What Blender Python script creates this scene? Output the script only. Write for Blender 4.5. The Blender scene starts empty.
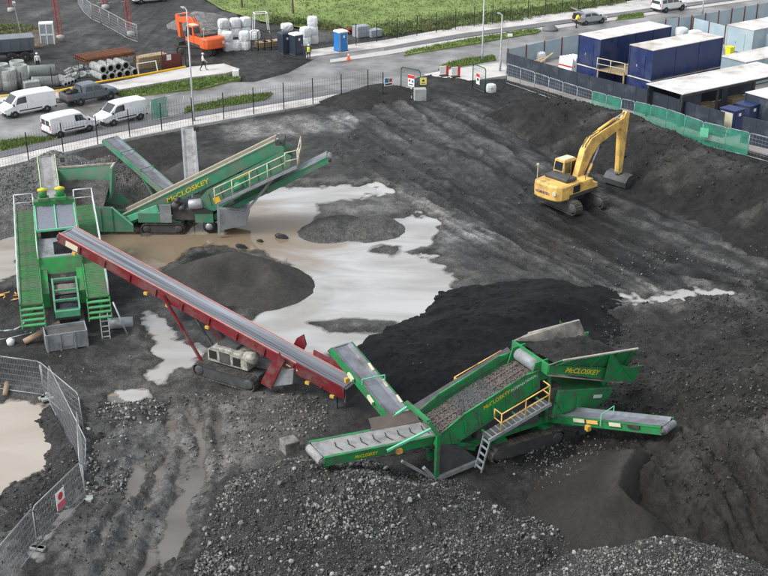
import bpy, bmesh, math, random
import numpy as np
from mathutils import Vector, Matrix

random.seed(7)
rng = np.random.default_rng(11)
scene = bpy.context.scene
COL = scene.collection
R = math.radians

# ------------------------------------------------------------------ camera, sky, sun, exposure
CAM_H, PITCH, FOC = 29.8, R(24.1), 1211.0        # drone height (m), tilt below the horizon, focal length in photo pixels
cam_d = bpy.data.cameras.new('camera')
cam = bpy.data.objects.new('camera', cam_d); COL.objects.link(cam)
cam.location = (0, 0, CAM_H); cam.rotation_euler = (math.pi/2 - PITCH, 0, 0)
cam_d.sensor_width = 36; cam_d.lens = FOC/768*36; cam_d.clip_start = 0.5; cam_d.clip_end = 3000
scene.camera = cam

SUN_EL, SUN_AZ = R(48), R(248)                   # azimuth clockwise from +Y; the light comes from the left, a little behind the camera
w = bpy.data.worlds.new('World'); scene.world = w; w.use_nodes = True
nt = w.node_tree; bg = nt.nodes['Background']
sky = nt.nodes.new('ShaderNodeTexSky'); sky.sky_type = 'NISHITA'; sky.sun_disc = False
sky.sun_elevation = SUN_EL; sky.sun_rotation = SUN_AZ
sky.air_density = 1.3; sky.dust_density = 2.0; sky.ozone_density = 1.0
hsv = nt.nodes.new('ShaderNodeHueSaturation'); hsv.inputs['Saturation'].default_value = 0.22
nt.links.new(sky.outputs[0], hsv.inputs['Color']); nt.links.new(hsv.outputs[0], bg.inputs['Color'])
bg.inputs['Strength'].default_value = 0.15
sl = bpy.data.lights.new('sun', 'SUN'); sl.energy = 1.5; sl.angle = R(16); sl.color = (1, 0.985, 0.96)
sun = bpy.data.objects.new('sun', sl); COL.objects.link(sun)
sd = Vector((math.sin(SUN_AZ)*math.cos(SUN_EL), math.cos(SUN_AZ)*math.cos(SUN_EL), math.sin(SUN_EL)))
sun.rotation_euler = sd.to_track_quat('Z', 'Y').to_euler(); sun.location = sd*200
vs = scene.view_settings; vs.view_transform = 'Standard'; vs.look = 'None'; vs.gamma = 1; vs.use_curve_mapping = False
vs.exposure = 0.6

# ------------------------------------------------------------------ helpers
def at(u, v, z=0.0):
    """world point seen at photo pixel (u, v) at height z"""
    a = (u-384)/FOC; b = (288-v)/FOC
    t = (CAM_H-z)/(math.sin(PITCH)-b*math.cos(PITCH))
    return Vector((a*t, t*(math.cos(PITCH)+b*math.sin(PITCH)), z))
def V(*a): return Vector(a)
def S(r, g, b):
    f = lambda c: (c/255/12.92 if c/255 <= .04045 else ((c/255+.055)/1.055)**2.4)
    return (f(r), f(g), f(b))

class MB:
    def __init__(s): s.v = []; s.f = []
    def add(s, vs, fs):
        o = len(s.v); s.v += [tuple(v) for v in vs]; s.f += [tuple(i+o for i in f) for f in fs]; return s
    def hexa(s, p):   # 8 corners: 4 bottom, 4 top
        return s.add(p, [(3,2,1,0),(4,5,6,7),(0,1,5,4),(1,2,6,5),(2,3,7,6),(3,0,4,7)])
    def bx(s, x0, x1, y0, y1, z0, z1):
        return s.hexa([(x0,y0,z0),(x1,y0,z0),(x1,y1,z0),(x0,y1,z0),(x0,y0,z1),(x1,y0,z1),(x1,y1,z1),(x0,y1,z1)])
    def box(s, c, d, rz=0, M=None):
        M = M or Matrix.Rotation(rz, 3, 'Z'); c = Vector(c); q = []
        for z in (-1, 1):
            for x, y in ((-1,-1),(1,-1),(1,1),(-1,1)): q.append(c + M @ Vector((x*d[0]/2, y*d[1]/2, z*d[2]/2)))
        return s.hexa(q)
    def beam(s, p, q, w, h=None, up=(0,0,1)):
        p, q = Vector(p), Vector(q); h = h or w; d = (q-p).normalized(); up = Vector(up)
        if abs(d.dot(up)) > .98: up = Vector((1,0,0))
        a = d.cross(up).normalized(); b = a.cross(d).normalized(); r = []
        for e in (p, q):
            for i, j in ((-1,-1),(1,-1),(1,1),(-1,1)): r.append(e + a*i*w/2 + b*j*h/2)
        return s.add(r, [(0,1,2,3),(7,6,5,4),(0,4,5,1),(1,5,6,2),(2,6,7,3),(3,7,4,0)])
    def tube(s, p, q, r, n=8, r2=None, cap=True):
        p, q = Vector(p), Vector(q); r2 = r if r2 is None else r2; d = (q-p).normalized()
        a = d.orthogonal().normalized(); b = d.cross(a); vs = []
        for e, rr in ((p, r), (q, r2)):
            for k in range(n): t = 2*math.pi*k/n; vs.append(e + (a*math.cos(t)+b*math.sin(t))*rr)
        fs = [(k, (k+1) % n, n+(k+1) % n, n+k) for k in range(n)]
        if cap: fs += [tuple(range(n-1, -1, -1)), tuple(range(n, 2*n))]
        return s.add(vs, fs)
    def path(s, pts, r, n=6):
        for a, b in zip(pts[:-1], pts[1:]): s.tube(a, b, r, n)
        return s
    def prism(s, poly, vec):
        n = len(poly); vec = Vector(vec); P = [Vector(p) for p in poly]
        return s.add(P + [p+vec for p in P], [tuple(range(n-1,-1,-1)), tuple(range(n, 2*n))] + [(k, (k+1) % n, n+(k+1) % n, n+k) for k in range(n)])
    def loft(s, rings, cap=True):
        n = len(rings[0]); vs = [p for r in rings for p in r]; fs = []
        for i in range(len(rings)-1):
            for k in range(n): fs.append((i*n+k, i*n+(k+1) % n, (i+1)*n+(k+1) % n, (i+1)*n+k))
        if cap: fs += [tuple(range(n-1,-1,-1)), tuple(range((len(rings)-1)*n, len(rings)*n))]
        return s.add(vs, fs)
    def lathe(s, p, axis, prof, n=12, cap=True):
        """prof: (distance along axis, radius)"""
        p = Vector(p); d = Vector(axis).normalized(); a = d.orthogonal().normalized(); b = d.cross(a)
        return s.loft([[p+d*h+(a*math.cos(2*math.pi*k/n)+b*math.sin(2*math.pi*k/n))*max(r, .001) for k in range(n)] for h, r in prof], cap)
    def mesh(s, name, mat=None, smooth=False):
        me = bpy.data.meshes.new(name); me.from_pydata([tuple(v) for v in s.v], [], s.f)
        bm = bmesh.new(); bm.from_mesh(me); bmesh.ops.recalc_face_normals(bm, faces=bm.faces); bm.to_mesh(me); bm.free()
        if mat: me.materials.append(mat)
        if smooth: me.shade_smooth()
        return me
    def build(s, name, mat, parent=None, smooth=False, bevel=0):
        return obj(name, s.mesh(name, mat, smooth), parent, bevel)

def obj(name, me, parent=None, bevel=0):
    o = bpy.data.objects.new(name, me); COL.objects.link(o)
    if parent: o.parent = parent
    if bevel:
        m = o.modifiers.new('bevel', 'BEVEL'); m.width = bevel; m.segments = 2; m.limit_method = 'ANGLE'; m.angle_limit = R(40)
    return o
def tag(o, label=None, cat=None, group=None, kind=None):
    if label: o['label'] = label
    if cat: o['category'] = cat
    if group: o['group'] = group
    if kind: o['kind'] = kind
    return o
def thing(name, label, cat, loc=(0,0,0), rz=0, group=None):
    o = bpy.data.objects.new(name, None); COL.objects.link(o); o.location = loc; o.rotation_euler = (0,0,rz)
    o.empty_display_size = .3
    return tag(o, label, cat, group)
def copy_tree(o, parent=None):
    c = o.copy(); COL.objects.link(c); c.parent = parent
    for ch in list(o.children): copy_tree(ch, c)
    return c
def np_mesh(name, verts, faces, mat, smooth=True, attrs=None):
    """verts (n,3) and faces (m,3 or 4) as arrays; attrs: name -> per-vertex float array"""
    me = bpy.data.meshes.new(name); k = faces.shape[1]
    me.vertices.add(len(verts)); me.vertices.foreach_set('co', np.ascontiguousarray(verts, dtype=np.float32).ravel())
    me.loops.add(faces.size); me.loops.foreach_set('vertex_index', np.ascontiguousarray(faces, dtype=np.int32).ravel())
    me.polygons.add(len(faces)); me.polygons.foreach_set('loop_start', np.arange(0, faces.size, k, dtype=np.int32))
    me.update(calc_edges=True)
    for an, arr in (attrs or {}).items():
        a = me.attributes.new(an, 'FLOAT', 'POINT'); a.data.foreach_set('value', np.ascontiguousarray(arr, dtype=np.float32))
    if mat: me.materials.append(mat)
    if smooth: me.shade_smooth()
    return me
def text(name, body, mat, parent, origin, xdir, ydir, size, depth=.004, shear=0.0, stretch=1.0, bold=0.0):
    cu = bpy.data.curves.new(name, 'FONT'); cu.body = body; cu.size = size; cu.extrude = depth; cu.shear = shear; cu.align_x = 'CENTER'; cu.align_y = 'CENTER'
    cu.resolution_u = 3; cu.offset = bold
    t = bpy.data.objects.new('tmp', cu); COL.objects.link(t)
    dg = bpy.context.evaluated_depsgraph_get(); me = bpy.data.meshes.new_from_object(t.evaluated_get(dg))
    bpy.data.objects.remove(t)
    x = Vector(xdir).normalized(); y = Vector(ydir); y = (y - x*y.dot(x)).normalized(); z = x.cross(y)
    M = Matrix((x*stretch, y, z)).transposed().to_4x4(); M.translation = Vector(origin); me.transform(M)
    me.materials.clear(); me.materials.append(mat); me.name = name
    return obj(name, me, parent)

# ------------------------------------------------------------------ numpy noise
_T = rng.random((256, 256))
def vnoise(x, y, seed=0):
    x = np.asarray(x)+seed*37.17; y = np.asarray(y)+seed*91.3
    xi = np.floor(x).astype(int); yi = np.floor(y).astype(int); fx = x-xi; fy = y-yi
    fx = fx*fx*(3-2*fx); fy = fy*fy*(3-2*fy); a = xi & 255; b = yi & 255; a1 = (a+1) & 255; b1 = (b+1) & 255
    return (_T[a,b]*(1-fx)+_T[a1,b]*fx)*(1-fy)+(_T[a,b1]*(1-fx)+_T[a1,b1]*fx)*fy
def fbm(x, y, oct=4, seed=0):
    s = 0; am = .5; tot = 0
    for i in range(oct):
        s = s+am*vnoise(x*2**i, y*2**i, seed+i*3); tot += am; am *= .5
    return s/tot*2-1
def sstep(a, b, x):
    t = np.clip((x-a)/(b-a), 0, 1); return t*t*(3-2*t)
def seg_dist(x, y, P):
    """distance to a polyline and the fractional position along it"""
    best = np.full(np.shape(x), 1e9); par = np.zeros(np.shape(x)); L = 0
    lens = [math.hypot(b[0]-a[0], b[1]-a[1]) for a, b in zip(P[:-1], P[1:])]; tot = sum(lens)
    for (a, b), ln in zip(zip(P[:-1], P[1:]), lens):
        dx, dy = b[0]-a[0], b[1]-a[1]; t = np.clip(((x-a[0])*dx+(y-a[1])*dy)/(ln*ln), 0, 1)
        d = np.hypot(x-a[0]-t*dx, y-a[1]-t*dy); m = d < best; best = np.where(m, d, best); par = np.where(m, (L+t*ln)/tot, par); L += ln
    return best, par
def poly_sd(x, y, P):
    d, _ = seg_dist(x, y, list(P)+[P[0]]); ins = np.zeros(np.shape(x), bool); n = len(P)
    for i in range(n):
        (x0, y0), (x1, y1) = P[i][:2], P[(i+1) % n][:2]
        c = ((y0 > y) != (y1 > y)) & (x < (x1-x0)*(y-y0)/((y1-y0) or 1e-9)+x0); ins ^= c
    return np.where(ins, -d, d)
ORD = ['first','second','third','fourth','fifth','sixth','seventh','eighth','ninth']
def gp(*pix): return [tuple(at(u, v))[:2] for u, v in pix]      # photo pixels on the ground -> (x, y)

# ------------------------------------------------------------------ materials
def new_mat(name):
    m = bpy.data.materials.new(name); m.use_nodes = True; return m, m.node_tree, m.node_tree.nodes['Principled BSDF']
def mat(name, col, rough=.5, metal=0, var=.12, scale=3.0, dirt=None, damt=.4, dscale=1.2, bump=0, bscale=40, spec=None, drough=.8, uvar=None):
    """base colour with soft variation, optional patches of dirt and a fine bump; all from object-space noise"""
    m, t, b = new_mat(name); N = t.nodes.new; L = t.links.new
    tc = N('ShaderNodeNewGeometry').outputs['Position']
    n1 = N('ShaderNodeTexNoise'); n1.inputs['Scale'].default_value = scale; n1.inputs['Detail'].default_value = 5; L(tc, n1.inputs['Vector'])
    mp = N('ShaderNodeMapRange'); mp.inputs[1].default_value = .3; mp.inputs[2].default_value = .7; mp.inputs[3].default_value = 1-var; mp.inputs[4].default_value = 1+var
    L(n1.outputs['Fac'], mp.inputs[0])
    mul = N('ShaderNodeVectorMath'); mul.operation = 'SCALE'; mul.inputs[0].default_value = col; L(mp.outputs[0], mul.inputs['Scale'])
    out = mul.outputs[0]; b.inputs['Roughness'].default_value = rough; b.inputs['Metallic'].default_value = metal
    if dirt:
        n2 = N('ShaderNodeTexNoise'); n2.inputs['Scale'].default_value = dscale; n2.inputs['Detail'].default_value = 8; n2.inputs['Roughness'].default_value = .68; L(tc, n2.inputs['Vector'])
        m2 = N('ShaderNodeMapRange'); m2.inputs[1].default_value = .62-.35*damt; m2.inputs[2].default_value = .80-.25*damt; L(n2.outputs['Fac'], m2.inputs[0])
        mx = N('ShaderNodeMix'); mx.data_type = 'RGBA'; L(m2.outputs[0], mx.inputs['Factor']); L(out, mx.inputs['A']); mx.inputs['B'].default_value = (*dirt, 1); out = mx.outputs['Result']
        mr = N('ShaderNodeMapRange'); mr.inputs[3].default_value = rough; mr.inputs[4].default_value = drough; L(m2.outputs[0], mr.inputs[0]); L(mr.outputs[0], b.inputs['Roughness'])
    L(out, b.inputs['Base Color'])
    if bump:
        n3 = N('ShaderNodeTexNoise'); n3.inputs['Scale'].default_value = bscale; n3.inputs['Detail'].default_value = 4; L(tc, n3.inputs['Vector'])
        bp = N('ShaderNodeBump'); bp.inputs['Distance'].default_value = bump; bp.inputs['Strength'].default_value = 1; L(n3.outputs['Fac'], bp.inputs['Height']); L(bp.outputs[0], b.inputs['Normal'])
    if spec is not None: b.inputs['Specular IOR Level'].default_value = spec
    return m
def earth_mat(name, rough=.85, lo=.75, hi=1.3, scale=5.0, bump=.03, bscale=18, tint=(1, 1, 1), big=.45, spec=.3):
    """earth: the per-vertex attributes tone (reflectance of the material there), warm (brown share) and wet steer it; noise adds grain"""
    m, t, b = new_mat(name); N = t.nodes.new; L = t.links.new
    pos = N('ShaderNodeNewGeometry').outputs['Position']
    ta = N('ShaderNodeAttribute'); ta.attribute_name = 'tone'; wa = N('ShaderNodeAttribute'); wa.attribute_name = 'warm'; we = N('ShaderNodeAttribute'); we.attribute_name = 'wet'
    n1 = N('ShaderNodeTexNoise'); n1.inputs['Scale'].default_value = scale; n1.inputs['Detail'].default_value = 9; n1.inputs['Roughness'].default_value = .72; L(pos, n1.inputs['Vector'])
    mp = N('ShaderNodeMapRange'); mp.inputs[1].default_value = .3; mp.inputs[2].default_value = .72; mp.inputs[3].default_value = lo; mp.inputs[4].default_value = hi; L(n1.outputs['Fac'], mp.inputs[0])
    nb = N('ShaderNodeTexNoise'); nb.inputs['Scale'].default_value = scale*.17; nb.inputs['Detail'].default_value = 10; nb.inputs['Roughness'].default_value = .75; nb.inputs['Distortion'].default_value = .5; L(pos, nb.inputs['Vector'])
    mb2 = N('ShaderNodeMapRange'); mb2.inputs[1].default_value = .36; mb2.inputs[2].default_value = .64; mb2.inputs[3].default_value = 1-big; mb2.inputs[4].default_value = 1+big; L(nb.outputs['Fac'], mb2.inputs[0])
    m0 = N('ShaderNodeMath'); m0.operation = 'MULTIPLY'; L(mp.outputs[0], m0.inputs[0]); L(mb2.outputs[0], m0.inputs[1])
    mu = N('ShaderNodeMath'); mu.operation = 'MULTIPLY'; L(ta.outputs['Fac'], mu.inputs[0]); L(m0.outputs[0], mu.inputs[1])
    mx = N('ShaderNodeMix'); mx.data_type = 'RGBA'; mx.inputs['A'].default_value = (*tint, 1); mx.inputs['B'].default_value = (1.10, .97, .80, 1); L(wa.outputs['Fac'], mx.inputs['Factor'])
    sc = N('ShaderNodeVectorMath'); sc.operation = 'SCALE'; L(mx.outputs['Result'], sc.inputs[0]); L(mu.outputs[0], sc.inputs['Scale']); L(sc.outputs[0], b.inputs['Base Color'])
    n2 = N('ShaderNodeTexNoise'); n2.inputs['Scale'].default_value = .9; n2.inputs['Detail'].default_value = 6; L(pos, n2.inputs['Vector'])
    ad = N('ShaderNodeMath'); ad.operation = 'MULTIPLY_ADD'; ad.inputs[1].default_value = .9; L(n2.outputs['Fac'], ad.inputs[0]); L(we.outputs['Fac'], ad.inputs[2])
    mr = N('ShaderNodeMapRange'); mr.inputs[1].default_value = .5; mr.inputs[2].default_value = 1.3; mr.inputs[3].default_value = rough; mr.inputs[4].default_value = .22; L(ad.outputs[0], mr.inputs[0]); L(mr.outputs[0], b.inputs['Roughness'])
    n3 = N('ShaderNodeTexNoise'); n3.inputs['Scale'].default_value = bscale; n3.inputs['Detail'].default_value = 7; n3.inputs['Roughness'].default_value = .7; L(pos, n3.inputs['Vector'])
    n4 = N('ShaderNodeTexVoronoi'); n4.inputs['Scale'].default_value = bscale*.55; n4.inputs['Randomness'].default_value = 1; L(pos, n4.inputs['Vector'])
    bp0 = N('ShaderNodeBump'); bp0.inputs['Distance'].default_value = -bump*1.2; bp0.inputs['Strength'].default_value = .8; L(n4.outputs['Distance'], bp0.inputs['Height'])
    bp = N('ShaderNodeBump'); bp.inputs['Distance'].default_value = bump*1.8; L(n3.outputs['Fac'], bp.inputs['Height']); L(bp0.outputs[0], bp.inputs['Normal']); L(bp.outputs[0], b.inputs['Normal'])
    b.inputs['Specular IOR Level'].default_value = spec
    return m

MUD = S(92, 88, 82)
M = dict(
  earth=earth_mat('earth', .8, .5, 1.6, 5, .05, 14), fine=earth_mat('fine_sand', .92, .7, 1.35, 22, .014, 34, big=.2, spec=.2), coal=earth_mat('black_fines', .65, .5, 1.8, 14, .04, 22, (.85, .96, 1.2), spec=.12),
  gravel=earth_mat('gravel', .85, .35, 1.9, 12, .07, 14),
  asphalt=mat('asphalt', S(146,146,147), .45, var=.22, scale=.5, dirt=S(86,82,78), damt=.66, dscale=.18, drough=.35, bump=.004, bscale=30),
  strip=mat('cycle_path_asphalt', S(104,104,108), .7, var=.12, scale=.8, dirt=S(130,127,122), damt=.3, dscale=.3),
  path=mat('footpath_concrete', S(196,194,191), .8, var=.1, scale=.6, dirt=S(140,135,128), damt=.4, dscale=.25),
  kerb=mat('kerb_concrete', S(182,180,176), .8, var=.1),
  grass=mat('grass', S(106,124,66), .9, var=.35, scale=.35, dirt=S(132,148,84), damt=.5, dscale=.12, bump=.06, bscale=3),
  blade=mat('grass_blade', S(102,122,64), .9, var=.25, scale=.5), scrub=mat('scrub_leaf', S(92,110,62), .85, var=.45, scale=.4, dirt=S(112,104,74), damt=.4, dscale=.5),
  green=mat('green_paint', S(18,134,70), .45, var=.18, scale=1.5, dirt=S(74,82,75), damt=.56, dscale=2.8),
  green_c=mat('bright_green_paint', S(30,144,68), .48, var=.16, scale=1.5, dirt=S(90,96,82), damt=.58, dscale=2.0),
  green_d=mat('dusty_green_paint', S(56,138,102), .6, var=.16, scale=1.2, dirt=S(116,122,112), damt=.6, dscale=1.1),
  green_light=mat('pale_green_paint', S(110,196,158), .45, var=.1, dirt=S(120,122,110), damt=.25),
  grate=mat('green_grating', S(56,116,66), .65, var=.22, scale=4, dirt=S(96,100,84), damt=.6, dscale=.8),
  red=mat('dark_red_paint', S(112,28,38), .5, var=.16, scale=1.2, dirt=S(102,84,78), damt=.46, dscale=1.4),
  red_pale=mat('worn_red_edge', S(190,132,126), .6, var=.15, scale=3),
  belt=mat('belt_rubber', S(118,122,130), .55, var=.2, scale=2, dirt=S(92,90,90), damt=.5, dscale=1.2),
  belt_light=mat('clean_belt_rubber', S(148,148,148), .55, var=.14, scale=2, dirt=S(104,102,98), damt=.5, dscale=1.5),
  rubber=mat('black_rubber', S(42,42,44), .7, var=.2, dirt=MUD, damt=.25, dscale=3),
  track=mat('muddy_track', S(66,64,62), .7, var=.25, scale=4, dirt=S(104,100,94), damt=.45, dscale=2.5),
  steel=mat('galvanised_steel', S(168,172,176), .45, .35, var=.12, scale=4, dirt=S(120,116,110), damt=.25),
  grey=mat('grey_paint', S(140,146,150), .5, var=.12, scale=2, dirt=S(104,100,94), damt=.35),
  dgrey=mat('dark_grey_steel', S(74,76,78), .55, .2, var=.2, dirt=S(98,94,88), damt=.4, dscale=1.8),
  worn=mat('worn_bare_steel', S(176,170,160), .5, .2, var=.15, scale=1.5, dirt=S(110,104,96), damt=.4),
  yellow=mat('yellow_rail_paint', S(226,178,96), .5, var=.1, dirt=S(150,128,96), damt=.35),
  cream=mat('cream_rail_paint', S(208,204,176), .5, var=.1),
  letter=mat('yellow_lettering', S(206,192,44), .5, var=.06), letter_w=mat('white_lettering', S(196,214,200), .5, var=.06),
  letter_b=mat('blue_violet_lettering', S(104,84,128), .5, var=.05),
  exc=mat('excavator_yellow', S(234,192,106), .42, var=.12, scale=1.5, dirt=S(150,122,80), damt=.48, dscale=1.3),
  orange=mat('orange_paint', S(232,104,58), .42, var=.08, dirt=S(150,104,80), damt=.2),
  white=mat('white_paint', S(228,230,232), .3, var=.04, dirt=S(190,187,180), damt=.2, dscale=1.2),
  white_roof=mat('white_roof_sheet', S(214,214,213), .6, var=.06, scale=.6, dirt=S(168,152,136), damt=.42, dscale=.45),
  silver=mat('silver_paint', S(176,180,182), .3, .4, var=.04), slate=mat('slate_grey_paint', S(112,119,128), .32, .4, var=.05, dirt=S(120,116,110), damt=.2),
  glass=mat('dark_glass', S(40,48,54), .06, var=.1, spec=.8), trim=mat('black_plastic', S(34,34,36), .55, var=.1),
  lampw=mat('clear_lamp', S(220,222,224), .15, var=.02), lampr=mat('red_lamp', S(170,28,24), .25, var=.05),
  navy=mat('navy_steel', S(34,50,98), .45, var=.14, scale=1.2, dirt=S(60,68,94), damt=.45, dscale=.6),
  hoard=mat('navy_hoarding', S(46,54,65), .6, var=.08, scale=1, dirt=S(78,86,96), damt=.35, dscale=.8),
  panel=mat('pale_blue_panel', S(158,178,188), .6, var=.08, scale=1, dirt=S(176,182,184), damt=.4, dscale=.5), rust=mat('rust', S(112,68,46), .85, var=.3, scale=3, dirt=S(86,54,38), damt=.5, dscale=2, bump=.01),
  timber=mat('timber', S(170,150,118), .8, var=.2, scale=3, dirt=S(120,104,84), damt=.3), concrete=mat('precast_concrete', S(160,165,163), .8, var=.1, scale=1.5, dirt=S(128,130,124), damt=.35, dscale=1.2),
  bag=mat('white_woven_bag', S(216,220,222), .8, var=.08, scale=2, dirt=S(180,180,172), damt=.3, bump=.02, bscale=6),
  tblue=mat('blue_plastic', S(40,120,190), .4, var=.05), tdark=mat('charcoal_blue_plastic', S(52,60,76), .45, var=.08), tgrey=mat('grey_plastic', S(150,158,164), .5, var=.08),
  old_concrete=mat('muddy_concrete', S(128,126,122), .85, var=.2, scale=3, dirt=S(70,68,65), damt=.55, dscale=2.5, bump=.02, bscale=12), rail=mat('pale_rail_paint', S(206,212,214), .5, var=.08), tread=mat('worn_green_tread', S(84,170,108), .55, var=.15, dirt=S(110,120,100), damt=.4), dull_green=mat('dull_pale_green', S(88,158,122), .5, var=.14, dirt=S(104,110,98), damt=.45), flap=mat('dirty_grey_flap', S(150,144,136), .6, var=.18, scale=1.5, dirt=S(84,80,74), damt=.6, dscale=1.3), ydirty=mat('dirty_yellow', S(214,170,70), .6, var=.15, dirt=S(140,118,80), damt=.4, dscale=3), engine=mat('dirty_white_paint', S(166,164,154), .55, var=.14, scale=2, dirt=S(92,88,80), damt=.5, dscale=5.0), net=None, hivis=mat('hivis_yellow', S(206,214,60), .8, var=.1), dark_cloth=mat('dark_cloth', S(38,40,48), .9, var=.15), skin=mat('skin', S(196,150,124), .6, var=.05), white_cloth=mat('white_cloth', S(222,222,218), .85, var=.06),
  cone=mat('cone_orange', S(226,96,52), .5, var=.05), redsign=mat('sign_red', S(206,58,54), .5, var=.04), signw=mat('sign_white', S(232,232,230), .5, var=.02), pink=mat('sign_pink_red', S(214,96,116), .5, var=.03), signy=mat('sign_yellow', S(232,218,120), .5, var=.03),
  blackpost=mat('black_post', S(34,38,40), .5, var=.1), redmesh=mat('dark_red_mesh', S(112,58,54), .8, var=.3, scale=5), redpost=mat('red_post', S(170,54,46), .6, var=.15, dirt=S(110,70,60), damt=.3), greengate=mat('dark_green_wire', S(30,72,60), .5, var=.1),
  bluehose=mat('grey_hose', S(150,158,162), .6, var=.1), feed=mat('stained_belt', S(104,94,88), .7, var=.2, scale=2), pipe_clay=mat('weathered_pipe', S(150,128,108), .7, var=.15), ybright=mat('bright_yellow_plastic', S(222,226,40), .5, var=.05),
  ybox=mat('yellow_paint', S(236,186,40), .5, var=.08), screen=mat('screen_mesh', S(120,124,134), .6, var=.15, scale=6, bump=.01, bscale=60), soil=mat('brown_soil', S(96,88,76), .9, var=.3, scale=2, bump=.03, bscale=12),
)
def net_mat():
    m, t, b = new_mat('green_debris_net'); N = t.nodes.new; L = t.links.new
    b.inputs['Base Color'].default_value = (*S(58,150,124), 1); b.inputs['Roughness'].default_value = .8
    tr = N('ShaderNodeBsdfTransparent'); mx = N('ShaderNodeMixShader'); o = t.nodes['Material Output']
    n = N('ShaderNodeTexNoise'); n.inputs['Scale'].default_value = 1.1; L(N('ShaderNodeNewGeometry').outputs['Position'], n.inputs['Vector'])
    mp = N('ShaderNodeMapRange'); mp.inputs[1].default_value = .3; mp.inputs[2].default_value = .7; mp.inputs[3].default_value = .35; mp.inputs[4].default_value = .8; L(n.outputs['Fac'], mp.inputs[0])
    L(mp.outputs[0], mx.inputs[0]); L(tr.outputs[0], mx.inputs[1]); L(b.outputs[0], mx.inputs[2]); L(mx.outputs[0], o.inputs['Surface']); return m
M['net'] = net_mat()
def streak_mat(name, ang, c1, c2):
    """belt with wear lines running along its length"""
    m, t, b = new_mat(name); N = t.nodes.new; L = t.links.new; mp = N('ShaderNodeMapping'); mp.inputs['Rotation'].default_value = (0, 0, -ang); L(N('ShaderNodeNewGeometry').outputs['Position'], mp.inputs['Vector'])
    sc = N('ShaderNodeVectorMath'); sc.operation = 'MULTIPLY'; sc.inputs[1].default_value = (.12, 5.5, .3); L(mp.outputs[0], sc.inputs[0]); n = N('ShaderNodeTexNoise'); n.inputs['Scale'].default_value = 1; n.inputs['Detail'].default_value = 5; L(sc.outputs[0], n.inputs['Vector'])
    r = N('ShaderNodeMapRange'); r.inputs[1].default_value = .36; r.inputs[2].default_value = .64; L(n.outputs['Fac'], r.inputs[0]); x = N('ShaderNodeMix'); x.data_type = 'RGBA'; x.inputs['A'].default_value = (*c1, 1); x.inputs['B'].default_value = (*c2, 1); L(r.outputs[0], x.inputs['Factor']); L(x.outputs['Result'], b.inputs['Base Color']); b.inputs['Roughness'].default_value = .5; return m
M['belt_streak'] = streak_mat('worn_belt', R(-30), S(78,80,85), S(138,143,151))
def water_mat(name, col, col2, rough=.06, silt=None, centre=(0,0), reach=8.0):
    """silty standing water: opaque, colour drifting with the silt, thin ripples"""
    m, t, b = new_mat(name); N = t.nodes.new; L = t.links.new; pos = N('ShaderNodeNewGeometry').outputs['Position']
    st = N('ShaderNodeMapping'); st.inputs['Scale'].default_value = (.16, .4, 1); st.inputs['Rotation'].default_value = (0, 0, .3); L(pos, st.inputs['Vector'])
    n = N('ShaderNodeTexNoise'); n.inputs['Scale'].default_value = 1.0; n.inputs['Detail'].default_value = 7; n.inputs['Distortion'].default_value = .8; L(st.outputs[0], n.inputs['Vector'])
    mp = N('ShaderNodeMapRange'); mp.inputs[1].default_value = .36; mp.inputs[2].default_value = .64; L(n.outputs['Fac'], mp.inputs[0])
    mx = N('ShaderNodeMix'); mx.data_type = 'RGBA'; mx.inputs['A'].default_value = (*col, 1); mx.inputs['B'].default_value = (*col2, 1); L(mp.outputs[0], mx.inputs['Factor']); out = mx.outputs['Result']
    if silt:      # where the stirred up brown silt hangs in the water
        sx = N('ShaderNodeVectorMath'); sx.operation = 'SUBTRACT'; L(pos, sx.inputs[0]); sx.inputs[1].default_value = (*centre, 0); s2 = N('ShaderNodeVectorMath'); s2.operation = 'MULTIPLY'; L(sx.outputs[0], s2.inputs[0]); s2.inputs[1].default_value = (.62, 1, 0)
        ln = N('ShaderNodeVectorMath'); ln.operation = 'LENGTH'; L(s2.outputs[0], ln.inputs[0]); ns = N('ShaderNodeMath'); ns.operation = 'MULTIPLY_ADD'; L(n.outputs['Fac'], ns.inputs[0]); ns.inputs[1].default_value = -reach*.9; L(ln.outputs['Value'], ns.inputs[2])
        mr = N('ShaderNodeMapRange'); mr.inputs[1].default_value = reach*.1; mr.inputs[2].default_value = reach*.62; mr.inputs[3].default_value = 1; mr.inputs[4].default_value = 0; L(ns.outputs[0], mr.inputs[0])
        m3 = N('ShaderNodeMix'); m3.data_type = 'RGBA'; L(mr.outputs[0], m3.inputs['Factor']); L(out, m3.inputs['A']); m3.inputs['B'].default_value = (*silt, 1); out = m3.outputs['Result']
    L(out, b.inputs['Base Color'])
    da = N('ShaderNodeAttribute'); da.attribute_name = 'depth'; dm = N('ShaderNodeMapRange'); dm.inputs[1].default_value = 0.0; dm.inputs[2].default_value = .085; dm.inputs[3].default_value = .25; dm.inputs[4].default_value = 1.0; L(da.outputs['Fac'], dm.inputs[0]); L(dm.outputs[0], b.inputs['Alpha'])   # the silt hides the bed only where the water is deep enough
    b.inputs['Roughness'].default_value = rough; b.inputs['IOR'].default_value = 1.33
    n2 = N('ShaderNodeTexNoise'); n2.inputs['Scale'].default_value = 3; L(pos, n2.inputs['Vector'])
    bp = N('ShaderNodeBump'); bp.inputs['Distance'].default_value = .002; bp.inputs['Strength'].default_value = .4; L(n2.outputs['Fac'], bp.inputs['Height']); L(bp.outputs[0], b.inputs['Normal'])
    return m
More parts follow.
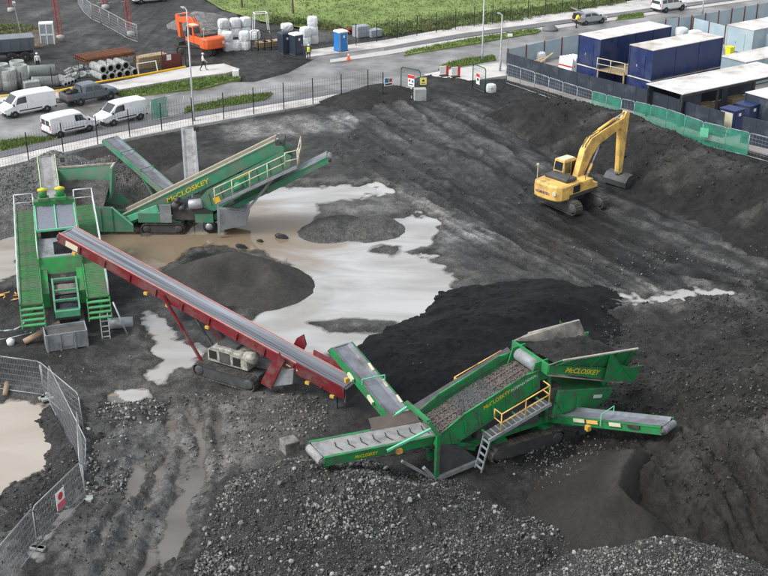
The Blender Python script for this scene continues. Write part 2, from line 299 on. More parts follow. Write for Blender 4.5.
# ------------------------------------------------------------------ the yard: one sheet of earth with ruts, hollows and standing water
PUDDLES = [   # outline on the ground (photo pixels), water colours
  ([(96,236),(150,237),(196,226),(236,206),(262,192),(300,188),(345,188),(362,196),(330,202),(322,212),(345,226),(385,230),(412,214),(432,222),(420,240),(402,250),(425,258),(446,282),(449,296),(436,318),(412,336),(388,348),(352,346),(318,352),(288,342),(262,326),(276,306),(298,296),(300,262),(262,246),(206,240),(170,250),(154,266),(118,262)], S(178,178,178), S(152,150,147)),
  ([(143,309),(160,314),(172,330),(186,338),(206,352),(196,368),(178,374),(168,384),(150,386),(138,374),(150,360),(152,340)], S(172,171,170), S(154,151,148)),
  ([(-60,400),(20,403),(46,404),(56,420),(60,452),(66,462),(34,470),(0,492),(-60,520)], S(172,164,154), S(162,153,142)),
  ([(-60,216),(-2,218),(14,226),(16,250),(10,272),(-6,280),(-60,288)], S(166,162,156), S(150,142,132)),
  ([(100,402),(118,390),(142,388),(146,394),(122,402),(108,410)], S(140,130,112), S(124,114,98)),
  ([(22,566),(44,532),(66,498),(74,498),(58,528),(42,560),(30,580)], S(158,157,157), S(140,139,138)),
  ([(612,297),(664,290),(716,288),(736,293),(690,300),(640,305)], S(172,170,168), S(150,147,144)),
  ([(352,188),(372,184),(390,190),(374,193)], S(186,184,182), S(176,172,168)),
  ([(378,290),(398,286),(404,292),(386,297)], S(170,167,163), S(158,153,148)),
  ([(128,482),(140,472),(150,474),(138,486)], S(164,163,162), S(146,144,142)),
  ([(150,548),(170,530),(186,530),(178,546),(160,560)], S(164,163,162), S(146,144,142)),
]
PUD = [gp(*p[0]) for p in PUDDLES]
ISLES = [gp((308,322),(345,318),(392,322),(380,330),(330,331)), gp((318,204),(345,200),(372,206),(392,214),(372,234),(340,232),(318,222)), gp((382,244),(398,246),(392,254),(372,250)), gp((180,258),(262,250),(304,276),(286,304),(230,316),(172,300))]
RUTS = [  # pixel line, half gauge, rut depth, brightness factor
  ([(404,92),(440,116),(500,152),(560,204),(640,250),(768,312)], 1.1, .12, .4), ([(392,96),(420,120),(470,160),(520,210),(600,262),(700,320)], 1.0, .12, .45), ([(300,122),(360,158),(430,204),(500,246),(560,272)], 1.3, .12, .4), ([(520,200),(600,240),(700,270),(800,292)], 1.0, .1, .45), ([(540,226),(640,262),(768,284)], .9, .1, .5), ([(440,90),(520,140),(600,214),(700,262),(800,300)], .9, .1, 1.7),
  ([(352,106),(396,140),(450,180),(505,226),(560,262)], .9, .12, .35), ([(322,112),(380,150),(440,196),(492,236)], .9, .07, .75), ([(306,120),(360,152),(410,184),(450,212)], 1.0, .06, .8),
  ([(428,84),(500,130),(548,170),(585,226),(660,284)], 1.0, .08, .75), ([(470,100),(540,150),(640,222),(768,276)], 1.2, .08, 1.3), ([(600,214),(680,236),(768,262)], 1.0, .07, .7),
  ([(186,400),(186,440),(176,480),(150,530),(112,590)], .8, .13, 1.5), ([(204,404),(206,450),(200,510),(176,600)], .8, .12, 1.4), ([(166,404),(160,450),(136,506),(88,590)], .75, .10, 1.3), ([(176,410),(196,450),(186,500),(140,590)], .5, .10, 1.2), ([(150,404),(146,440),(120,490),(70,560)], .6, .08, 1.2),
  ([(600,360),(680,340),(768,326)], 1.0, .08, .8), ([(660,450),(720,420),(768,404)], 1.0, .10, 1.3), ([(560,300),(640,296),(768,300)], 1.1, .06, 1.3),
  ([(210,390),(270,400),(340,410)], .8, .06, 1.2), ([(40,0),(90,20),(160,46),(240,58),(310,62)], 1.1, .08, .75), ([(20,10),(80,40),(150,52),(230,66)], 1.1, .08, 1.25), ([(100,0),(150,30),(220,52),(320,64)], 1.0, .06, .8),
]
RUT_W = [(gp(*l), g, d, b) for l, g, d, b in RUTS]
YARD_LUMPY = [gp((596,300),(900,270),(900,460),(600,440)), gp((-60,410),(130,396),(200,400),(210,470),(120,600),(-60,620)), gp((480,460),(700,430),(900,470),(900,600),(440,600))]
PAVED = gp((-420,264),(-60,182),(0,169),(97,146),(192,127),(250,117),(330,103),(372,96),(411,100),(416,90),(412,78),(430,74),(470,80),(506,78),(576,99),(660,128),(768,154),(1000,200),(1000,-62),(768,-24),(560,10),(460,24),(384,38),(318,52),(288,72),(254,81),(238,79),(222,64),(192,67),(105,86),(60,91),(0,96),(-420,160))
FIELD = gp((150,-60),(196,-6),(222,10),(262,22),(300,28),(345,31),(384,34),(480,24),(576,9),(700,-12),(1000,-60))+[(900,260),(900,880),(-480,880),(-118,320)]
def base_h(x, y):
    h = .08+.12*fbm(x*.22, y*.22, 3, 1)+.08*fbm(x*1.3, y*1.3, 3, 2)+.05*fbm(x*4, y*4, 3, 3)
    lum = np.zeros(np.shape(x))
    for p in YARD_LUMPY: lum = np.maximum(lum, sstep(1.5, -1.5, poly_sd(x, y, p)))
    h = h+lum*(.34*np.abs(fbm(x*.7, y*.7, 4, 7))+.26*np.maximum(fbm(x*2.4, y*2.4, 3, 8), 0)+.07*fbm(x*5, y*5, 2, 9))
    return h
HAUL = gp((310,112),(470,90),(640,190),(900,250),(900,330),(600,300),(430,232))
PGROW = {0: .55, 1: -.15, 2: .45, 3: .4, 6: -.08}
WETRUT = gp((86,398),(225,396),(222,470),(200,620),(40,620))
def yard(x, y, full=False):
    x = np.asarray(x, float); y = np.asarray(y, float)
    n = fbm(x*.8, y*.8, 3, 21); h = base_h(x, y); st = fbm((x*.85+y*.53)*1.1, (x*.53-y*.85)*.035, 4, 50); hz_ = sstep(4, -4, poly_sd(x, y, HAUL)); comb = np.sin((x*.85+y*.53)*2*math.pi/.62+2.5*n)*sstep(-.1, .25, fbm(x*.09, y*.09, 2, 52)); h = np.maximum(h+hz_*(.11*st+.035*comb), -.02); wz = sstep(.3, -1.2, poly_sd(x, y, WETRUT))
    rut_t = np.ones(np.shape(x)); rutm = np.zeros(np.shape(x))
    for P, g, d, b in RUT_W:
        xs = [p[0] for p in P]; ys = [p[1] for p in P]
        m = (x > min(xs)-4) & (x < max(xs)+4) & (y > min(ys)-4) & (y < max(ys)+4)
        if not m.any(): continue
        dd, t = seg_dist(x[m]+.35*n[m], y[m], P); L = sum(math.dist(p, q) for p, q in zip(P[:-1], P[1:]))
        wheel = np.exp(-((dd-g)/.3)**2); tread = .5+.5*np.sign(np.sin(t*L*2*math.pi/.32+ (dd-g)*8)); end = sstep(0, .06, t)*sstep(1, .94, t)
        d = d*(1+.9*wz[m]); h[m] -= end*(d*wheel*(1+.25*tread)-.5*d*np.exp(-((dd-g-.45)/.18)**2)-.4*d*np.exp(-((dd-g+.45)/.18)**2))
        k = end*np.clip(wheel*(.8+.3*tread), 0, 1); rut_t[m] *= 1+(b-1)*k; rutm[m] = np.maximum(rutm[m], k)
    sdmin = np.full(np.shape(x), 50.); wmax = np.zeros(np.shape(x))
    for ip, P in enumerate(PUD):
        xs = [p[0] for p in P]; ys = [p[1] for p in P]
        m = (x > min(xs)-4) & (x < max(xs)+4) & (y > min(ys)-4) & (y < max(ys)+4)
        if not m.any(): continue
        s = poly_sd(x[m], y[m], P)+.7*n[m]+.45*fbm(x[m]*2.4, y[m]*2.4, 3, 5)+.4*fbm(x[m]*.35, y[m]*.35, 2, 6)-PGROW.get(ip, .0)
        sdmin[m] = np.minimum(sdmin[m], s)
    for P in ISLES:
        s = poly_sd(x, y, P)+.4*n; sdmin = np.where(s < 1.2, np.maximum(sdmin, -s*.9+.1), sdmin)
    h = np.maximum(h, -.045-.12*wz)
    wmax = sstep(.9, -1.1, sdmin)
    h = h*(1-.45*wmax)-(.36-.16*np.maximum(fbm(x*.28+.2*y, y*.75, 4, 66), -.2)*sstep(55, 58, y))*wmax
    pv = np.minimum(poly_sd(x, y, PAVED), poly_sd(x, y, FIELD)+.5); k = sstep(.6, -.2, pv); h = h*(1-k)-.25*k
    if not full: return h
    return h, sdmin, rut_t, rutm, n, pv
def axis(lo, hi, dense, a, b, grow=1.18):
    c = [lo]
    while c[-1] < hi: c.append(c[-1]+(dense if not callable(dense) else dense(c[-1])))
    step = dense if not callable(dense) else dense(lo); l = [lo]
    while l[-1] > a: step *= grow; l.append(l[-1]-step)
    step = dense if not callable(dense) else dense(hi); r = [c[-1]]
    while r[-1] < b: step *= grow; r.append(r[-1]+step)
    return np.array(l[:0:-1]+c+r[1:])
gx = axis(-33, 36, .15, -500, 500); gy = axis(35, 126, lambda v: .11+(v-35)*.0022, -200, 900)
GX, GY = np.meshgrid(gx, gy); X, Y = GX.ravel(), GY.ravel()
Hh, SD, RT, RM, NZ, PV = yard(X, Y, True)
tone = .056*(1+.6*fbm(X*.12, Y*.12, 4, 31)+.5*fbm(X*.7, Y*.7, 4, 33)); warm = np.full(X.shape, .12); wet = np.full(X.shape, .15)
for P, tn, wm, wt, soft in [
    (gp((330,105),(500,90),(620,190),(900,240),(900,300),(560,260),(430,225),(370,180)), .040, .0, .1, 3),
    (gp((352,108),(460,100),(520,146),(500,190),(420,178),(370,140)), .075, .0, .2, 2.5), (gp((600,226),(900,262),(900,306),(640,272)), .065, .1, .2, 2.5), (gp((470,180),(560,230),(640,262),(600,280),(500,240)), .07, .1, .2, 2),
    (gp((356,352),(440,298),(540,276),(606,292),(612,330),(560,360),(440,412),(380,390)), .014, -.1, .3, 3.0),
    (gp((222,128),(300,117),(352,118),(344,132),(236,140)), .42, .15, .3, 1.6), (gp((170,150),(330,134),(420,190),(330,185),(240,190)), .07, .3, .4, 2),
    (gp((290,186),(420,186),(470,228),(430,270),(300,256)), .30, .18, .5, 2.5), (gp((396,238),(480,230),(500,242),(440,258)), .30, -.2, .5, 1.6), (gp((420,250),(520,240),(600,262),(590,280),(450,290)), .085, .15, .3, 2.5),
    (gp((-60,400),(210,396),(240,440),(200,600),(-60,600)), .19, .05, .4, 2.5), (gp((560,250),(900,240),(900,300),(600,310)), .062, .1, .2, 3),
    (gp((600,310),(900,300),(900,470),(640,470)), .055, .25, .2, 3), (gp((100,330),(220,360),(330,400),(230,430),(110,420)), .10, .2, .5, 2.5),
    (gp((196,396),(300,396),(315,440),(210,480)), .26, .3, .5, 2), (gp((-60,150),(130,140),(120,190),(-60,260)), .11, .05, .1, 2.5),
    (gp((-300,10),(190,-30),(310,40),(300,78),(230,84),(-300,120)), .075, .05, .3, 6), (gp((-60,18),(20,20),(42,36),(20,46),(-60,60)), .12, .7, 0, 3), (gp((300,52),(384,38),(560,6),(900,-50),(900,-120),(200,-40),(200,0),(300,30)), .16, .1, 0, 4)]:
    wgt = sstep(soft, -soft, poly_sd(X, Y, P)+soft*.6*NZ); tone = tone*(1-wgt)+tn*(1+.5*fbm(X*.5, Y*.5, 4, 40))*wgt; warm = warm*(1-wgt)+wm*wgt; wet = wet*(1-wgt)+wt*wgt
k = sstep(2.0, .3, SD+.8*NZ)*(Y < 100); tone = tone*(1-k)+.2*(1+.6*NZ)*k; warm += .15*k; wet += .5*k; k2 = sstep(.9, .2, SD)*sstep(-.9, -.1, SD); tone *= 1-.45*k2
# dark bare tracked haul way, brighter damp flats, darker ruts
streak = fbm((X*.85+Y*.53)*1.1, (X*.53-Y*.85)*.035, 4, 50); hz = sstep(4, -4, poly_sd(X, Y, HAUL))
comb = np.sin((X*.85+Y*.53)*2*math.pi/.62+2.5*NZ)*sstep(-.1, .25, fbm(X*.09, Y*.09, 2, 52)); pq = X*.85+Y*.53+.5*NZ+1.2*fbm(X*.05, Y*.05, 2, 54); band = sstep(.44, .56, vnoise(pq*1.15, (X*.53-Y*.85)*.03, 81))*.6+sstep(.42, .58, vnoise(pq*2.9, (X*.53-Y*.85)*.05, 82))*.4; tone *= (1+hz*(1.0*streak+.3*comb))*(1-hz+hz*(.42+1.5*band))*(1+.5*fbm(X*2.3, Y*2.3, 3, 57)); tone = np.clip(.50*tone*RT, .008, .3); wet = wet+hz*.35*sstep(.1, -.4, streak)+.35*sstep(.1, .5, fbm(X*.4, Y*.4, 3, 58))
nx, ny = len(gx), len(gy); ii = np.arange(ny-1)[:, None]*nx+np.arange(nx-1)[None, :]
F = np.stack([ii, ii+1, ii+nx+1, ii+nx], -1).reshape(-1, 4)
g = obj('ground', np_mesh('ground', np.stack([X, Y, Hh], 1), F, M['earth'], True, dict(tone=tone, warm=warm, wet=np.clip(wet+.3*RM, 0, 1)))); tag(g, kind='structure')

def water_sheet(name, P, zz, m, grow=1.6, res=.16):
    """level water over the hollow; keeps the depth to the bed at every point"""
    xs = np.arange(min(p[0] for p in P)-grow, max(p[0] for p in P)+grow, res); ys = np.arange(min(p[1] for p in P)-grow, max(p[1] for p in P)+grow, res); A_, B_ = np.meshgrid(xs, ys); x, y = A_.ravel(), B_.ravel()
    dep = zz-yard(x, y); ok = (dep > -.05) & (poly_sd(x, y, P) < grow); n_ = len(xs); i_ = np.arange(len(ys)-1)[:, None]*n_+np.arange(n_-1)[None, :]; f = np.stack([i_, i_+1, i_+n_+1, i_+n_], -1).reshape(-1, 4); f = f[ok[f].any(1)]
    used = np.unique(f); mp = np.full(len(x), -1); mp[used] = np.arange(len(used))
    return tag(obj(name, np_mesh(name, np.stack([x[used], y[used], np.full(len(used), zz)], 1), mp[f], m, True, dict(depth=np.clip(dep[used], 0, 1)))), kind='structure')
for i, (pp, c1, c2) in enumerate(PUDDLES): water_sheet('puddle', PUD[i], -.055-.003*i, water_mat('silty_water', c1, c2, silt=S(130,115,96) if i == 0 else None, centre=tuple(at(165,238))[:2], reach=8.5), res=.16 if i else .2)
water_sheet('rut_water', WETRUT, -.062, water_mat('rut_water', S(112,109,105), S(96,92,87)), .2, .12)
# ------------------------------------------------------------------ road, footpaths, verges
def sheet(name, pix, z, m, low=-.3, kind='structure', bevel=0):
    P = gp(*pix); mb = MB(); mb.prism([(x, y, low) for x, y in P], (0, 0, z-low)); return tag(mb.build(name, m, None, bevel=bevel), kind=kind)
sheet('road', [(-420,262),(-60,180),(0,168),(97,145),(192,126),(250,116),(330,102),(372,95),(414,92),(412,79),(430,75),(505,76),(640,40),(900,-20),(1000,-40),(1000,-58),(768,-22),(560,12),(460,26),(384,40),(324,54),(288,73),(254,82),(238,82),(192,82),(105,97),(60,103),(0,108),(-420,168)], -.01, M['asphalt'])
sheet('footpath', [(-420,262),(-60,180),(0,168.5),(97,146),(192,126.5),(250,116.5),(330,102.6),(372,95.5),(412,99),(412,88),(384,89),(330,96),(250,109),(192,119),(97,138),(0,159.5),(-60,173),(-420,250)], .11, M['path'], bevel=.02)
sheet('cycle_path', [(-420,249),(-60,172.4),(0,158.8),(97,137.3),(192,118.4),(250,108.4),(330,95.6),(384,88.6),(384,85),(330,92),(250,104),(192,113.4),(97,131.5),(0,152.5),(-60,166),(-420,238)], .10, M['strip'])
sheet('verge', [(-420,237),(-60,165),(0,152),(44,143),(58,139.5),(30,139),(0,143),(-60,154),(-420,212)], .12, M['grass'])
sheet('verge', [(184,114.5),(210,109.6),(262,101.5),(273,93.5),(234,98.5),(186,109)], .12, M['grass'])
sheet('footpath', [(-420,170),(-60,110),(0,103),(60,99),(105,93),(192,78),(226,74),(240,70),(224,64.5),(192,67.5),(105,85),(60,91),(0,96),(-420,158)], .11, M['path'], bevel=.02)
sheet('verge', [(114,94),(192,80.5),(238,75),(241,79),(206,88.5),(126,98)], .125, M['grass'])
sheet('footpath', [(306,58),(384,48),(460,34.5),(576,19),(660,7.5),(768,-8),(1000,-42),(1000,-56),(768,-20),(660,-4),(576,11.5),(460,27),(384,41),(308,51)], .11, M['path'], bevel=.02)
sheet('cycle_path', [(384,51.4),(460,38.2),(576,22.3),(768,-4.5),(1000,-38),(1000,-41.5),(768,-7.5),(576,19.6),(460,35.2),(384,48.6)], .07, M['strip'])
sheet('footpath', [(330,63),(384,55.5),(460,42.6),(576,26),(700,8),(1000,-34),(1000,-37.5),(768,-4),(576,22.9),(460,38.8),(330,60)], .05, M['kerb'])
sheet('verge', [(404,56),(470,45),(536,33.5),(541,31),(534,29.5),(470,39.5),(408,51.5)], .125, M['grass'])
sheet('verge', [(616,20.5),(644,17.5),(643,13.8),(620,16.4)], .125, M['grass'])
sheet('verge', [(438,70),(470,65),(496,60.5),(494,56.5),(466,60),(444,65)], .12, M['grass'])
sheet('footpath', [(424,75),(446,71),(500,63),(508,66),(508,76),(472,81.5),(440,78)], .10, M['path'], bevel=.02)
sheet('compound_floor', [(507,80),(576,100),(660,129),(768,155),(1000,205),(1000,-14),(768,6),(640,32),(508,60)], .02, mat('compound_concrete', S(150,147,143), .8, var=.15, scale=.4, dirt=S(108,104,100), damt=.5, dscale=.25))
# the field beyond
Pf = gp((150,-60),(196,-6),(222,10),(262,22),(300,28),(345,31),(384,34),(480,24),(576,9),(700,-12),(1000,-60))
mb = MB(); mb.add([(x, y, .06) for x, y in Pf]+[(900, 260, .06), (900, 900, .06), (-500, 900, .06), (-120, 320, .06)], [tuple(range(len(Pf)+4))]); tag(mb.build('field', M['grass']), kind='structure')

def tufts(name, pts, hmin, hmax, wid, m, label, cat, blades=4):
    """one mesh of small upright leaf triangles"""
    n = len(pts); pts = np.repeat(np.array(pts), blades, 0); k = len(pts); a = rng.random(k)*2*np.pi; hgt = hmin+(hmax-hmin)*rng.random(k); ww = wid*(.5+rng.random(k))
    c = pts[:, :3]+np.stack([rng.normal(0, wid*1.2, k), rng.normal(0, wid*1.2, k), np.zeros(k)], 1); d = np.stack([np.cos(a), np.sin(a), np.zeros(k)], 1)*ww[:, None]
    tip = c+np.stack([rng.normal(0, .35, k)*hgt, rng.normal(0, .35, k)*hgt, hgt], 1); vv = np.stack([c-d/2, c+d/2, tip], 1).reshape(-1, 3)
    return tag(obj(name, np_mesh(name, vv, np.arange(3*k).reshape(-1, 3), m, False)), label, cat, None, 'stuff')
def scatter_poly(P, n):
    xs = [p[0] for p in P]; ys = [p[1] for p in P]; x = rng.uniform(min(xs), max(xs), n*3); y = rng.uniform(min(ys), max(ys), n*3)
    m = poly_sd(x, y, P) < -.1; return x[m][:n], y[m][:n]
tp = []
for pix, n in (([(0,152),(44,143),(57,139.5),(30,139),(0,143)], 900), ([(184,114.5),(210,109.6),(262,101.5),(273,93.5),(234,98.5),(186,109)], 1500), ([(114,94),(192,80.5),(238,75),(241,79),(206,88.5),(126,98)], 1500), ([(404,56),(470,45),(536,33.5),(541,31),(534,29.5),(470,39.5),(408,51.5)], 1700), ([(438,70),(470,65),(496,60.5),(494,56.5),(466,60),(444,65)], 700), ([(616,20.5),(644,17.5),(643,13.8),(620,16.4)], 300)):
    x, y = scatter_poly(gp(*pix), n); tp += list(zip(x, y, np.full(len(x), .12)))
tufts('verge_grass', tp, .08, .28, .09, M['blade'], 'rough green grass growing on the road verges', 'grass')
x, y = scatter_poly(gp((196,-10),(222,10),(262,22),(300,28),(345,31),(384,34),(480,24),(576,9),(700,-12),(760,-24),(760,-60),(196,-60)), 16000)
tufts('field_grass', list(zip(x, y, np.full(len(x), .05))), .08, .26, .12, M['blade'], 'long green grass covering the field beyond the road', 'grass', 3)
sp = []
for P, n in ((gp((340,33),(384,37),(480,27),(576,12),(690,-8),(690,-11),(560,6),(470,17),(400,24),(345,29)), 700), (gp((262,24),(345,32),(345,27),(268,17)), 60)):
    x, y = scatter_poly(P, n)
    for a, b in zip(x, y):
        r = .3+.7*random.random(); k = 90; q = rng.normal(0, 1, (k, 3)); q /= np.linalg.norm(q, axis=1)[:, None]; q *= (rng.random(k)**.4*r)[:, None]; q[:, 2] = np.abs(q[:, 2])*.9
        sp += [(a+u, b+v, w_) for u, v, w_ in q]
tufts('scrub', sp, .08, .26, .12, M['scrub'], 'low tangled olive green scrub along the field edge', 'scrub', 1)
# ------------------------------------------------------------------ heaps: each a thing of its own, standing on the yard
def ridge(pix, slope, rnd=.8):
    """crest given as (u, v, height) photo pixels -> height function"""
    P = [tuple(at(u, v, z))[:2] for u, v, z in pix]; Hs = [p[2] for p in pix]
    lens = [0]+list(np.cumsum([math.dist(a, b) for a, b in zip(P[:-1], P[1:])])); tt = [l/lens[-1] for l in lens] if len(P) > 1 else [0]
    if len(P) == 1: P = [P[0], (P[0][0]+.01, P[0][1])]; Hs = Hs*2; tt = [0, 1]
    def fn(x, y):
        z = np.full(np.shape(x), -9.)
        for i in range(len(P)-1):
            (ax, ay), (bx, by) = P[i], P[i+1]; l2 = (bx-ax)**2+(by-ay)**2; t = np.clip(((x-ax)*(bx-ax)+(y-ay)*(by-ay))/l2, 0, 1)
            d = np.hypot(x-ax-t*(bx-ax), y-ay-t*(by-ay)); z = np.maximum(z, Hs[i]+(Hs[i+1]-Hs[i])*t-slope*(np.sqrt(d*d+rnd*rnd)-rnd))
        return z
    fn.P = P; fn.reach = max(Hs)/slope+1.5; return fn
def heap_fn(ridges, lump=.1, lscale=1.2, fine=.03, seed=0, dig=(), warp=.4, groove=0., clod=0.):
    def fn(x, y):
        xw = x+warp*fbm(x*.5, y*.5, 3, seed+60); yw = y+warp*fbm(x*.5, y*.5, 3, seed+63)
        z = ridges[0](xw, yw)
        for r in ridges[1:]: z = np.logaddexp(z*5, r(xw, yw)*5)/5
        for (cx, cy, rad, dep) in dig: z = z-dep*np.exp(-((x-cx)**2+(y-cy)**2)/rad**2)
        return z+lump*fbm(x*lscale, y*lscale, 4, seed)+fine*fbm(x*6, y*6, 2, seed+9)+groove*np.abs(fbm(x*1.6+y*.5, y*.22-x*.1, 3, seed+5))+clod*np.maximum(fbm(x*2.2, y*2.2, 3, seed+2), -.05)
    fn.box = (min(p[0]-r.reach for r in ridges for p in r.P), max(p[0]+r.reach for r in ridges for p in r.P), min(p[1]-r.reach for r in ridges for p in r.P), max(p[1]+r.reach for r in ridges for p in r.P))
    return fn
def heap(name, label, fn, res, m, tone, warm=.1, wet=0., tvar=.3, cat='heap', parent=None, patch=0., crest=0.):
    x0, x1, y0, y1 = fn.box; xs = np.arange(x0, x1, res); ys = np.arange(y0, y1, res); A, B = np.meshgrid(xs, ys); x, y = A.ravel(), B.ravel()
    z = fn(x, y); keep = z > -.3; nx = len(xs); i = np.arange(len(ys)-1)[:, None]*nx+np.arange(nx-1)[None, :]
    f = np.stack([i, i+1, i+nx+1, i+nx], -1).reshape(-1, 4); f = f[keep[f].all(1)]; used = np.unique(f); mp = np.full(len(x), -1); mp[used] = np.arange(len(used))
    xx, yy = x[used], y[used]; tn = tone*(1+tvar*fbm(xx*.6, yy*.6, 4, 71)); c = (np.mean(xx), np.mean(yy)); zz = z[used]
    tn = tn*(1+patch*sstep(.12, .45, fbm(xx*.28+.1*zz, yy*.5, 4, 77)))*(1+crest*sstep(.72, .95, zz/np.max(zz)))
    me = np_mesh(name, np.stack([xx-c[0], yy-c[1], z[used]], 1), mp[f], m, True, dict(tone=np.clip(tn, .006, .4), warm=np.full(len(xx), warm), wet=np.full(len(xx), wet)))
    o = obj(name, me, parent); o.location = (c[0], c[1], 0)
    if label: tag(o, label, cat)
    return o
c1 = at(230, 284)
f_sand = heap_fn([ridge([(206,258,1.7),(232,252,1.9),(254,259,1.75)], .54, .3)], .05, .9, .015, 1, dig=[(at(252,274,1.2).x, at(252,274,1.2).y, .8, .75), (at(232,270,1.4).x, at(232,270,1.4).y, .7, .35)], warp=.2)
heap('sand_heap', 'smooth grey sand heap standing in the big muddy puddle beside the red conveyor', f_sand, .09, M['fine'], .05, .25, 0, .35)
f_coal = heap_fn([ridge([(404,352,.6),(460,330,.85),(510,308,1.15),(560,294,.8)], .24, .8), ridge([(450,366,.6),(530,336,.7)], .2, .8)], .16, .5, .05, 2, warp=1.4, clod=.06)
heap('black_fines_heap', 'low broad heap of wet black fines behind the front screener', f_coal, .11, M['coal'], .0075, .0, .3, .3)
f_soil = heap_fn([ridge([(522,102,1.5),(560,99,2.3),(604,108,2.5),(640,121,2.6),(690,144,2.7),(735,163,2.7),(800,192,2.6),(880,226,2.4)], .5, .35)], .35, .35, .06, 3, warp=1.0, groove=.35, clod=.12)
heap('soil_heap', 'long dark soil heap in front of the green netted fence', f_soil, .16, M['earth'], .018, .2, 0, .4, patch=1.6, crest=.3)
f_m1 = heap_fn([ridge([(330,222,.75)], .5, .4), ridge([(343,217,.5)], .4, .5)], .07, 1, .03, 4)
heap('gravel_mound', 'smaller grey gravel mound at the far edge of the puddle, next to a larger one', f_m1, .12, M['gravel'], .10, .15)
f_m2 = heap_fn([ridge([(376,216,.85)], .5, .4), ridge([(360,222,.6)], .5, .4)], .07, 1, .03, 5)
heap('gravel_mound', 'larger grey gravel mound on the puddle edge towards the haul track', f_m2, .12, M['gravel'], .11, .15)
f_g1 = heap_fn([ridge([(52,152,3.4),(20,166,2.9),(-30,186,2.4)], .62, .7)], .14, .7, .06, 6)
HG1 = heap('gravel_heap', 'tall pale grey gravel heap under the conveyor of the green washing plant', f_g1, .13, M['gravel'], .17, .1)
f_g2 = heap_fn([ridge([(84,163,2.6),(112,158,3.3),(128,166,2.9),(160,182,2.0)], .62, .5)], .12, .8, .08, 7)
HG2 = heap('gravel_heap', 'brownish gravel heap under the side conveyor of the rear screener', f_g2, .12, M['gravel'], .12, .3)
f_g3 = heap_fn([ridge([(188,162,2.3)], .62, .4), ridge([(205,163,1.6)], .5, .5)], .06, .8, .03, 8)
heap('fines_heap', 'small dark cone of fines beneath the upright grey conveyor', f_g3, .14, M['fine'], .06, .1)
f_p7 = heap_fn([ridge([(592,462,1.6),(634,450,2.5),(622,468,2.5),(618,484,2.3),(636,504,1.9),(660,522,1.3),(676,535,.9)], .62, .12)], .07, .7, .03, 9, warp=.12)
_p7 = f_p7; BOWL = [tuple(at(*q))[:2] for q in ((634,450,2.5),(622,468,2.5),(618,484,2.3),(636,504,1.9),(660,522,1.3),(676,535,.9),(740,540,.4),(740,440,.4))]
def f_p7(x, y): return _p7(x, y)-np.clip(-poly_sd(x, y, BOWL), 0, 1.5)*.95
f_p7.box = _p7.box
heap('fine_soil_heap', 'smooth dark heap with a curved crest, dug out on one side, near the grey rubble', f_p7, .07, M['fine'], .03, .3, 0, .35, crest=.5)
f_p9 = heap_fn([ridge([(655,456,1.6),(694,452,2.2),(728,436,3.0),(800,420,3.4)], .46, .4), ridge([(700,470,1.3),(768,474,1.5),(830,478,1.6)], .35, 1)], .25, .9, .12, 10, groove=.45, clod=.4)
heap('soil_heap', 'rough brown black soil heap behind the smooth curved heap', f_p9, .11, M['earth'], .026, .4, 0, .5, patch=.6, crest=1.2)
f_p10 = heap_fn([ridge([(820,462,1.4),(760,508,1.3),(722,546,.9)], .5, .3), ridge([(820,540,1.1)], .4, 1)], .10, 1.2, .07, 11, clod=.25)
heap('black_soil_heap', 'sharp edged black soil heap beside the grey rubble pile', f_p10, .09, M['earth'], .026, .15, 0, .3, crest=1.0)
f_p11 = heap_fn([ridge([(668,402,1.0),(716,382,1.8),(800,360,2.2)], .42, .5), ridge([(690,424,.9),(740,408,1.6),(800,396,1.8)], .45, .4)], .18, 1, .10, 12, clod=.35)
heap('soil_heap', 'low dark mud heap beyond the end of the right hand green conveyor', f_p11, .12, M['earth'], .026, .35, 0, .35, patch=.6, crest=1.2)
f_p12 = heap_fn([ridge([(12,520,.35),(40,480,.45),(72,470,.5),(78,430,.4),(70,405,.35)], .45, .5)], .16, 1.3, .10, 13)
heap('spoil_bank', 'low dark bank of lumpy spoil between the brown pond and the wire fence', f_p12, .08, M['gravel'], .045, .1, .1)
f_bank = heap_fn([ridge([(150,142,.9),(120,148,.9)], .3, 1)], .18, .5, .06, 14)
heap('spoil_bank', 'low grey earth bank inside the roadside fence by the rear screener belts', f_bank, .2, M['earth'], .03, .3)
f_bank2 = heap_fn([ridge([(384,86,.7),(352,95,.7)], .3, 1)], .18, .5, .06, 17)
heap('spoil_bank', 'low dark earth bank inside the roadside fence next to the gate', f_bank2, .2, M['earth'], .025, .2)

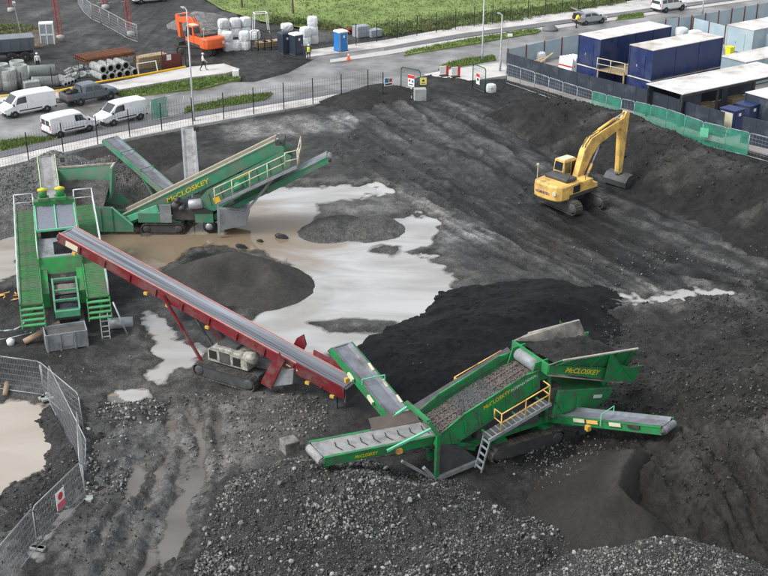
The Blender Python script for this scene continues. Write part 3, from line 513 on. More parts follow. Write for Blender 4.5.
# ------------------------------------------------------------------ stones
def stone_mesh(name, npts, seed):
    """angular broken stone: the hull of a few points on a squashed ball"""
    bm = bmesh.new(); r = random.Random(seed)
    for _ in range(npts):
        v = Vector((r.gauss(0,1), r.gauss(0,1), r.gauss(0,1))).normalized()*r.uniform(.42,.58); bm.verts.new(v)
    h = bmesh.ops.convex_hull(bm, input=bm.verts); bmesh.ops.delete(bm, geom=[e for e in h['geom_interior'] if isinstance(e, bmesh.types.BMVert)], context='VERTS')
    bmesh.ops.recalc_face_normals(bm, faces=bm.faces); me = bpy.data.meshes.new(name); bm.to_mesh(me); bm.free(); return me
def stone_mat():
    m, t, b = new_mat('broken_stone'); N = t.nodes.new; L = t.links.new; oi = N('ShaderNodeObjectInfo'); at_ = N('ShaderNodeAttribute'); at_.attribute_name = 'tone'
    mr = N('ShaderNodeMapRange'); mr.inputs[3].default_value = .10; mr.inputs[4].default_value = .34; L(oi.outputs['Random'], mr.inputs[0])
    n = N('ShaderNodeTexNoise'); n.inputs['Scale'].default_value = 7; n.inputs['Detail'].default_value = 6; L(N('ShaderNodeNewGeometry').outputs['Position'], n.inputs['Vector'])
    mp = N('ShaderNodeMapRange'); mp.inputs[1].default_value = .3; mp.inputs[2].default_value = .7; mp.inputs[3].default_value = .6; mp.inputs[4].default_value = 1.3; L(n.outputs['Fac'], mp.inputs[0])
    a = N('ShaderNodeMath'); a.operation = 'MULTIPLY'; L(mr.outputs[0], a.inputs[0]); L(mp.outputs[0], a.inputs[1])
    sc = N('ShaderNodeVectorMath'); sc.operation = 'SCALE'; sc.inputs[0].default_value = (1, .99, .965); L(a.outputs[0], sc.inputs['Scale']); L(sc.outputs[0], b.inputs['Base Color']); b.inputs['Roughness'].default_value = .8
    m2 = m.copy(); m2.name = 'broken_stone_small'; t2 = m2.node_tree
    mu = [x for x in t2.nodes if x.type == 'MATH'][0]; aa = [x for x in t2.nodes if x.type == 'ATTRIBUTE'][0]
    for l in list(t2.links):
        if l.to_node == mu and l.to_socket == mu.inputs[0]: t2.links.remove(l)
    t2.links.new(aa.outputs['Fac'], mu.inputs[0]); return m, m2
M['stone'], M['stone_small'] = stone_mat()
BIG = [stone_mesh('stone', 18, 100+i) for i in range(8)]
for me in BIG: me.materials.append(M['stone'])
_sm = [stone_mesh('chip', 9, 200+i) for i in range(8)]; SMV = []
for me in _sm:
    v = np.empty(len(me.vertices)*3); me.vertices.foreach_get('co', v); f = np.empty(len(me.polygons)*3, int); me.polygons.foreach_get('vertices', f); SMV.append((v.reshape(-1, 3), f.reshape(-1, 3)))
def rot_mats(n):
    q = rng.normal(size=(n, 4)); q /= np.linalg.norm(q, axis=1)[:, None]; w_, x, y, z = q.T
    return np.stack([1-2*(y*y+z*z), 2*(x*y-z*w_), 2*(x*z+y*w_), 2*(x*y+z*w_), 1-2*(x*x+z*z), 2*(y*z-x*w_), 2*(x*z-y*w_), 2*(y*z+x*w_), 1-2*(x*x+y*y)], 1).reshape(n, 3, 3)
def chips(name, x, y, z, size, tones, parent=None, origin=(0,0,0)):
    n = len(x); RM_ = rot_mats(n); sc = size[:, None]*rng.uniform(.55, 1.35, (n, 3)); allv = []; allf = []; allt = []; o = 0
    P = np.stack([x, y, z], 1)-np.array(origin); k = rng.integers(0, 8, n)
    for j in range(8):
        s = np.where(k == j)[0]
        if not len(s): continue
        bv, bf = SMV[j]
        if len(bv) > 12: pass
        vv = np.einsum('nij,nkj->nki', RM_[s], bv[None]*sc[s][:, None, :])+P[s][:, None, :]
        allv.append(vv.reshape(-1, 3)); allf.append((bf[None]+(np.arange(len(s))*len(bv))[:, None, None]+o).reshape(-1, 3)); allt.append(np.repeat(tones[s], len(bv))); o += vv.shape[0]*vv.shape[1]
    return obj(name, np_mesh(name, np.concatenate(allv), np.concatenate(allf), M['stone_small'], False, dict(tone=np.concatenate(allt))), parent)
def rubble_pile(label, fn, poly, nsmall, nbig, res, tone, smin, smax, bmin, bmax, tl=.07, th=.34):
    root = thing('rubble_pile', label, 'rubble'); c = (float(np.mean([p[0] for p in poly])), float(np.mean([p[1] for p in poly])), 0); root.location = c
    o = heap('core', None, fn, res, M['gravel'], tone, .1, .1, .4, parent=root); o.location = Vector(o.location)-Vector(c)
    x, y = scatter_poly(poly, nsmall); z = fn(x, y); k = z > yard(x, y)-.05; x, y, z = x[k], y[k], z[k]; n = len(x)
    cl = sstep(-.35, .4, fbm(x*.45, y*.45, 3, 95)); size = (smin+(smax-smin)*rng.random(n)**3.4)*(.75+.5*cl); tn = (tl+(th-tl)*rng.random(n)**1.6)*(.7+.4*cl)
    s = chips('broken_stone', x, y, z+size*.22, size, tn, root, c); tag(s, kind='stuff')
    x, y = scatter_poly(poly, nbig); z = fn(x, y); k = z > yard(x, y)-.02
    for a, b, h in zip(x[k], y[k], z[k]):
        d = bmin+(bmax-bmin)*random.random()**2.2; s = obj('stone', BIG[random.randrange(8)], root); s.location = (a-c[0], b-c[1], h+d*.2); s.scale = (d*random.uniform(.8,1.3), d*random.uniform(.7,1), d*random.uniform(.6,.9))
        s.rotation_euler = (random.uniform(-.5,.5), random.uniform(-.5,.5), random.uniform(0,6.3))
    return root
f_r1 = heap_fn([ridge([(250,488,.5),(305,472,1.8),(340,478,1.85),(400,494,1.6),(450,512,1.2)], .45, .25), ridge([(215,575,.5),(290,545,1.0),(330,590,1.1)], .3, .6), ridge([(400,590,1.1),(480,545,1.2),(540,540,.8)], .3, .6)], .28, .8, .14, 15)
rubble_pile('broad pile of grey broken rubble below the discharge belt of the front screener', f_r1, gp((188,612),(198,540),(226,486),(280,462),(352,462),(430,478),(500,474),(590,500),(590,560),(560,612)), 48000, 290, .08, .05, .025, .14, .12, .28, .04, .29)
f_r2 = heap_fn([ridge([(548,580,.8),(606,566,1.3),(672,548,1.75),(706,556,1.6),(752,592,1.2)], .5, .5)], .12, 1.1, .09, 16)
rubble_pile('pale grey rubble pile at the foot of the smooth dark curved heap', f_r2, gp((520,612),(540,566),(590,548),(640,532),(690,528),(730,545),(790,590),(790,620)), 20000, 180, .07, .06, .025, .12, .10, .21, .05, .32)
# loose stones lying about the yard
def loose(pix, n, smin, smax, tl, th):
    x, y = scatter_poly(gp(*pix), n); cl = fbm(x*.35, y*.35, 3, 90); k = rng.random(len(x)) < sstep(-.5, .5, cl); x, y = x[k], y[k]
    s = smin+(smax-smin)*rng.random(len(x))**3; return x, y, s, tl+(th-tl)*rng.random(len(x))**1.5
allp = [loose(*a) for a in (([(78,425),(100,402),(150,398),(180,404),(150,470),(130,500),(84,500)], 2600, .04, .22, .08, .40), ([(440,470),(560,440),(640,436),(600,470),(560,520),(520,500)], 2200, .03, .16, .06, .32),
  ([(600,305),(768,290),(768,400),(640,440),(560,400),(600,340)], 3200, .03, .14, .03, .15), ([(-20,410),(60,410),(86,470),(40,560),(-20,576)], 900, .04, .16, .04, .2), ([(180,396),(330,390),(330,440),(230,470),(190,520)], 2400, .03, .2, .06, .28),
  ([(640,420),(768,410),(768,470),(660,460)], 900, .03, .15, .05, .2), ([(100,410),(200,400),(190,560),(60,576)], 1500, .02, .12, .06, .3), ([(560,240),(768,250),(768,300),(600,300)], 1500, .03, .2, .05, .22), ([(20,330),(140,330),(150,390),(80,400)], 700, .03, .15, .05, .2),
  ([(600,300),(790,285),(800,470),(690,470),(640,440),(560,400),(600,340)], 4500, .04, .24, .012, .05), ([(505,104),(560,96),(640,112),(790,175),(790,240),(640,192),(560,140)], 2500, .06, .32, .012, .05), ([(-20,400),(210,398),(190,590),(-20,590)], 3000, .03, .16, .015, .07), ([(560,470),(640,440),(790,430),(790,540),(690,540)], 2500, .03, .2, .012, .06),
  ([(330,360),(400,330),(560,270),(600,290),(600,340),(440,400)], 700, .03, .12, .01, .08), ([(300,120),(480,110),(560,200),(420,230)], 900, .03, .22, .04, .16))]
x = np.concatenate([a[0] for a in allp]); y = np.concatenate([a[1] for a in allp]); s = np.concatenate([a[2] for a in allp]); tn = np.concatenate([a[3] for a in allp])
z = yard(x, y)
for fn in (f_coal, f_soil, f_p7, f_p9, f_p10, f_p11, f_p12, f_r1): z = np.maximum(z, fn(x, y))
k = z > -.05; tag(chips('loose_stones', x[k], y[k], z[k]+s[k]*.15, s[k], tn[k]), 'loose grey stones and crumbs scattered over the muddy yard', 'stones', None, 'stuff')
# coarse gravel showing on the faces of the two heaps behind the rear machines
for o_, fn, P_ in ((HG1, f_g1, gp((-20,230),(-20,170),(50,140),(90,160),(80,215))), (HG2, f_g2, gp((60,215),(80,158),(130,150),(190,180),(170,215)))):
    gx_, gy_ = scatter_poly(P_, 6500); gz_ = fn(gx_, gy_); k = gz_ > .1; sz_ = rng.uniform(.05, .15, k.sum()); tag(chips('surface_gravel', gx_[k], gy_[k], gz_[k]+.01, sz_, rng.uniform(.04, .26, k.sum()), o_, tuple(o_.location)), kind='stuff')
# dark lumps sitting in the brown water in front of the rear screener
for u, v, lab, d in ((281,237,'largest black lump lying in shallow brown water beyond the sand heap', 1.1), (260,241,'smallest black lump lying in shallow brown water beyond the sand heap', .55), (241,247,'flat black lump at the water edge touching the sand heap foot', .95)):
    o = obj('mud_lump', BIG[int(u) % 8].copy()); o.data.materials.clear(); o.data.materials.append(M['rubber']); o.location = at(u, v)+V(0, 0, .02); o.scale = (d, d*.5, .5*d); o.rotation_euler = (0, 0, -.5); tag(o, lab, 'lump')
# a concrete block by the rubble pile
mb = MB(); b0 = at(290, 452); mb.box((0,0,.32), (.75,.7,.62), .5); o = mb.build('concrete_block', M['old_concrete'], None, bevel=.05); o.location = b0+V(0,0,.05)
tag(o, 'worn grey concrete block beside the end of the discharge belt', 'block')
# ------------------------------------------------------------------ machine parts
def track_unit(root, x0, x1, yc, w_, h, rz=0, z0=.0, m=None):
    m = m or M['track']; mb = MB(); r = h/2-.03; L = x1-x0-h; per = 2*L+2*math.pi*r; n = int(per/.2); xm = (x0+x1)/2
    cr, sr = math.cos(rz), math.sin(rz)
    def tr(p): x, y, z = p; return V(x*cr-y*sr, x*sr+y*cr, z)
    for k in range(n):
        s = k*per/n
        if s < L: p = (x0+h/2+s, h-.03); a = 0
        elif s < L+math.pi*r: t = (s-L)/r; p = (x1-h/2+r*math.sin(t), h/2+r*math.cos(t)); a = t
        elif s < 2*L+math.pi*r: p = (x1-h/2-(s-L-math.pi*r), .03); a = math.pi
        else: t = (s-2*L-math.pi*r)/r; p = (x0+h/2-r*math.sin(t), h/2-r*math.cos(t)); a = math.pi+t
        Mx = Matrix.Rotation(rz, 3, 'Z') @ Matrix.Rotation(a, 3, 'Y'); c = tr((p[0], yc, p[1]+z0))
        mb.box(c, (.175, w_, .05), M=Mx); mb.box(c+Mx @ V(0, 0, .035), (.04, w_*.96, .04), M=Mx)
    t = mb.build('track', m, root)
    fr = MB(); ring = []
    for yy in (yc-w_*.36, yc+w_*.36):
        pr = [(x0+h/2, .1), (x1-h/2, .1), (x1-.16, h/2), (x1-h/2, h-.1), (x0+h/2, h-.1), (x0+.16, h/2)]; ring.append([tr((a, yy, b+z0)) for a, b in pr])
    fr.loft(ring); fr.build('track_frame', M['dgrey'], t)
    for xx in (x0+h/2, x1-h/2):
        sp = MB(); sp.lathe(tr((xx, yc-w_*.46, h/2+z0)), tr((0,1,0)), [(0,.05),(0,h*.3),(.04,h*.36),(w_*.92-.04,h*.36),(w_*.92,h*.3),(w_*.92,.05)], 14); sp.build('sprocket', M['dgrey'], t, True)
    return t
def conveyor(root, p0, p1, wid, fm, bm, fh=.32, fw=.07, cleat=0, trough=.1, drop=.0, pr=.17, edge=None, fname='conveyor_frame'):
    """frame with side beams and cross members > belt, pulleys, cleats, edge strips"""
    p0, p1 = Vector(p0), Vector(p1); d = (p1-p0).normalized(); L = (p1-p0).length; side = d.cross(V(0,0,1)).normalized(); up = side.cross(d)
    fr = MB()
    for sg in (-1, 1):
        o = side*sg*(wid/2+fw/2+.02)+up*(-fh/2+.06-drop); fr.beam(p0+o, p1+o, fw, fh, up); fr.beam(p0+o+up*(fh/2), p1+o+up*(fh/2), fw+.06, .03, up)
    k = max(2, int(L/1.1))
    for i in range(k+1):
        c = p0+d*(L*i/k if 0 < i < k else (L*i/k)*.98+.01); fr.beam(c-side*(wid/2)+up*(-fh+.08-drop), c+side*(wid/2)+up*(-fh+.08-drop), .06, .08, up)
    f = fr.build(fname, fm, root)
    b = MB(); pts = [(-wid/2, trough), (-wid*.3, .01), (wid*.3, .01), (wid/2, trough)]
    def rng_(c): return [c+side*x+up*y for x, y in pts]+[c+side*x+up*(y-.03) for x, y in reversed(pts)]
    b.loft([rng_(p0+d*.05), rng_(p0+d*L*.5), rng_(p1-d*.05)])
    b.loft([[p0+side*x+up*(-2*pr+y) for x, y in ((-wid*.45,0),(wid*.45,0),(wid*.45,-.02),(-wid*.45,-.02))], [p1+side*x+up*(-2*pr+y) for x, y in ((-wid*.45,0),(wid*.45,0),(wid*.45,-.02),(-wid*.45,-.02))]])
    for e, sg in ((p0, -1), (p1, 1)):
        rings = []
        for x in (-wid*.47, wid*.47):
            rings.append([e+side*x+up*(-pr+math.cos(t)*(pr+.012))+d*sg*math.sin(t)*(pr+.012) for t in np.linspace(0, math.pi, 9)]+[e+side*x+up*(-pr+math.cos(t)*(pr-.012))+d*sg*math.sin(t)*(pr-.012) for t in np.linspace(math.pi, 0, 9)])
        b.loft(rings)
    bo = b.build('belt', bm, f)
    for e in (p0, p1):
        q = MB(); q.tube(e-side*(wid*.56)-up*pr, e+side*(wid*.56)-up*pr, pr*.9, 12); q.tube(e-side*(wid*.62)-up*pr, e+side*(wid*.62)-up*pr, .05, 8); q.build('pulley', M['dgrey'], f, True)
    n = int(L/cleat) if cleat else 0
    for i in range(n):
        c = p0+d*(cleat*(i+.5))+up*.03; q = MB(); q.beam(c-side*wid*.28-d*.12, c, .03, .03, up); q.beam(c, c+side*wid*.28-d*.12, .03, .03, up); q.build('cleat', M['rubber'], f)
    if edge:
        for sg in (-1, 1):
            q = MB(); o = side*sg*(wid/2+.06)+up*(.13); q.beam(p0+o, p1+o, .05, .06, up); q.build('edge_strip', edge, f)
    return f, d, side, up
def handrail(root, base, h, m, r=.025, mid=True, close=False, parts='handrail'):
    mb = MB(); up = V(0, 0, h); B = [Vector(b) for b in base]
    for b in B: mb.tube(b, b+up, r, 6)
    mb.path([b+up for b in B], r, 6)
    if mid: mb.path([b+up*.5 for b in B], r*.85, 6)
    if close: mb.tube(B[0]+up, B[-1]+up, r, 6)
    return mb.build(parts, m, root, True)
def ladder(root, p, q, wdir, wid, m, n=5):
    p, q, wd = Vector(p), Vector(q), Vector(wdir).normalized(); mb = MB()
    for s in (-1, 1): mb.beam(p+wd*s*wid/2, q+wd*s*wid/2, .05, .07)
    o = mb.build('ladder', m, root)
    for i in range(n):
        t = (i+.5)/n; c = p.lerp(q, t); r = MB(); r.beam(c-wd*wid/2, c+wd*wid/2, .10, .03); r.build('rung', m, o)
    return o
def lerp_pts(a, b, n): a, b = Vector(a), Vector(b); return [a.lerp(b, i/(n-1)) for i in range(n)]
def local(wp, root):
    c, s = math.cos(-root.rotation_euler.z), math.sin(-root.rotation_euler.z); d = Vector(wp)-root.location; return V(d.x*c-d.y*s, d.x*s+d.y*c, d.z)
def heapmesh(root, name, quad, hump, m, tone, nseg=14, seed=0, warm=.15, rough=.06):
    """loose material filling a bin: a patch between four corners that humps in the middle"""
    a, b, c, d = [Vector(q) for q in quad]; vs = []
    for j in range(nseg+1):
        for i in range(nseg+1):
            u, v = i/nseg, j/nseg; p = a.lerp(b, u).lerp(d.lerp(c, u), v); e = 16*u*(1-u)*v*(1-v); n = float(fbm(np.array([p.x*2.1]), np.array([p.y*2.1]), 3, seed)[0]); vs.append((p.x, p.y, p.z+hump*e**.7+rough*n*min(1, 4*e)))
    f = np.array([[j*(nseg+1)+i, j*(nseg+1)+i+1, (j+1)*(nseg+1)+i+1, (j+1)*(nseg+1)+i] for j in range(nseg) for i in range(nseg)]); k = len(vs)
    return obj(name, np_mesh(name, np.array(vs), f, m, True, dict(tone=np.full(k, tone), warm=np.full(k, warm), wet=np.zeros(k))), root)

# ================================================================== front screener
A = thing('tracked_screener', 'clean green tracked screener with yellow railings and a full feed hopper beside the black heap', 'screener', (5.75, 48.75, .04), R(29))
for n_ in (-1.15, 1.15): track_unit(A, -1.75, 2.35, n_, .5, .85)
mb = MB()
for n_ in (-.62, .62): mb.beam((-4.7, n_, 1.0), (4.8, n_, 1.25), .22, .34)
for s in (-4.4, -2.6, -.8, 1.0, 2.8, 4.6): mb.beam((s, -.62, 1.05), (s, .62, 1.05), .16, .2)
for s in (-1.0, 1.6): mb.bx(s-.3, s+.3, -1.0, 1.0, .35, .95)
mb.build('chassis', M['green'], A)
mb = MB(); mb.bx(-2.2, 1.2, -.75, .75, 1.2, 1.95); mb.bx(-4.1, -2.3, -.5, .5, 1.15, 1.5); mb.build('under_deck_tank', M['dgrey'], A, bevel=.03)
# screen box: two side plates, a deck with cross bars, a rubber apron, fines and stones on top
prof = [(-4.3,2.3),(-3.1,2.95),(.1,4.05),(.85,4.08),(.95,3.15),(-.2,2.75),(-3.5,1.55),(-4.45,1.75)]
for n_, dn in ((-1.0, -.06), (1.0, .06)):
    mb = MB(); mb.prism([(s, n_, z) for s, z in prof], (0, dn, 0)); sp = mb.build('screen_side', M['green'], A, bevel=.012)
    sg = -1 if n_ < 0 else 1
    for k in range(7):
        t = k/6; s = -3.7+t*4.3; zt = np.interp(s, [-4.3,-3.1,.1,.85], [2.3,2.95,4.05,4.08])-.12; zb = np.interp(s, [-3.5,-.2,.95], [1.6,2.8,3.2])+.08
        q = MB(); q.beam((s, n_+sg*.085, zb), (s-.12, n_+sg*.085, zt-.25), .09, .05, (0, 1, 0)); q.build('stiffener', M['green'], sp)
    q = MB(); q.path([(s, n_+sg*.05, z+.02) for s, z in prof[:4]], .045, 6); q.build('top_edge_tube', M['green'], sp, True)
    for k in range(10):
        s = -3.4+k*.42; z = np.interp(s, [-3.5,.95], [1.72,3.3]); q = MB(); q.tube((s, n_+sg*.055, z), (s, n_+sg*.095, z), .035, 6); q.build('bolt', M['dgrey'], sp)
text('brand_lettering', 'McCLOSKEY', M['letter'], A, (-1.45, -1.075, 3.22), (1, 0, .345), (0, 0, 1), .27, shear=.2, bold=.004)
text('brand_lettering', 'INTERNATIONAL', M['letter_w'], A, (.0, -1.075, 3.70), (1, 0, .33), (0, 0, 1), .19, shear=.2, bold=.002)
mb = MB(); mb.hexa([(-4.25,-.99,1.93),(.85,-.99,3.7),(.85,.99,3.7),(-4.25,.99,1.93),(-4.25,-.99,1.99),(.85,-.99,3.76),(.85,.99,3.76),(-4.25,.99,1.99)]); deck = mb.build('screen_deck', M['feed'], A)
sl_ = (3.76-1.99)/5.1
for k in range(24):
    s = -4.15+k*.212; z = 1.99+(s+4.25)*sl_
    if True: q = MB(); q.beam((s, -.97, z+.03), (s, .97, z+.03), .05, .05); q.build('cross_bar', M['feed'], deck)
for n_ in (-.5, 0, .5):
    q = MB(); q.beam((-4.2, n_, 2.05), (.8, n_, 3.79), .04, .06); q.build('clamp_rail', M['feed'], deck)
q = MB(); q.hexa([(-2.75,-.96,2.56),(-1.0,-.96,3.17),(-1.0,.96,3.17),(-2.75,.96,2.56),(-2.75,-.96,2.62),(-1.0,-.96,3.23),(-1.0,.96,3.23),(-2.75,.96,2.62)]); q.build('rubber_apron', M['dgrey'], deck)
q = MB(); q.hexa([(-4.35,.99,2.2),(.85,.99,3.95),(.85,1.5,4.12),(-4.35,1.5,2.38),(-4.35,.99,2.25),(.85,.99,4.0),(.85,1.5,4.17),(-4.35,1.5,2.43)]); q.build('dust_ledge', M['dgrey'], A)
n = 1700; cx = rng.uniform(-4.1, .75, n); cy = rng.uniform(-.95, .95, n); kk = (rng.random(n) < np.where((cx > -2.6) & (cx < -1.0), .8, 1)); cx, cy = cx[kk], cy[kk]
tag(chips('deck_stones', cx, cy, 2.05+(cx+4.25)*sl_+np.where((cx > -2.75) & (cx < -1.0), .07, 0), rng.uniform(.03, .10, len(cx)), rng.uniform(.05, .17, len(cx)), A), kind='stuff')
# feed conveyor head drum between screen and hopper
q = MB(); q.tube((.95, -.72, 4.12), (.95, .72, 4.12), .3, 18); hd = q.build('head_drum', M['grey'], A, True)
for n_ in (-.85, .85): q = MB(); q.prism([(.4, n_, 3.5), (1.5, n_, 3.5), (1.4, n_, 4.5), (.7, n_, 4.45)], (0, .07 if n_ > 0 else -.07, 0)); q.build('drum_cheek', M['green'], A)
# hopper: a sloping trough body with flared wings and a rear door
hz = lambda s: 4.1-.36*(s-1.1)
for sg in (-1, 1):
    q = MB(); q.prism([(1.05, sg*1.4, hz(1.05)), (5.5, sg*1.4, hz(5.5)), (5.6, sg*1.4, hz(5.5)+.72), (1.05, sg*1.4, hz(1.05)+.38)], (0, sg*.06, 0)); hs = q.build('hopper_side', M['green'], A, bevel=.012)
    wtop = [(1.6, 1.75, 4.75), (5.7, 2.0, 4.45)] if sg < 0 else [(2.2, 1.75, 4.45), (5.3, 1.9, 4.35)]
    q = MB(); a0 = V(1.05, sg*1.42, hz(1.05)+.36); b0 = V(5.6, sg*1.42, hz(5.5)+.70); b1 = V(wtop[1][0], sg*wtop[1][1], wtop[1][2]); a1 = V(wtop[0][0], sg*wtop[0][1], wtop[0][2]); off = V(0, -sg*.05, .02)
    q.hexa([a0, b0, b1, a1, a0+off, b0+off, b1+off, a1+off]); wg = q.build('hopper_wing', M['green'] if sg < 0 else M['flap'], A)
    q = MB(); q.beam(a1, b1, .1, .06); q.build('wing_rim', M['worn'], wg)
    for t in (.08, .3, .52, .74, .94): q = MB(); q.beam(a0.lerp(b0, t)+V(0, sg*.05, .02), a1.lerp(b1, t)+V(0, sg*.03, -.04), .07, .1, (1, 0, 0)); q.build('wing_rib', M['green'], wg)
q = MB(); q.hexa([(1.05,-1.4,3.95),(5.5,-1.4,2.4),(5.5,1.4,2.4),(1.05,1.4,3.95),(1.05,-1.4,4.0),(5.5,-1.4,2.46),(5.5,1.4,2.46),(1.05,1.4,4.0)]); q.build('hopper_floor', M['worn'], A)
q = MB(); q.hexa([(1.0,-1.4,4.0),(1.08,-1.4,4.0),(1.08,1.4,4.0),(1.0,1.4,4.0),(1.05,-1.42,4.5),(1.13,-1.42,4.5),(1.13,1.42,4.5),(1.05,1.42,4.5)]); q.build('hopper_front_wall', M['green'], A)
# rear door plates swung open on both sides, inner face bare
for sg in (-1, 1):
    q = MB(); ringA = []
    pts = [(4.15, sg*1.6, hz(4.15)-.02), (5.75, sg*1.78, 2.62), (6.05, sg*2.0, 3.5), (5.3, sg*1.98, 3.58), (4.75, sg*1.95, 3.85), (4.35, sg*1.95, 4.4), (4.15, sg*1.9, 4.6)]
    q.prism(pts, (.0, sg*.05, 0)); q.build('rear_wing', M['green'], A)
text('brand_lettering', 'McCLOSKEY', M['letter'], A, (2.95, -1.475, hz(2.95)+.28), (1, 0, -.33), (0, 0, 1), .34, shear=.25, stretch=1.1, bold=.008)
heapmesh(A, 'hopper_load', [(1.6,-1.45,4.35),(6.2,-1.5,3.05),(6.3,1.5,3.2),(1.6,1.5,4.2)], .6, M['earth'], .03, 18, 4, .2, .35)
# engine canopy slung under the hopper
q = MB(); pr = [(1.6,1.5),(1.9,2.9),(5.0,2.25),(5.1,1.9),(4.2,1.35),(2.6,1.3)]; q.prism([(s, -1.25, z) for s, z in pr], (0, 2.5, 0)); cn = q.build('engine_canopy', M['green'], A, bevel=.05)
for s in (2.2, 2.9): q = MB(); q.bx(s, s+.55, -1.29, -1.24, 1.65, 2.3); q.build('canopy_door', M['green'], cn)
q = MB(); q.box((4.15, -1.275, 2.0), (.5, .03, .16), M=Matrix.Rotation(.2, 3, 'Y')); q.build('decal', M['letter_w'], cn)
q = MB(); q.bx(1.5, 2.1, -1.1, 1.1, 1.4, 3.0); q.build('engine_bulkhead', M['dgrey'], A)
for s, z0, z1 in ((1.5, 1.2, 3.7), (4.7, 1.2, 2.6)):
    for n_ in (-.95, .95): q = MB(); q.beam((s, n_, z0), (s, n_, z1), .14); q.build('hopper_leg', M['green'], A)
# walkways and railings
for sg in (-1, 1):
    q = MB(); q.hexa([(-2.35,sg*1.35,1.86),(.85,sg*1.35,2.8),(.85,sg*1.95,2.8),(-2.35,sg*1.95,1.86),(-2.35,sg*1.35,1.93),(.85,sg*1.35,2.87),(.85,sg*1.95,2.87),(-2.35,sg*1.95,1.93)]); wk = q.build('walkway', M['dgrey'], A)
    q = MB(); q.beam((-2.4,sg*1.98,1.88), (.9,sg*1.98,2.84), .07, .16); q.build('kick_board', M['grey'], wk)
    for k in range(12): s = -2.2+k*.26; q = MB(); q.beam((s, sg*1.37, 1.94+(s+2.35)*.294), (s, sg*1.93, 1.94+(s+2.35)*.294), .05, .02); q.build('grip_bar', M['grey'], wk)
    q = MB(); B = lerp_pts((-1.75,sg*1.95,2.08), (.8,sg*1.95,2.83), 3)
    for b in B: q.tube(b, b+V(0,0,.95), .03, 6)
    for h in (.95, .5): q.path([B[0]+V(0,-sg*.55,h)]+[b+V(0,0,h) for b in B]+[B[-1]+V(0,-sg*.5,h)], .03, 6)
    q.tube(B[0]+V(0,-sg*.55,.5), B[0]+V(0,-sg*.55,.95), .03, 6); q.build('handrail', M['yellow'], A, True)
    for s in (-2.2, -.6, .7): q = MB(); q.beam((s, sg*1.1, 1.9+(s+2.35)*.29), (s, sg*1.95, 1.85+(s+2.35)*.29), .08); q.build('bracket', M['green'], wk)
ladder(A, (-2.75,-1.75,.35), (-2.35,-1.75,1.9), (0,1,0), .5, M['grey'], 5)
# front gantry, its legs and the oversize belt
q = MB(); q.path([(-4.6,-1.2,.2),(-4.55,-1.2,2.4),(-4.95,-1.05,3.1),(-4.95,.85,3.1),(-4.55,1.05,2.6),(-4.6,1.05,.9)], .12, 4); q.build('front_gantry', M['green'], A)
q = MB(); q.beam((-5.25,-1.2,.95), (-4.6,-1.2,.12), .16); q.beam((-4.75,-1.2,.16), (-2.3,-1.2,.42), .2, .2); q.beam((-6.3,-1.1,1.55), (-4.7,-1.2,.2), .12); q.build('front_leg', M['grey'], A)
q = MB(); q.prism([(-4.62,-1.16,.2),(-4.58,-1.16,1.9),(-3.4,-1.16,1.5),(-2.4,-1.16,.5)],(0,.06,0)); q.build('front_plate', M['dgrey'], A)
for n_ in (-.9,.9): q = MB(); q.beam((-4.5,n_,1.9),(-2.4,n_,1.0),.16,.3); q.build('front_brace', M['green'], A)
for sg in (-1, 1): q = MB(); q.beam((-6.9, sg*.86, 2.12), (-4.7, sg*1.08, 2.75), .1); q.build('conveyor_strut', M['green_light'], A)
conveyor(A, (-4.3,0,2.0), (-9.85,-.02,2.55), 1.3, M['green'], M['belt_light'], .42, .09, cleat=.62, trough=.06, pr=.2)
text('brand_lettering', 'McCLOSKEY', M['letter'], A, (-7.9, -.81, 2.18), (1, 0, -.1), (0, 0, 1), .2, shear=.2, bold=.004)
q = MB(); q.hexa([(-6.8,.62,2.3),(-4.4,.62,2.1),(-4.4,1.0,2.5),(-6.8,1.0,2.7),(-6.8,.65,2.33),(-4.4,.65,2.13),(-4.4,1.03,2.53),(-6.8,1.03,2.73)]); q.build('side_skirt', M['feed'], A)
q = MB(); q.box((-6.3,-.86,1.92), (.26,.16,.2)); q.build('drive_motor', M['ydirty'], A)
# left and right product belts
conveyor(A, (-4.35,1.5,1.25), (-5.0,7.15,3.15), 1.05, M['green'], M['belt'], .34, .08, trough=.12)
for k, (s, n_, z) in enumerate(((-4.0,3.2,1.85),(-4.15,4.3,2.2),(-4.3,5.4,2.6),(-5.3,3.6,2.0),(-5.5,5.2,2.5))):
    q = MB(); q.box((s, n_, z), (.12,.5,.16), M=Matrix.Rotation(.32, 3, 'X')); q.build('guard_plate', M['cream'], A)
q = MB(); q.path([(-5.25,4.5,2.3),(-5.25,4.5,2.62),(-4.1,4.38,2.62),(-4.1,4.38,2.3)], .035, 4); q.build('belt_hoop', M['green_light'], A)
for s, n_, z in ((-5.15,2.3,1.2), (-5.6,5.4,2.25)): q = MB(); q.box((s,n_,z), (.2,.16,.24)); q.build('drive_motor', M['ydirty'], A)
conveyor(A, (2.25,-.55,1.35), (4.15,-6.0,2.95), .95, M['green'], M['belt'], .36, .08, trough=.12)
for t, dn, c in ((.3, .66, 'cream'), (.42, .66, 'yellow'), (.62, .66, 'cream'), (.78, .66, 'rubber')):
    p = V(2.25,-.55,1.35).lerp(V(4.15,-6.0,2.95), t); q = MB(); d_ = (V(4.15,-6.0,2.95)-V(2.25,-.55,1.35)).normalized(); sd_ = d_.cross(V(0,0,1)).normalized(); c_ = p-sd_*-.62*(1 if dn > 0 else -1); q.beam(p+sd_*.64-d_*.3+V(0,0,-.02), p+sd_*.64+d_*.3+V(0,0,-.02), .04, .16); q.build('guard_plate', M[c], A)
q = MB(); q.path([(2.55,-3.5,2.0),(2.6,-3.45,2.55),(3.6,-3.1,2.55),(3.6,-3.1,2.0)], .025, 4); q.build('belt_hoop', M['green_light'], A)
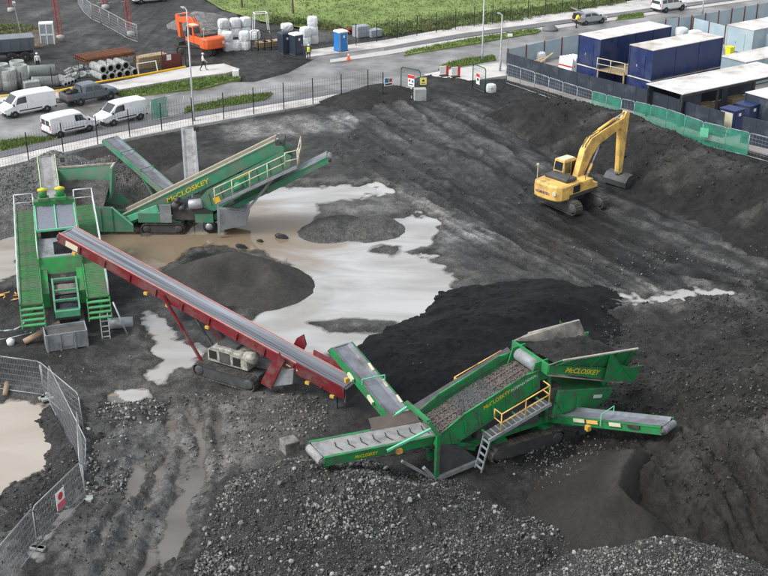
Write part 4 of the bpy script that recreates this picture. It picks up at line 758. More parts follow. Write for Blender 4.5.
q = MB(); q.beam((2.9,-3.9,2.15), (2.2,-1.2,1.0), .1); q.build('conveyor_strut', M['green'], A)
q = MB(); q.box((2.35,-2.9,1.65), (.2,.22,.24)); q.build('drive_motor', M['ydirty'], A)

for k, (p, q_, r_) in enumerate((((-3.9,-1.14,1.5),(-2.6,-1.2,1.1),(-1.4,-1.1,1.25)), ((1.2,-1.1,2.9),(1.9,-1.3,2.2),(2.2,-1.2,1.5)), ((-4.5,-.9,1.6),(-6.0,-.95,1.7),(-7.5,-.85,2.0)), ((2.3,-1.1,1.3),(2.6,-2.6,1.5),(3.0,-3.8,1.9)))):
    q = MB(); P3 = [Vector(p).lerp(Vector(q_), t).lerp(Vector(q_).lerp(Vector(r_), t), t) for t in np.linspace(0,1,7)]; q.path(P3, .03, 5); q.build('hydraulic_hose', M['rubber'], A, True)
# ================================================================== red stacker
B = thing('tracked_conveyor', 'long dark red tracked conveyor with a blue grey belt rising over the green washing plant', 'conveyor', (-7.55, 55.6, .04), R(-30))
for n_ in (-1.1, 1.1): track_unit(B, -1.95, 1.95, n_, .46, .78)
pB0, pB1 = V(6.7, 0, 1.15), V(-11.15, 0, 5.75)
fB, dB, sB, uB = conveyor(B, pB0, pB1, 1.05, M['red'], M['belt_streak'], .5, .09, trough=.14, pr=.2, edge=M['red_pale'])
for k in range(10):
    t = .06+k*.095; p = pB0.lerp(pB1, t)
    for sg in (-1, 1): q = MB(); q.beam(p+sB*sg*.69+uB*.02, p+sB*sg*.69-uB*.42, .05, .09, dB); q.build('frame_rib', M['red'], fB)
for t in (.02, .1, .19, .44, .58, .66, .93): p = pB0.lerp(pB1, t)+sB*.74*(1 if sB.y < 0 else -1)-uB*.5; q = MB(); q.box(p, (.22,.12,.14)); q.build('roller_bracket', M['ydirty'], fB)
for k in range(5): p = pB0.lerp(pB1, .03+k*.035)+sB*.655*(1 if sB.y < 0 else -1)-uB*(.2); q = MB(); q.box(p, (.3,.03,.07), M=Matrix.Rotation(.25, 3, 'Y')); q.build('reflector', M['cream'], fB)
q = MB(); p = pB0.lerp(pB1, .945)+sB*.665*(1 if sB.y < 0 else -1)-uB*.2; q.box(p, (.85,.03,.32), M=Matrix.Rotation(.25, 3, 'Y')); q.build('data_plate', M['cream'], fB)
mb = MB(); mb.bx(-1.6,1.9,-.85,.85,.45,.75); mb.beam((-1.6,0,.75),(3.6,0,1.2),.5,.3); mb.build('chassis', M['dgrey'], B)
q = MB(); pr = [(-1.3,.85),(-1.28,1.5),(-1.0,1.7),(-.1,1.78),(.8,1.68),(1.2,1.25),(1.25,.85)]; q.prism([(s,-.85,z) for s,z in pr], (0,1.3,0)); en = q.build('engine_cover', M['engine'], B, bevel=.05)
for s0, s1, z0, z1, mm in ((-1.15,-.7,1.05,1.5,'trim'), (-.5,.15,.95,1.55,'dgrey'), (.35,.8,1.0,1.45,'trim')): q = MB(); q.bx(s0,s1,-.88,-.845,z0,z1); q.build('engine_hatch', M[mm], en)
q = MB(); q.bx(-.8,.4,-.6,.3,1.76,1.88); q.build('cover_lid', M['dgrey'], en)
q = MB(); q.lathe((1.0,-.55,1.5), (.9,-.2,.2), [(0,.05),(0,.3),(.65,.33),(.7,.05)], 12); q.build('air_filter', M['engine'], en, True)
for n_ in (-.95,.95): q = MB(); q.beam((-1.6,n_,.75), (-4.05,n_*.8,3.85), .14, .12); q.build('support_leg', M['red'], B)
for n_ in (-.5,.5): q = MB(); q.tube((-1.0,n_,1.3), (-2.6,n_*.9,3.3), .07, 8); q.tube((-.8,n_,1.05), (-1.6,n_,2.05), .1, 8); q.build('lift_ram', M['rubber'], B, True)
q = MB(); q.prism([(2.1,-1.0,.5),(2.75,-1.0,.35),(3.6,-1.0,2.1),(3.3,-1.0,2.5),(3.0,-1.0,2.2)], (0,.1,0)); q.build('pivot_plate', M['red'], B)
q = MB(); q.prism([(2.1,.9,.5),(2.75,.9,.35),(3.65,.9,2.2),(3.5,.9,2.75),(3.1,.9,2.45)], (0,.1,0)); q.build('pivot_plate', M['red'], B)
q = MB(); q.hexa([(2.7,-.9,.4),(3.9,-.75,.8),(3.9,.75,.8),(2.7,.9,.4),(2.9,-.9,1.35),(4.0,-.75,1.7),(4.0,.75,1.7),(2.9,.9,1.35)]); q.build('drive_box', M['grey'], B, bevel=.03)
for sg in (-1,1): q = MB(); q.hexa([(6.9,sg*.62,.75),(4.2,sg*.62,1.5),(4.2,sg*.70,1.5),(6.9,sg*.70,.75),(6.95,sg*.75,1.45),(4.2,sg*.75,2.12),(4.2,sg*.83,2.12),(6.95,sg*.83,1.45)]); q.build('boot_side', M['red'], B)
q = MB(); q.bx(6.88,6.98,-.7,.7,.6,1.3); q.build('boot_end', M['dgrey'], B)
q = MB(); q.beam((6.3,-.5,.05),(6.3,-.5,1.0),.12); q.beam((6.3,.5,.05),(6.3,.5,1.0),.12); q.build('tail_support', M['dgrey'], B)

# ================================================================== washing plant
C = thing('washing_plant', 'bright green washing plant with twin yellow capped motors and railed walkways on both sides', 'washing plant', (-17.07, 58.86, .04), R(106))
for sg in (-1, 1):
    q = MB(); q.hexa([(1.35,sg*1.2,2.04),(13.4,sg*1.2,3.14),(13.4,sg*2.32,3.14),(1.35,sg*2.32,2.04),(1.35,sg*1.2,2.1),(13.4,sg*1.2,3.2),(13.4,sg*2.32,3.2),(1.35,sg*2.32,2.1)]); wk = q.build('walkway', M['grate'], C)
    for k in range(60): s = 1.45+k*.2; z = 2.115+(s-1.35)*.0913; q = MB(); q.beam((s,sg*1.24,z-.015),(s,sg*2.28,z-.015),.06,.03); q.build('grating_bar', M['grate'], wk)
    for e in (1.2, 2.34): q = MB(); q.beam((1.35,sg*e,2.05),(13.4,sg*e,3.15),.06,.22); q.build('walkway_edge', M['green_c'], wk)
    for k in range(4): s = 1.2-k*.17; z = 1.9-k*.24; q = MB(); q.bx(s-.14,s+.1,sg*1.77-.6,sg*1.77+.6,z-.03,z+.03); q.build('stair_tread', M['tread'], C)
    for e in (1.16, 2.38): q = MB(); q.beam((1.35,sg*e,2.05),(.6,sg*e,1.0),.06,.2); q.build('stair_stringer', M['green_c'], C)
    B_ = lerp_pts((1.4,sg*2.36,2.12),(13.35,sg*2.36,3.2),9); handrail(C, B_, 1.1, M['rail'], .04)
    B_ = [(13.35,sg*1.25,3.2),(13.35,sg*2.36,3.2)]; handrail(C, B_, 1.1, M['rail'], .04)
    B_ = lerp_pts((5.8,sg*1.22,2.55),(12.9,sg*1.22,3.15),5); handrail(C, B_, 1.05, M['rail'], .035)
    for s in (2.0,5.0,8.0,11.0,13.0): q = MB(); q.beam((s,sg*1.9,.0),(s,sg*1.9,2.05+(s-1.35)*.09),.16); q.build('support_leg', M['green_c'], C)
    q = MB(); q.prism([(5.3,sg*1.16,1.8),(5.4,sg*1.16,3.05),(7.3,sg*1.16,4.1),(10.4,sg*1.16,4.75),(10.6,sg*1.16,3.2),(7.0,sg*1.16,2.2)], (0,sg*.05,0)); q.build('screen_side', M['green_c'], C)
    q = MB(); q.hexa([(3.0,sg*.8,1.1),(6.0,sg*.8,1.3),(6.0,sg*1.15,1.3),(3.0,sg*1.15,1.1),(3.0,sg*.8,1.9),(6.0,sg*.8,2.5),(6.0,sg*1.15,2.5),(3.0,sg*1.15,1.9)]); q.build('side_chute', M['green_c'], C)
mb = MB()
for n_ in (-.8,.8): mb.beam((1.0,n_,.7),(13.5,n_,.9),.25,.35)
for s in (1.6,4.5,7.5,10.5,13.2): mb.beam((s,-.8,.75),(s,.8,.75),.2,.25)
for s in (2.0,6.0,10.0): mb.bx(s-.15,s+.15,-.9,-.7,0,.6); mb.bx(s-.15,s+.15,.7,.9,0,.6)
mb.build('chassis', M['dgrey'], C)
for n_ in (-.56,.56):
    q = MB(); q.hexa([(7.3,n_-.53,4.0),(10.0,n_-.53,4.52),(10.0,n_+.53,4.52),(7.3,n_+.53,4.0),(7.3,n_-.53,4.06),(10.0,n_-.53,4.58),(10.0,n_+.53,4.58),(7.3,n_+.53,4.06)]); q.build('screen_panel', M['screen'], C)
q = MB()
for n_ in (-1.13,0,1.13): q.beam((7.25,n_,4.06),(10.1,n_,4.62),.07,.12)
q.beam((7.25,-1.15,4.06),(7.25,1.15,4.06),.1,.12); q.build('panel_frame', M['green_light'], C)
q = MB(); q.bx(10.0,10.5,-1.2,1.2,4.45,4.9); q.build('motor_bridge', M['green_c'], C, bevel=.04)
for n_ in (-.42,.58):
    q = MB(); q.bx(9.85,10.5,n_-.34,n_+.34,4.88,5.1); mo = q.build('motor_mount', M['green_c'], C, bevel=.04)
    q = MB(); q.lathe((10.0,n_,5.28),(1,0,.1),[(0,.05),(0,.24),(.55,.26),(.6,.05)],12); q.build('motor', M['green_c'], mo, True)
    q = MB(); q.lathe((10.3,n_,5.42),(.25,0,1),[(0,.05),(0,.3),(.14,.3),(.22,.05)],14); q.build('motor_cap', M['letter'], mo, True)
q = MB(); q.hexa([(5.7,-1.15,2.95),(7.25,-1.15,3.5),(7.25,1.15,3.5),(5.7,1.15,2.95),(5.7,-1.15,3.0),(7.25,-1.15,3.55),(7.25,1.15,3.55),(5.7,1.15,3.0)]); q.build('lower_deck', M['grey'], C)
heapmesh(C, 'deck_fines', [(5.85,-.7,3.06),(6.9,-.7,3.43),(6.9,.3,3.43),(5.85,.3,3.06)], .25, M['coal'], .02, 10, 6)
q = MB(); q.hexa([(5.2,-1.12,2.1),(5.3,-1.12,2.1),(5.3,1.2,2.1),(5.2,1.2,2.1),(5.55,-1.25,2.98),(5.68,-1.25,2.98),(5.68,1.27,2.98),(5.55,1.27,2.98)]); q.build('discharge_lip', M['green_c'], C)
q = MB(); q.hexa([(4.1,-.75,1.9),(5.3,-.95,2.05),(5.3,1.0,2.05),(4.1,.6,1.9),(4.1,-.75,1.97),(5.3,-.95,2.15),(5.3,1.0,2.15),(4.1,.6,1.97)]); q.build('rubber_flap', M['rubber'], C)
# collecting chute with three open bays
fr = MB()
zc = lambda s: 1.42+(s-1.55)*.31
for n_ in (-.73,.58): fr.beam((1.5,n_,zc(1.5)),(4.15,n_,zc(4.15)),.1,.2)
for s in (1.55,2.35,3.15,4.1): fr.beam((s,-.73,zc(s)+.02),(s,.58,zc(s)+.02),.12,.12)
ch = fr.build('collecting_chute', M['dull_green'], C)
q = MB(); q.prism([(1.5,-.7,.75),(4.1,-.7,.9),(4.1,-.7,zc(4.1)-.35),(1.5,-.7,zc(1.5)-.3)], (0,1.25,0)); q.build('chute_body', M['dgrey'], ch)
heapmesh(ch, 'wet_sand', [(3.2,-.68,zc(3.2)-.25),(4.05,-.68,zc(4.05)-.25),(4.05,.53,zc(4.05)-.25),(3.2,.53,zc(3.2)-.25)], .15, M['fine'], .2, 8, 8, .8)
heapmesh(ch, 'wet_fines', [(1.6,-.68,zc(1.6)-.25),(3.1,-.68,zc(3.1)-.25),(3.1,.53,zc(3.1)-.25),(1.6,.53,zc(1.6)-.25)], .12, M['coal'], .05, 8, 9)
q = MB(); q.bx(1.3,1.6,-.75,.6,1.1,1.5); q.build('chute_lip', M['dull_green'], ch, bevel=.03)
ladder(C, (.25,-1.95,.0), (.75,-1.95,1.35), (0,1,0), .42, M['steel'], 5)
conveyor(C, (12.6,.1,1.9), (19.5,.18,4.7), 1.0, M['green_c'], M['belt_light'], .3, .08, trough=.1, edge=M['cream'])
q = MB(); q.box((19.2,-.85,4.55),(.5,.3,.34)); q.build('drive_motor', M['dgrey'], C)
for n_ in (-.6,.75): q = MB(); q.beam((16.5,n_,0),(16.5,n_,3.3),.12); q.build('conveyor_leg', M['green_c'], C)
q = MB(); q.bx(11.2,13.2,-1.0,1.0,1.0,3.0); q.build('underside_filler', M['dgrey'], C)  # dark filler box inside the chassis, put in to block the view through

# skip, pipes, drum and pole in front of the plant
sk = thing('slurry_skip', 'small grey steel skip full of slurry at the foot of the washing plant', 'skip', at(67,346)+V(0,0,.02), R(106-90+4))
q = MB(); w0, l0 = 1.12, .62
for (x0,x1,y0,y1) in ((-w0,w0,-l0,-l0+.06),(-w0,w0,l0-.06,l0),(-w0,-w0+.06,-l0+.06,l0-.06),(w0-.06,w0,-l0+.06,l0-.06)): q.bx(x0,x1,y0,y1,.1,1.05)
q.bx(-w0+.06,w0-.06,-l0+.06,l0-.06,.1,.2); q.build('skip_body', M['grey'], sk)
for x_ in (-1.05,-.35,.4,1.05): q = MB(); q.bx(x_-.05,x_+.05,-l0-.07,-l0,.05,1.08); q.build('stake', M['grey'], sk)
q = MB(); q.bx(-.25,.32,-l0-.03,-l0-.002,.3,.9); q.build('patch_plate', M['steel'], sk)
heapmesh(sk, 'slurry', [(-w0+.07,-l0+.07,.85),(w0-.07,-l0+.07,.85),(w0-.07,l0-.07,.85),(-w0+.07,l0-.07,.85)], .1, M['fine'], .11, 10, 12)
def rod(name, p, q_, r, m, label, cat, n=10):
    c = (Vector(p)+Vector(q_))/2; c.z = 0; mb = MB(); mb.tube(Vector(p)-c, Vector(q_)-c, r, n); o = mb.build(name, m, None, True); o.location = c; return tag(o, label, cat)
rod('drain_pipe', at(24,342,.25), at(60,323,.9), .17, M['pipe_clay'], 'brown drain pipe slanting from the washing plant to the ground beside the skip', 'pipe')
rod('steel_drum', at(109,324,.32), at(133,322,.32), .32, M['steel'], 'pale grey drum lying on its side by the plant ladder', 'drum', 16)
rod('steel_pole', at(113,302,2.0), at(128,336,.06), .05, M['steel'], 'thin steel pole leaning from the walkway stair down beside the drum', 'pole', 6)
def hose(pts, r, label):
    P = [Vector(p) for p in pts]; c = P[0].copy(); c.z = 0; mb = MB(); mb.path([p-c for p in P], r, 7); o = mb.build('hose', M['bluehose'], None, True); o.location = c; return tag(o, label, 'hose')
hose([at(-20,330,.1), at(4,331,.1), at(14,330,.12), at(22,326,.3), at(26,320,.7)], .06, 'grey hose running over the ground to the washing plant stair')
hose([at(-10,341,.1), at(10,338,.1), at(30,333,.15), at(40,330,.2)], .035, 'thin grey hose beside the thicker hose by the plant stair')
# yellow straps tangled on the ground
q = MB(); r_ = random.Random(3); c_ = at(8, 299)
for k in range(14):
    p = V(r_.uniform(-.9,.9), r_.uniform(-.5,.5), .12); d_ = V(r_.uniform(-.6,.6), r_.uniform(-.3,.3), r_.uniform(.0,.12)); q.tube(p, p+d_, .035, 5)
o = q.build('strap_tangle', M['yellow'], None); o.location = c_; tag(o, 'tangle of yellow straps dropped beside the plant walkway', 'straps')

# ================================================================== rear screener
D = thing('tracked_screener', 'dusty green tracked screener standing in brown water with cream railings and steep feed belt', 'screener', (-14.5, 76.8, -.05), 0)
for n_ in (-1.1,1.1): track_unit(D, -1.75, 1.15, n_, .45, .75)
mb = MB()
for n_ in (-.6,.6): mb.beam((-4.6,n_,.85),(3.6,n_,1.0),.22,.34); mb.beam((3.2,n_,1.1),(8.2,n_,3.6),.2,.3)
for s in (-4,-2,0,2,3.4): mb.beam((s,-.6,.9),(s,.6,.9),.16,.2)
for s in (-1,.6): mb.bx(s-.3,s+.3,-1,1,.3,.85)
mb.build('chassis', M['green_d'], D)
# hopper: belly plates, tall side walls, gravel inside
for n_, dn in ((-1.3,-.06),(1.3,.06)):
    q = MB(); q.prism([(-7.3,n_,1.0),(-4.4,n_,.22),(-2.25,n_,.22),(-2.2,n_,.7),(-3.5,n_,1.98),(-4.8,n_,2.0),(-7.5,n_,2.0)], (0,dn,0)); q.build('hopper_belly', M['green_d'], D)
q = MB(); q.hexa([(-7.5,1.35,1.9),(-4.0,1.35,1.9),(-4.0,1.42,1.9),(-7.5,1.42,1.9),(-7.7,1.9,3.55),(-3.9,1.9,3.85),(-3.9,1.98,3.85),(-7.7,1.98,3.55)]); q.build('hopper_wall', M['green_d'], D)
q = MB(); q.hexa([(-4.05,.3,1.95),(-3.95,.3,1.95),(-3.95,1.4,1.95),(-4.05,1.4,1.95),(-3.95,.9,3.9),(-3.8,.9,3.9),(-3.8,1.95,3.9),(-3.95,1.95,3.9)]); q.build('hopper_wall', M['green_d'], D)
q = MB(); q.hexa([(-7.6,-1.3,1.95),(-7.5,-1.3,1.95),(-7.5,1.4,1.95),(-7.6,1.4,1.95),(-7.8,-1.0,3.5),(-7.7,-1.0,3.5),(-7.7,1.95,3.5),(-7.8,1.95,3.5)]); q.build('hopper_wall', M['green_d'], D)
q = MB(); q.beam((-7.75,1.94,3.6),(-3.85,1.94,3.92),.14,.12); q.beam((-3.87,.9,3.95),(-3.87,1.94,3.95),.14,.12); q.build('wall_rim', M['worn'], D)
heapmesh(D, 'hopper_gravel', [(-7.5,-1.25,2.0),(-4.1,-1.25,2.0),(-4.1,1.55,2.9),(-7.5,1.55,2.8)], .35, M['gravel'], .12, 18, 14, .35, .2)
for s in (-4.35,-3.6): q = MB(); q.beam((s,-1.38,.3),(s,-1.38,1.9),.1,.08,(0,1,0)); q.build('belly_rib', M['green_d'], D)
q = MB(); q.beam((-3.55,-1.38,1.98),(-2.25,-1.38,.72),.08,.1,(0,1,0)); q.build('belly_edge', M['green_light'], D)
# feed belt
pD0, pD1 = V(-3.0,0,1.05), V(7.65,0,6.35)
fD, dD, sD, uD = conveyor(D, pD0, pD1, 1.0, M['green_d'], M['feed'], .8, .09, trough=.1, pr=.22, edge=M['cream'])
text('brand_lettering', 'McCLOSKEY', M['letter'], D, pD0.lerp(pD1, .40)+V(0,-.70,0)-uD*.34, dD, (0,0,1), .44, shear=.25, stretch=1.35, bold=.008)
q = MB(); q.bx(7.35,8.0,-.62,.62,5.95,6.42); q.build('head_cover', M['dgrey'], D, bevel=.06)
q = MB(); q.beam((-2.6,-.85,.95),(-.6,-.85,1.75),.12,.4); q.build('belt_guard', M['green_light'], D)
# screen box
for n_, dn in ((-1.05,-.06),(1.05,.06)):
    q = MB(); q.prism([(1.9,n_,2.05),(2.8,n_,3.05),(7.9,n_,5.75),(8.45,n_,5.4),(8.3,n_,4.55),(3.2,n_,1.6)], (0,dn,0)); sp = q.build('screen_side', M['green_d'], D)
    sg = -1 if n_ < 0 else 1
    for k in range(7): s = 3.0+k*.8; z = 2.5+(s-3.0)*.53; q = MB(); q.beam((s,n_+sg*.09,z-.45),(s-.15,n_+sg*.09,z+.35),.09,.06,(0,1,0)); q.build('stiffener', M['green_d'], sp)
    q = MB(); q.tube((4.9,n_,3.35),(4.9,n_+sg*.3,3.35),.32,14); q.build('drive_hub', M['green_d'], sp, True)
q = MB(); q.hexa([(2.2,-1.05,2.0),(8.2,-1.05,5.1),(8.2,1.05,5.1),(2.2,1.05,2.0),(2.2,-1.05,2.1),(8.2,-1.05,5.2),(8.2,1.05,5.2),(2.2,1.05,2.1)]); q.build('screen_deck', M['dgrey'], D)
text('brand_lettering', 'McCLOSKEY', M['letter'], D, (5.3,-1.19,4.15), (1,0,.52), (0,0,1), .22, shear=.2, bold=.006)
q = MB(); q.hexa([(3.6,-1.3,2.4),(8.8,-1.3,4.9),(8.8,-1.95,4.9),(3.6,-1.95,2.4),(3.6,-1.3,2.48),(8.8,-1.3,4.98),(8.8,-1.95,4.98),(3.6,-1.95,2.48)]); wk = q.build('walkway', M['dgrey'], D)
q = MB(); q.beam((3.55,-1.98,2.42),(8.85,-1.98,4.97),.07,.18); q.build('kick_board', M['grey'], wk)
handrail(D, lerp_pts((3.4,-1.95,2.45),(8.1,-1.95,4.72),5), 1.05, M['cream'], .035)
handrail(D, [(8.1,-1.95,4.75),(8.9,-1.95,4.95),(8.95,-1.3,4.98),(8.95,.9,4.98)], 1.15, M['cream'], .035)
q = MB(); q.beam((3.35,-1.95,2.6),(3.75,-1.95,2.75),.05,.4); q.build('rail_gate', M['ybox'], D)
q = MB(); q.beam((3.6,-1.9,2.4),(3.55,-1.9,.2),.16); q.beam((3.6,1.3,2.4),(3.55,1.3,.2),.16); q.build('support_leg', M['grey'], D)
for n_ in (-1.2,1.2): q = MB(); q.beam((4.9,n_,1.1),(7.2,n_,3.9),.14); q.build('support_strut', M['grey'], D)
q = MB(); q.hexa([(3.6,-1.5,.35),(5.3,-1.3,.7),(5.3,1.2,.7),(3.6,1.2,.35),(3.6,-1.5,1.9),(5.3,-1.3,1.6),(5.3,1.2,1.6),(3.6,1.2,1.9)]); q.build('discharge_chute', M['grey'], D)
# power unit
q = MB(); q.bx(-1.9,-.2,-1.2,1.2,.8,1.5); q.build('valve_cabinet', M['green_d'], D, bevel=.03)
q = MB(); q.bx(-.4,.35,-1.3,-1.2,.85,2.1); q.build('cabinet_door', M['grey'], D)
q = MB(); q.bx(.4,3.1,-1.1,1.1,.95,1.75); pu = q.build('power_unit', M['dgrey'], D, bevel=.04)
q = MB(); q.bx(1.9,3.1,-1.16,-1.1,.8,1.4); q.build('unit_panel', M['green_d'], pu)
q = MB(); q.lathe((1.55,-1.1,2.05),(1,0,.12),[(0,.1),(0,.3),(.06,.34),(.85,.34),(.95,.1)],14); q.build('silencer', M['steel'], pu, True)
for s, z, r in ((.6,1.95,.28),(1.05,1.8,.2),(.75,2.35,.14)): q = MB(); q.tube((s,-1.25,z),(s,-.6,z),r,10); q.build('engine_pulley', M['dgrey'], pu, True)
for n_ in (-1.0,1.0): q = MB(); q.lathe((2.8,n_-.15,.5),(0,1,0),[(0,.2),(.02,.42),(.08,.46),(.24,.46),(.3,.42),(.32,.2)],16); wl = q.build('transport_wheel', M['rubber'], D, True); q = MB(); q.lathe((2.8,n_-.17,.5),(0,1,0),[(0,.02),(0,.24),(.36,.24),(.36,.02)],12); q.build('rim', M['steel'], wl, True)
# three product belts
conveyor(D, (6.6,0,3.0), (10.75,0,5.15), 1.15, M['green_d'], M['belt'], .42, .1, trough=.08, pr=.2)
conveyor(D, (-.2,1.2,2.35), (-4.8,5.35,4.65), 1.0, M['green_d'], M['belt'], .34, .08, trough=.12)
for t in (.35,.68): p = V(-.2,1.2,2.35).lerp(V(-4.8,5.35,4.65), t); q = MB(); q.path([p+V(-.4,-.42,-.1), p+V(-.4,-.42,.25), p+V(.4,.42,.25), p+V(.4,.42,-.1)], .035, 4); q.build('belt_hoop', M['green_d'], D)
q = MB(); q.beam((-2.6,3.1,3.2),(-1.0,1.4,1.1),.1); q.build('conveyor_strut', M['green_d'], D)
conveyor(D, (1.3,2.2,1.9), (.35,7.8,4.65), .78, M['grey'], M['belt_light'], .3, .08, trough=.08)
q = MB(); q.beam((.65,6.0,3.7),(1.1,3.0,1.0),.1); q.build('conveyor_strut', M['grey'], D)
q = MB(); q.box((.95,7.7,4.65),(.34,.4,.34)); q.build('drive_motor', M['rubber'], D)
# ------------------------------------------------------------------ excavators
def excavator(label, loc, head, under, paint, boom, stick, bucket_c, brand=None, bm='letter_b', wid=1.9):
    E_ = thing('excavator', label, 'excavator', loc, head)
    for n_ in (-1.2,1.2): track_unit(E_, -1.65, 2.5, n_*1.04, .64, .95, under)
    cu, su = math.cos(under), math.sin(under); tr = lambda x,y,z: V(x*cu-y*su, x*su+y*cu, z)
    q = MB(); q.beam(tr(0,-1.0,.55), tr(0,1.0,.55), 1.0, .35); q.lathe((0,0,.7),(0,0,1),[(0,.4),(0,.75),(.3,.72),(.32,.4)],18); q.build('undercarriage', M['dgrey'], E_)
    q = MB(); q.bx(-1.8,1.5,-1.3,1.3,1.0,1.25); q.build('turntable_deck', M['dgrey'], E_)
    ring = []                                              # counterweight: rounded in plan and section
    for z, k in ((.92,.10),(1.02,.03),(1.5,0),(1.92,.03),(2.06,.16)):
        ring.append([V(x,y,z) for x,y in ((-1.55,-1.36+k),(-2.3,-1.3+k),(-2.62+k,-1.0),(-2.75+k,-.5),(-2.75+k,.5),(-2.62+k,1.0),(-2.3,1.3-k),(-1.55,1.36-k))])
    q = MB(); q.loft(ring); cw = q.build('counterweight', M[paint], E_, bevel=.03)
    q = MB(); q.lathe((-2.66,-.86,1.5),(-1,0,0),[(0,.02),(0,.18),(.03,.18),(.04,.02)],14); q.build('round_cover', M['cream'], cw)
    if brand: text('maker_lettering', brand, M[bm], E_, (-2.765,.12,1.42), (0,-1,0), (0,0,1), .27, bold=.006)
    q = MB(); q.bx(-1.55,.9,-1.34,-.45,1.25,2.0); q.build('engine_housing', M[paint], E_, bevel=.04)
    q = MB(); q.bx(-1.55,-.35,-.44,1.3,1.25,2.02); hd = q.build('engine_hood', M[paint], E_, bevel=.04)
    q = MB(); q.bx(-1.5,-.4,-.95,1.1,2.03,2.28); q.build('hood_top', M['dgrey'], hd, bevel=.06)
    q = MB(); q.bx(.9,1.45,-1.32,-.5,1.25,1.6); q.build('tool_box', M[paint], E_, bevel=.03)
    q = MB(); q.bx(-1.2,-.5,-1.37,-1.335,1.35,1.85); q.build('side_grille', M['trim'], E_)
    q = MB(); q.bx(-.2,.6,-1.37,-1.335,1.32,1.9); q.build('side_door', M[paint], E_)
    cp = [(-.32,1.25),(1.42,1.25),(1.45,1.9),(1.1,3.0),(-.22,3.05),(-.34,2.2)]
    q = MB(); q.prism([(s,.42,z) for s,z in cp],(0,.92,0)); cab = q.build('cab', M[paint], E_, bevel=.05)
    for yy, dn in ((.415,-.012),(1.345,.012)):
        q = MB(); q.prism([(-.15,yy,2.05),(.45,yy,2.05),(.45,yy,2.86),(-.12,yy,2.88)],(0,dn,0)); q.build('side_window', M['glass'], cab)
        q = MB(); q.prism([(.53,yy,1.7),(1.33,yy,1.75),(1.32,yy,2.0),(1.05,yy,2.85),(.53,yy,2.86)],(0,dn,0)); q.build('side_window', M['glass'], cab)
    q = MB(); q.prism([(-.345,.52,2.3),(-.345,1.24,2.3),(-.25,1.24,2.9),(-.25,.52,2.9)],(-.012,0,0)); q.build('rear_window', M['glass'], cab)
    q = MB(); q.prism([(1.46,.5,1.9),(1.46,1.26,1.9),(1.12,1.26,2.95),(1.12,.5,2.95)],(.012,0,.004)); q.build('windscreen', M['glass'], cab)
    q = MB(); q.bx(-.15,1.0,.5,1.26,3.03,3.09); q.build('cab_roof', M['cream'], cab, bevel=.03)
    q = MB(); q.prism([(s,-.24,z) for s,z in boom],(0,.5,0)); bo = q.build('boom', M[paint], E_, bevel=.04)
    q = MB(); q.prism([(s,-.18,z) for s,z in stick],(0,.38,0)); so = q.build('stick', M[paint], E_, bevel=.03)
    b1, b2 = boom[0], boom[len(boom)//2]; bend = max(boom, key=lambda t: t[1]-t[0]*.6)
    for n_ in (-.42,.42):
        p0, p1 = V(1.0,n_,1.35), V(bend[0]+.75,n_*.75,bend[1]-.75); q = MB(); q.tube(p0, p0.lerp(p1,.55), .1, 10); rm = q.build('boom_ram', M[paint], E_, True); q = MB(); q.tube(p0.lerp(p1,.5), p1, .055, 8); q.build('ram_rod', M['steel'], rm, True)
    top = stick[0]; p0, p1 = V(bend[0]+1.0,0,bend[1]+.42), V(top[0]-.05,0,top[1]-.08)
    q = MB(); q.tube(p0, p0.lerp(p1,.6), .11, 10); rm = q.build('stick_ram', M[paint], bo, True); q = MB(); q.tube(p0.lerp(p1,.55), p1, .06, 8); q.build('ram_rod', M['steel'], rm, True)
    sb = max(stick, key=lambda t: -t[1]); p0, p1 = V(sb[0]+.35,0,sb[1]+2.4), V(sb[0]+.55,0,sb[1]+.5)
    q = MB(); q.tube(p0, p1, .08, 8); q.build('bucket_ram', M['steel'], so, True)
    bx_, bz = bucket_c; q = MB(); w2 = wid/2
    pr = [(.3,.95),(-.2,.85),(-.55,.45),(-.5,.05),(-.1,-.12),(.5,-.05),(.55,.05),(-.05,.02),(-.38,.2),(-.4,.5),(-.12,.75),(.3,.85)]
    q.prism([(bx_+a,-w2,bz+b) for a,b in pr],(0,wid,0))
    for y_ in (-w2,w2-.05): q.prism([(bx_+a,y_,bz+b) for a,b in ((.3,.92),(-.2,.83),(-.53,.45),(-.48,.05),(-.1,-.1),(.5,-.03))],(0,.05,0))
    bk = q.build('bucket', M['dgrey'], E_)
    for k in range(5): y_ = -w2+.12+k*(wid-.24)/4; q = MB(); q.hexa([(bx_+.5,y_-.06,bz-.08),(bx_+.75,y_-.03,bz-.04),(bx_+.75,y_+.03,bz-.04),(bx_+.5,y_+.06,bz-.08),(bx_+.5,y_-.06,bz+.04),(bx_+.75,y_-.03,bz),(bx_+.75,y_+.03,bz),(bx_+.5,y_+.06,bz+.04)]); q.build('tooth', M['steel'], bk)
    q = MB(); q.beam((sb[0],0,sb[1]+.2),(bx_+.05,0,bz+.85),.3,.3); q.beam((sb[0]+.5,0,sb[1]+.5),(bx_+.25,0,bz+.9),.12,.1); q.build('linkage', M['dgrey'], E_)
    for n_ in (-.12,.12):
        q = MB(); q.path([V(.7,n_,1.7), V(bend[0]-.45,n_,bend[1]-.35), V(bend[0]+.1,n_,bend[1]+.12), V(bend[0]+1.2,n_,bend[1]+.36), V(top[0]-.9,n_,top[1]-.38), V(top[0]-.25,n_,top[1]-.9)], .03, 5); q.build('hydraulic_hose', M['rubber'], bo, True)
    q = MB(); q.tube((-2.2,1.15,2.0),(-2.2,1.15,3.0),.025,6); q.lathe((-2.2,1.15,2.98),(0,0,1),[(0,.02),(.03,.09),(.14,.09),(.18,.02)],10); q.build('mirror_post', M['cream'], E_)
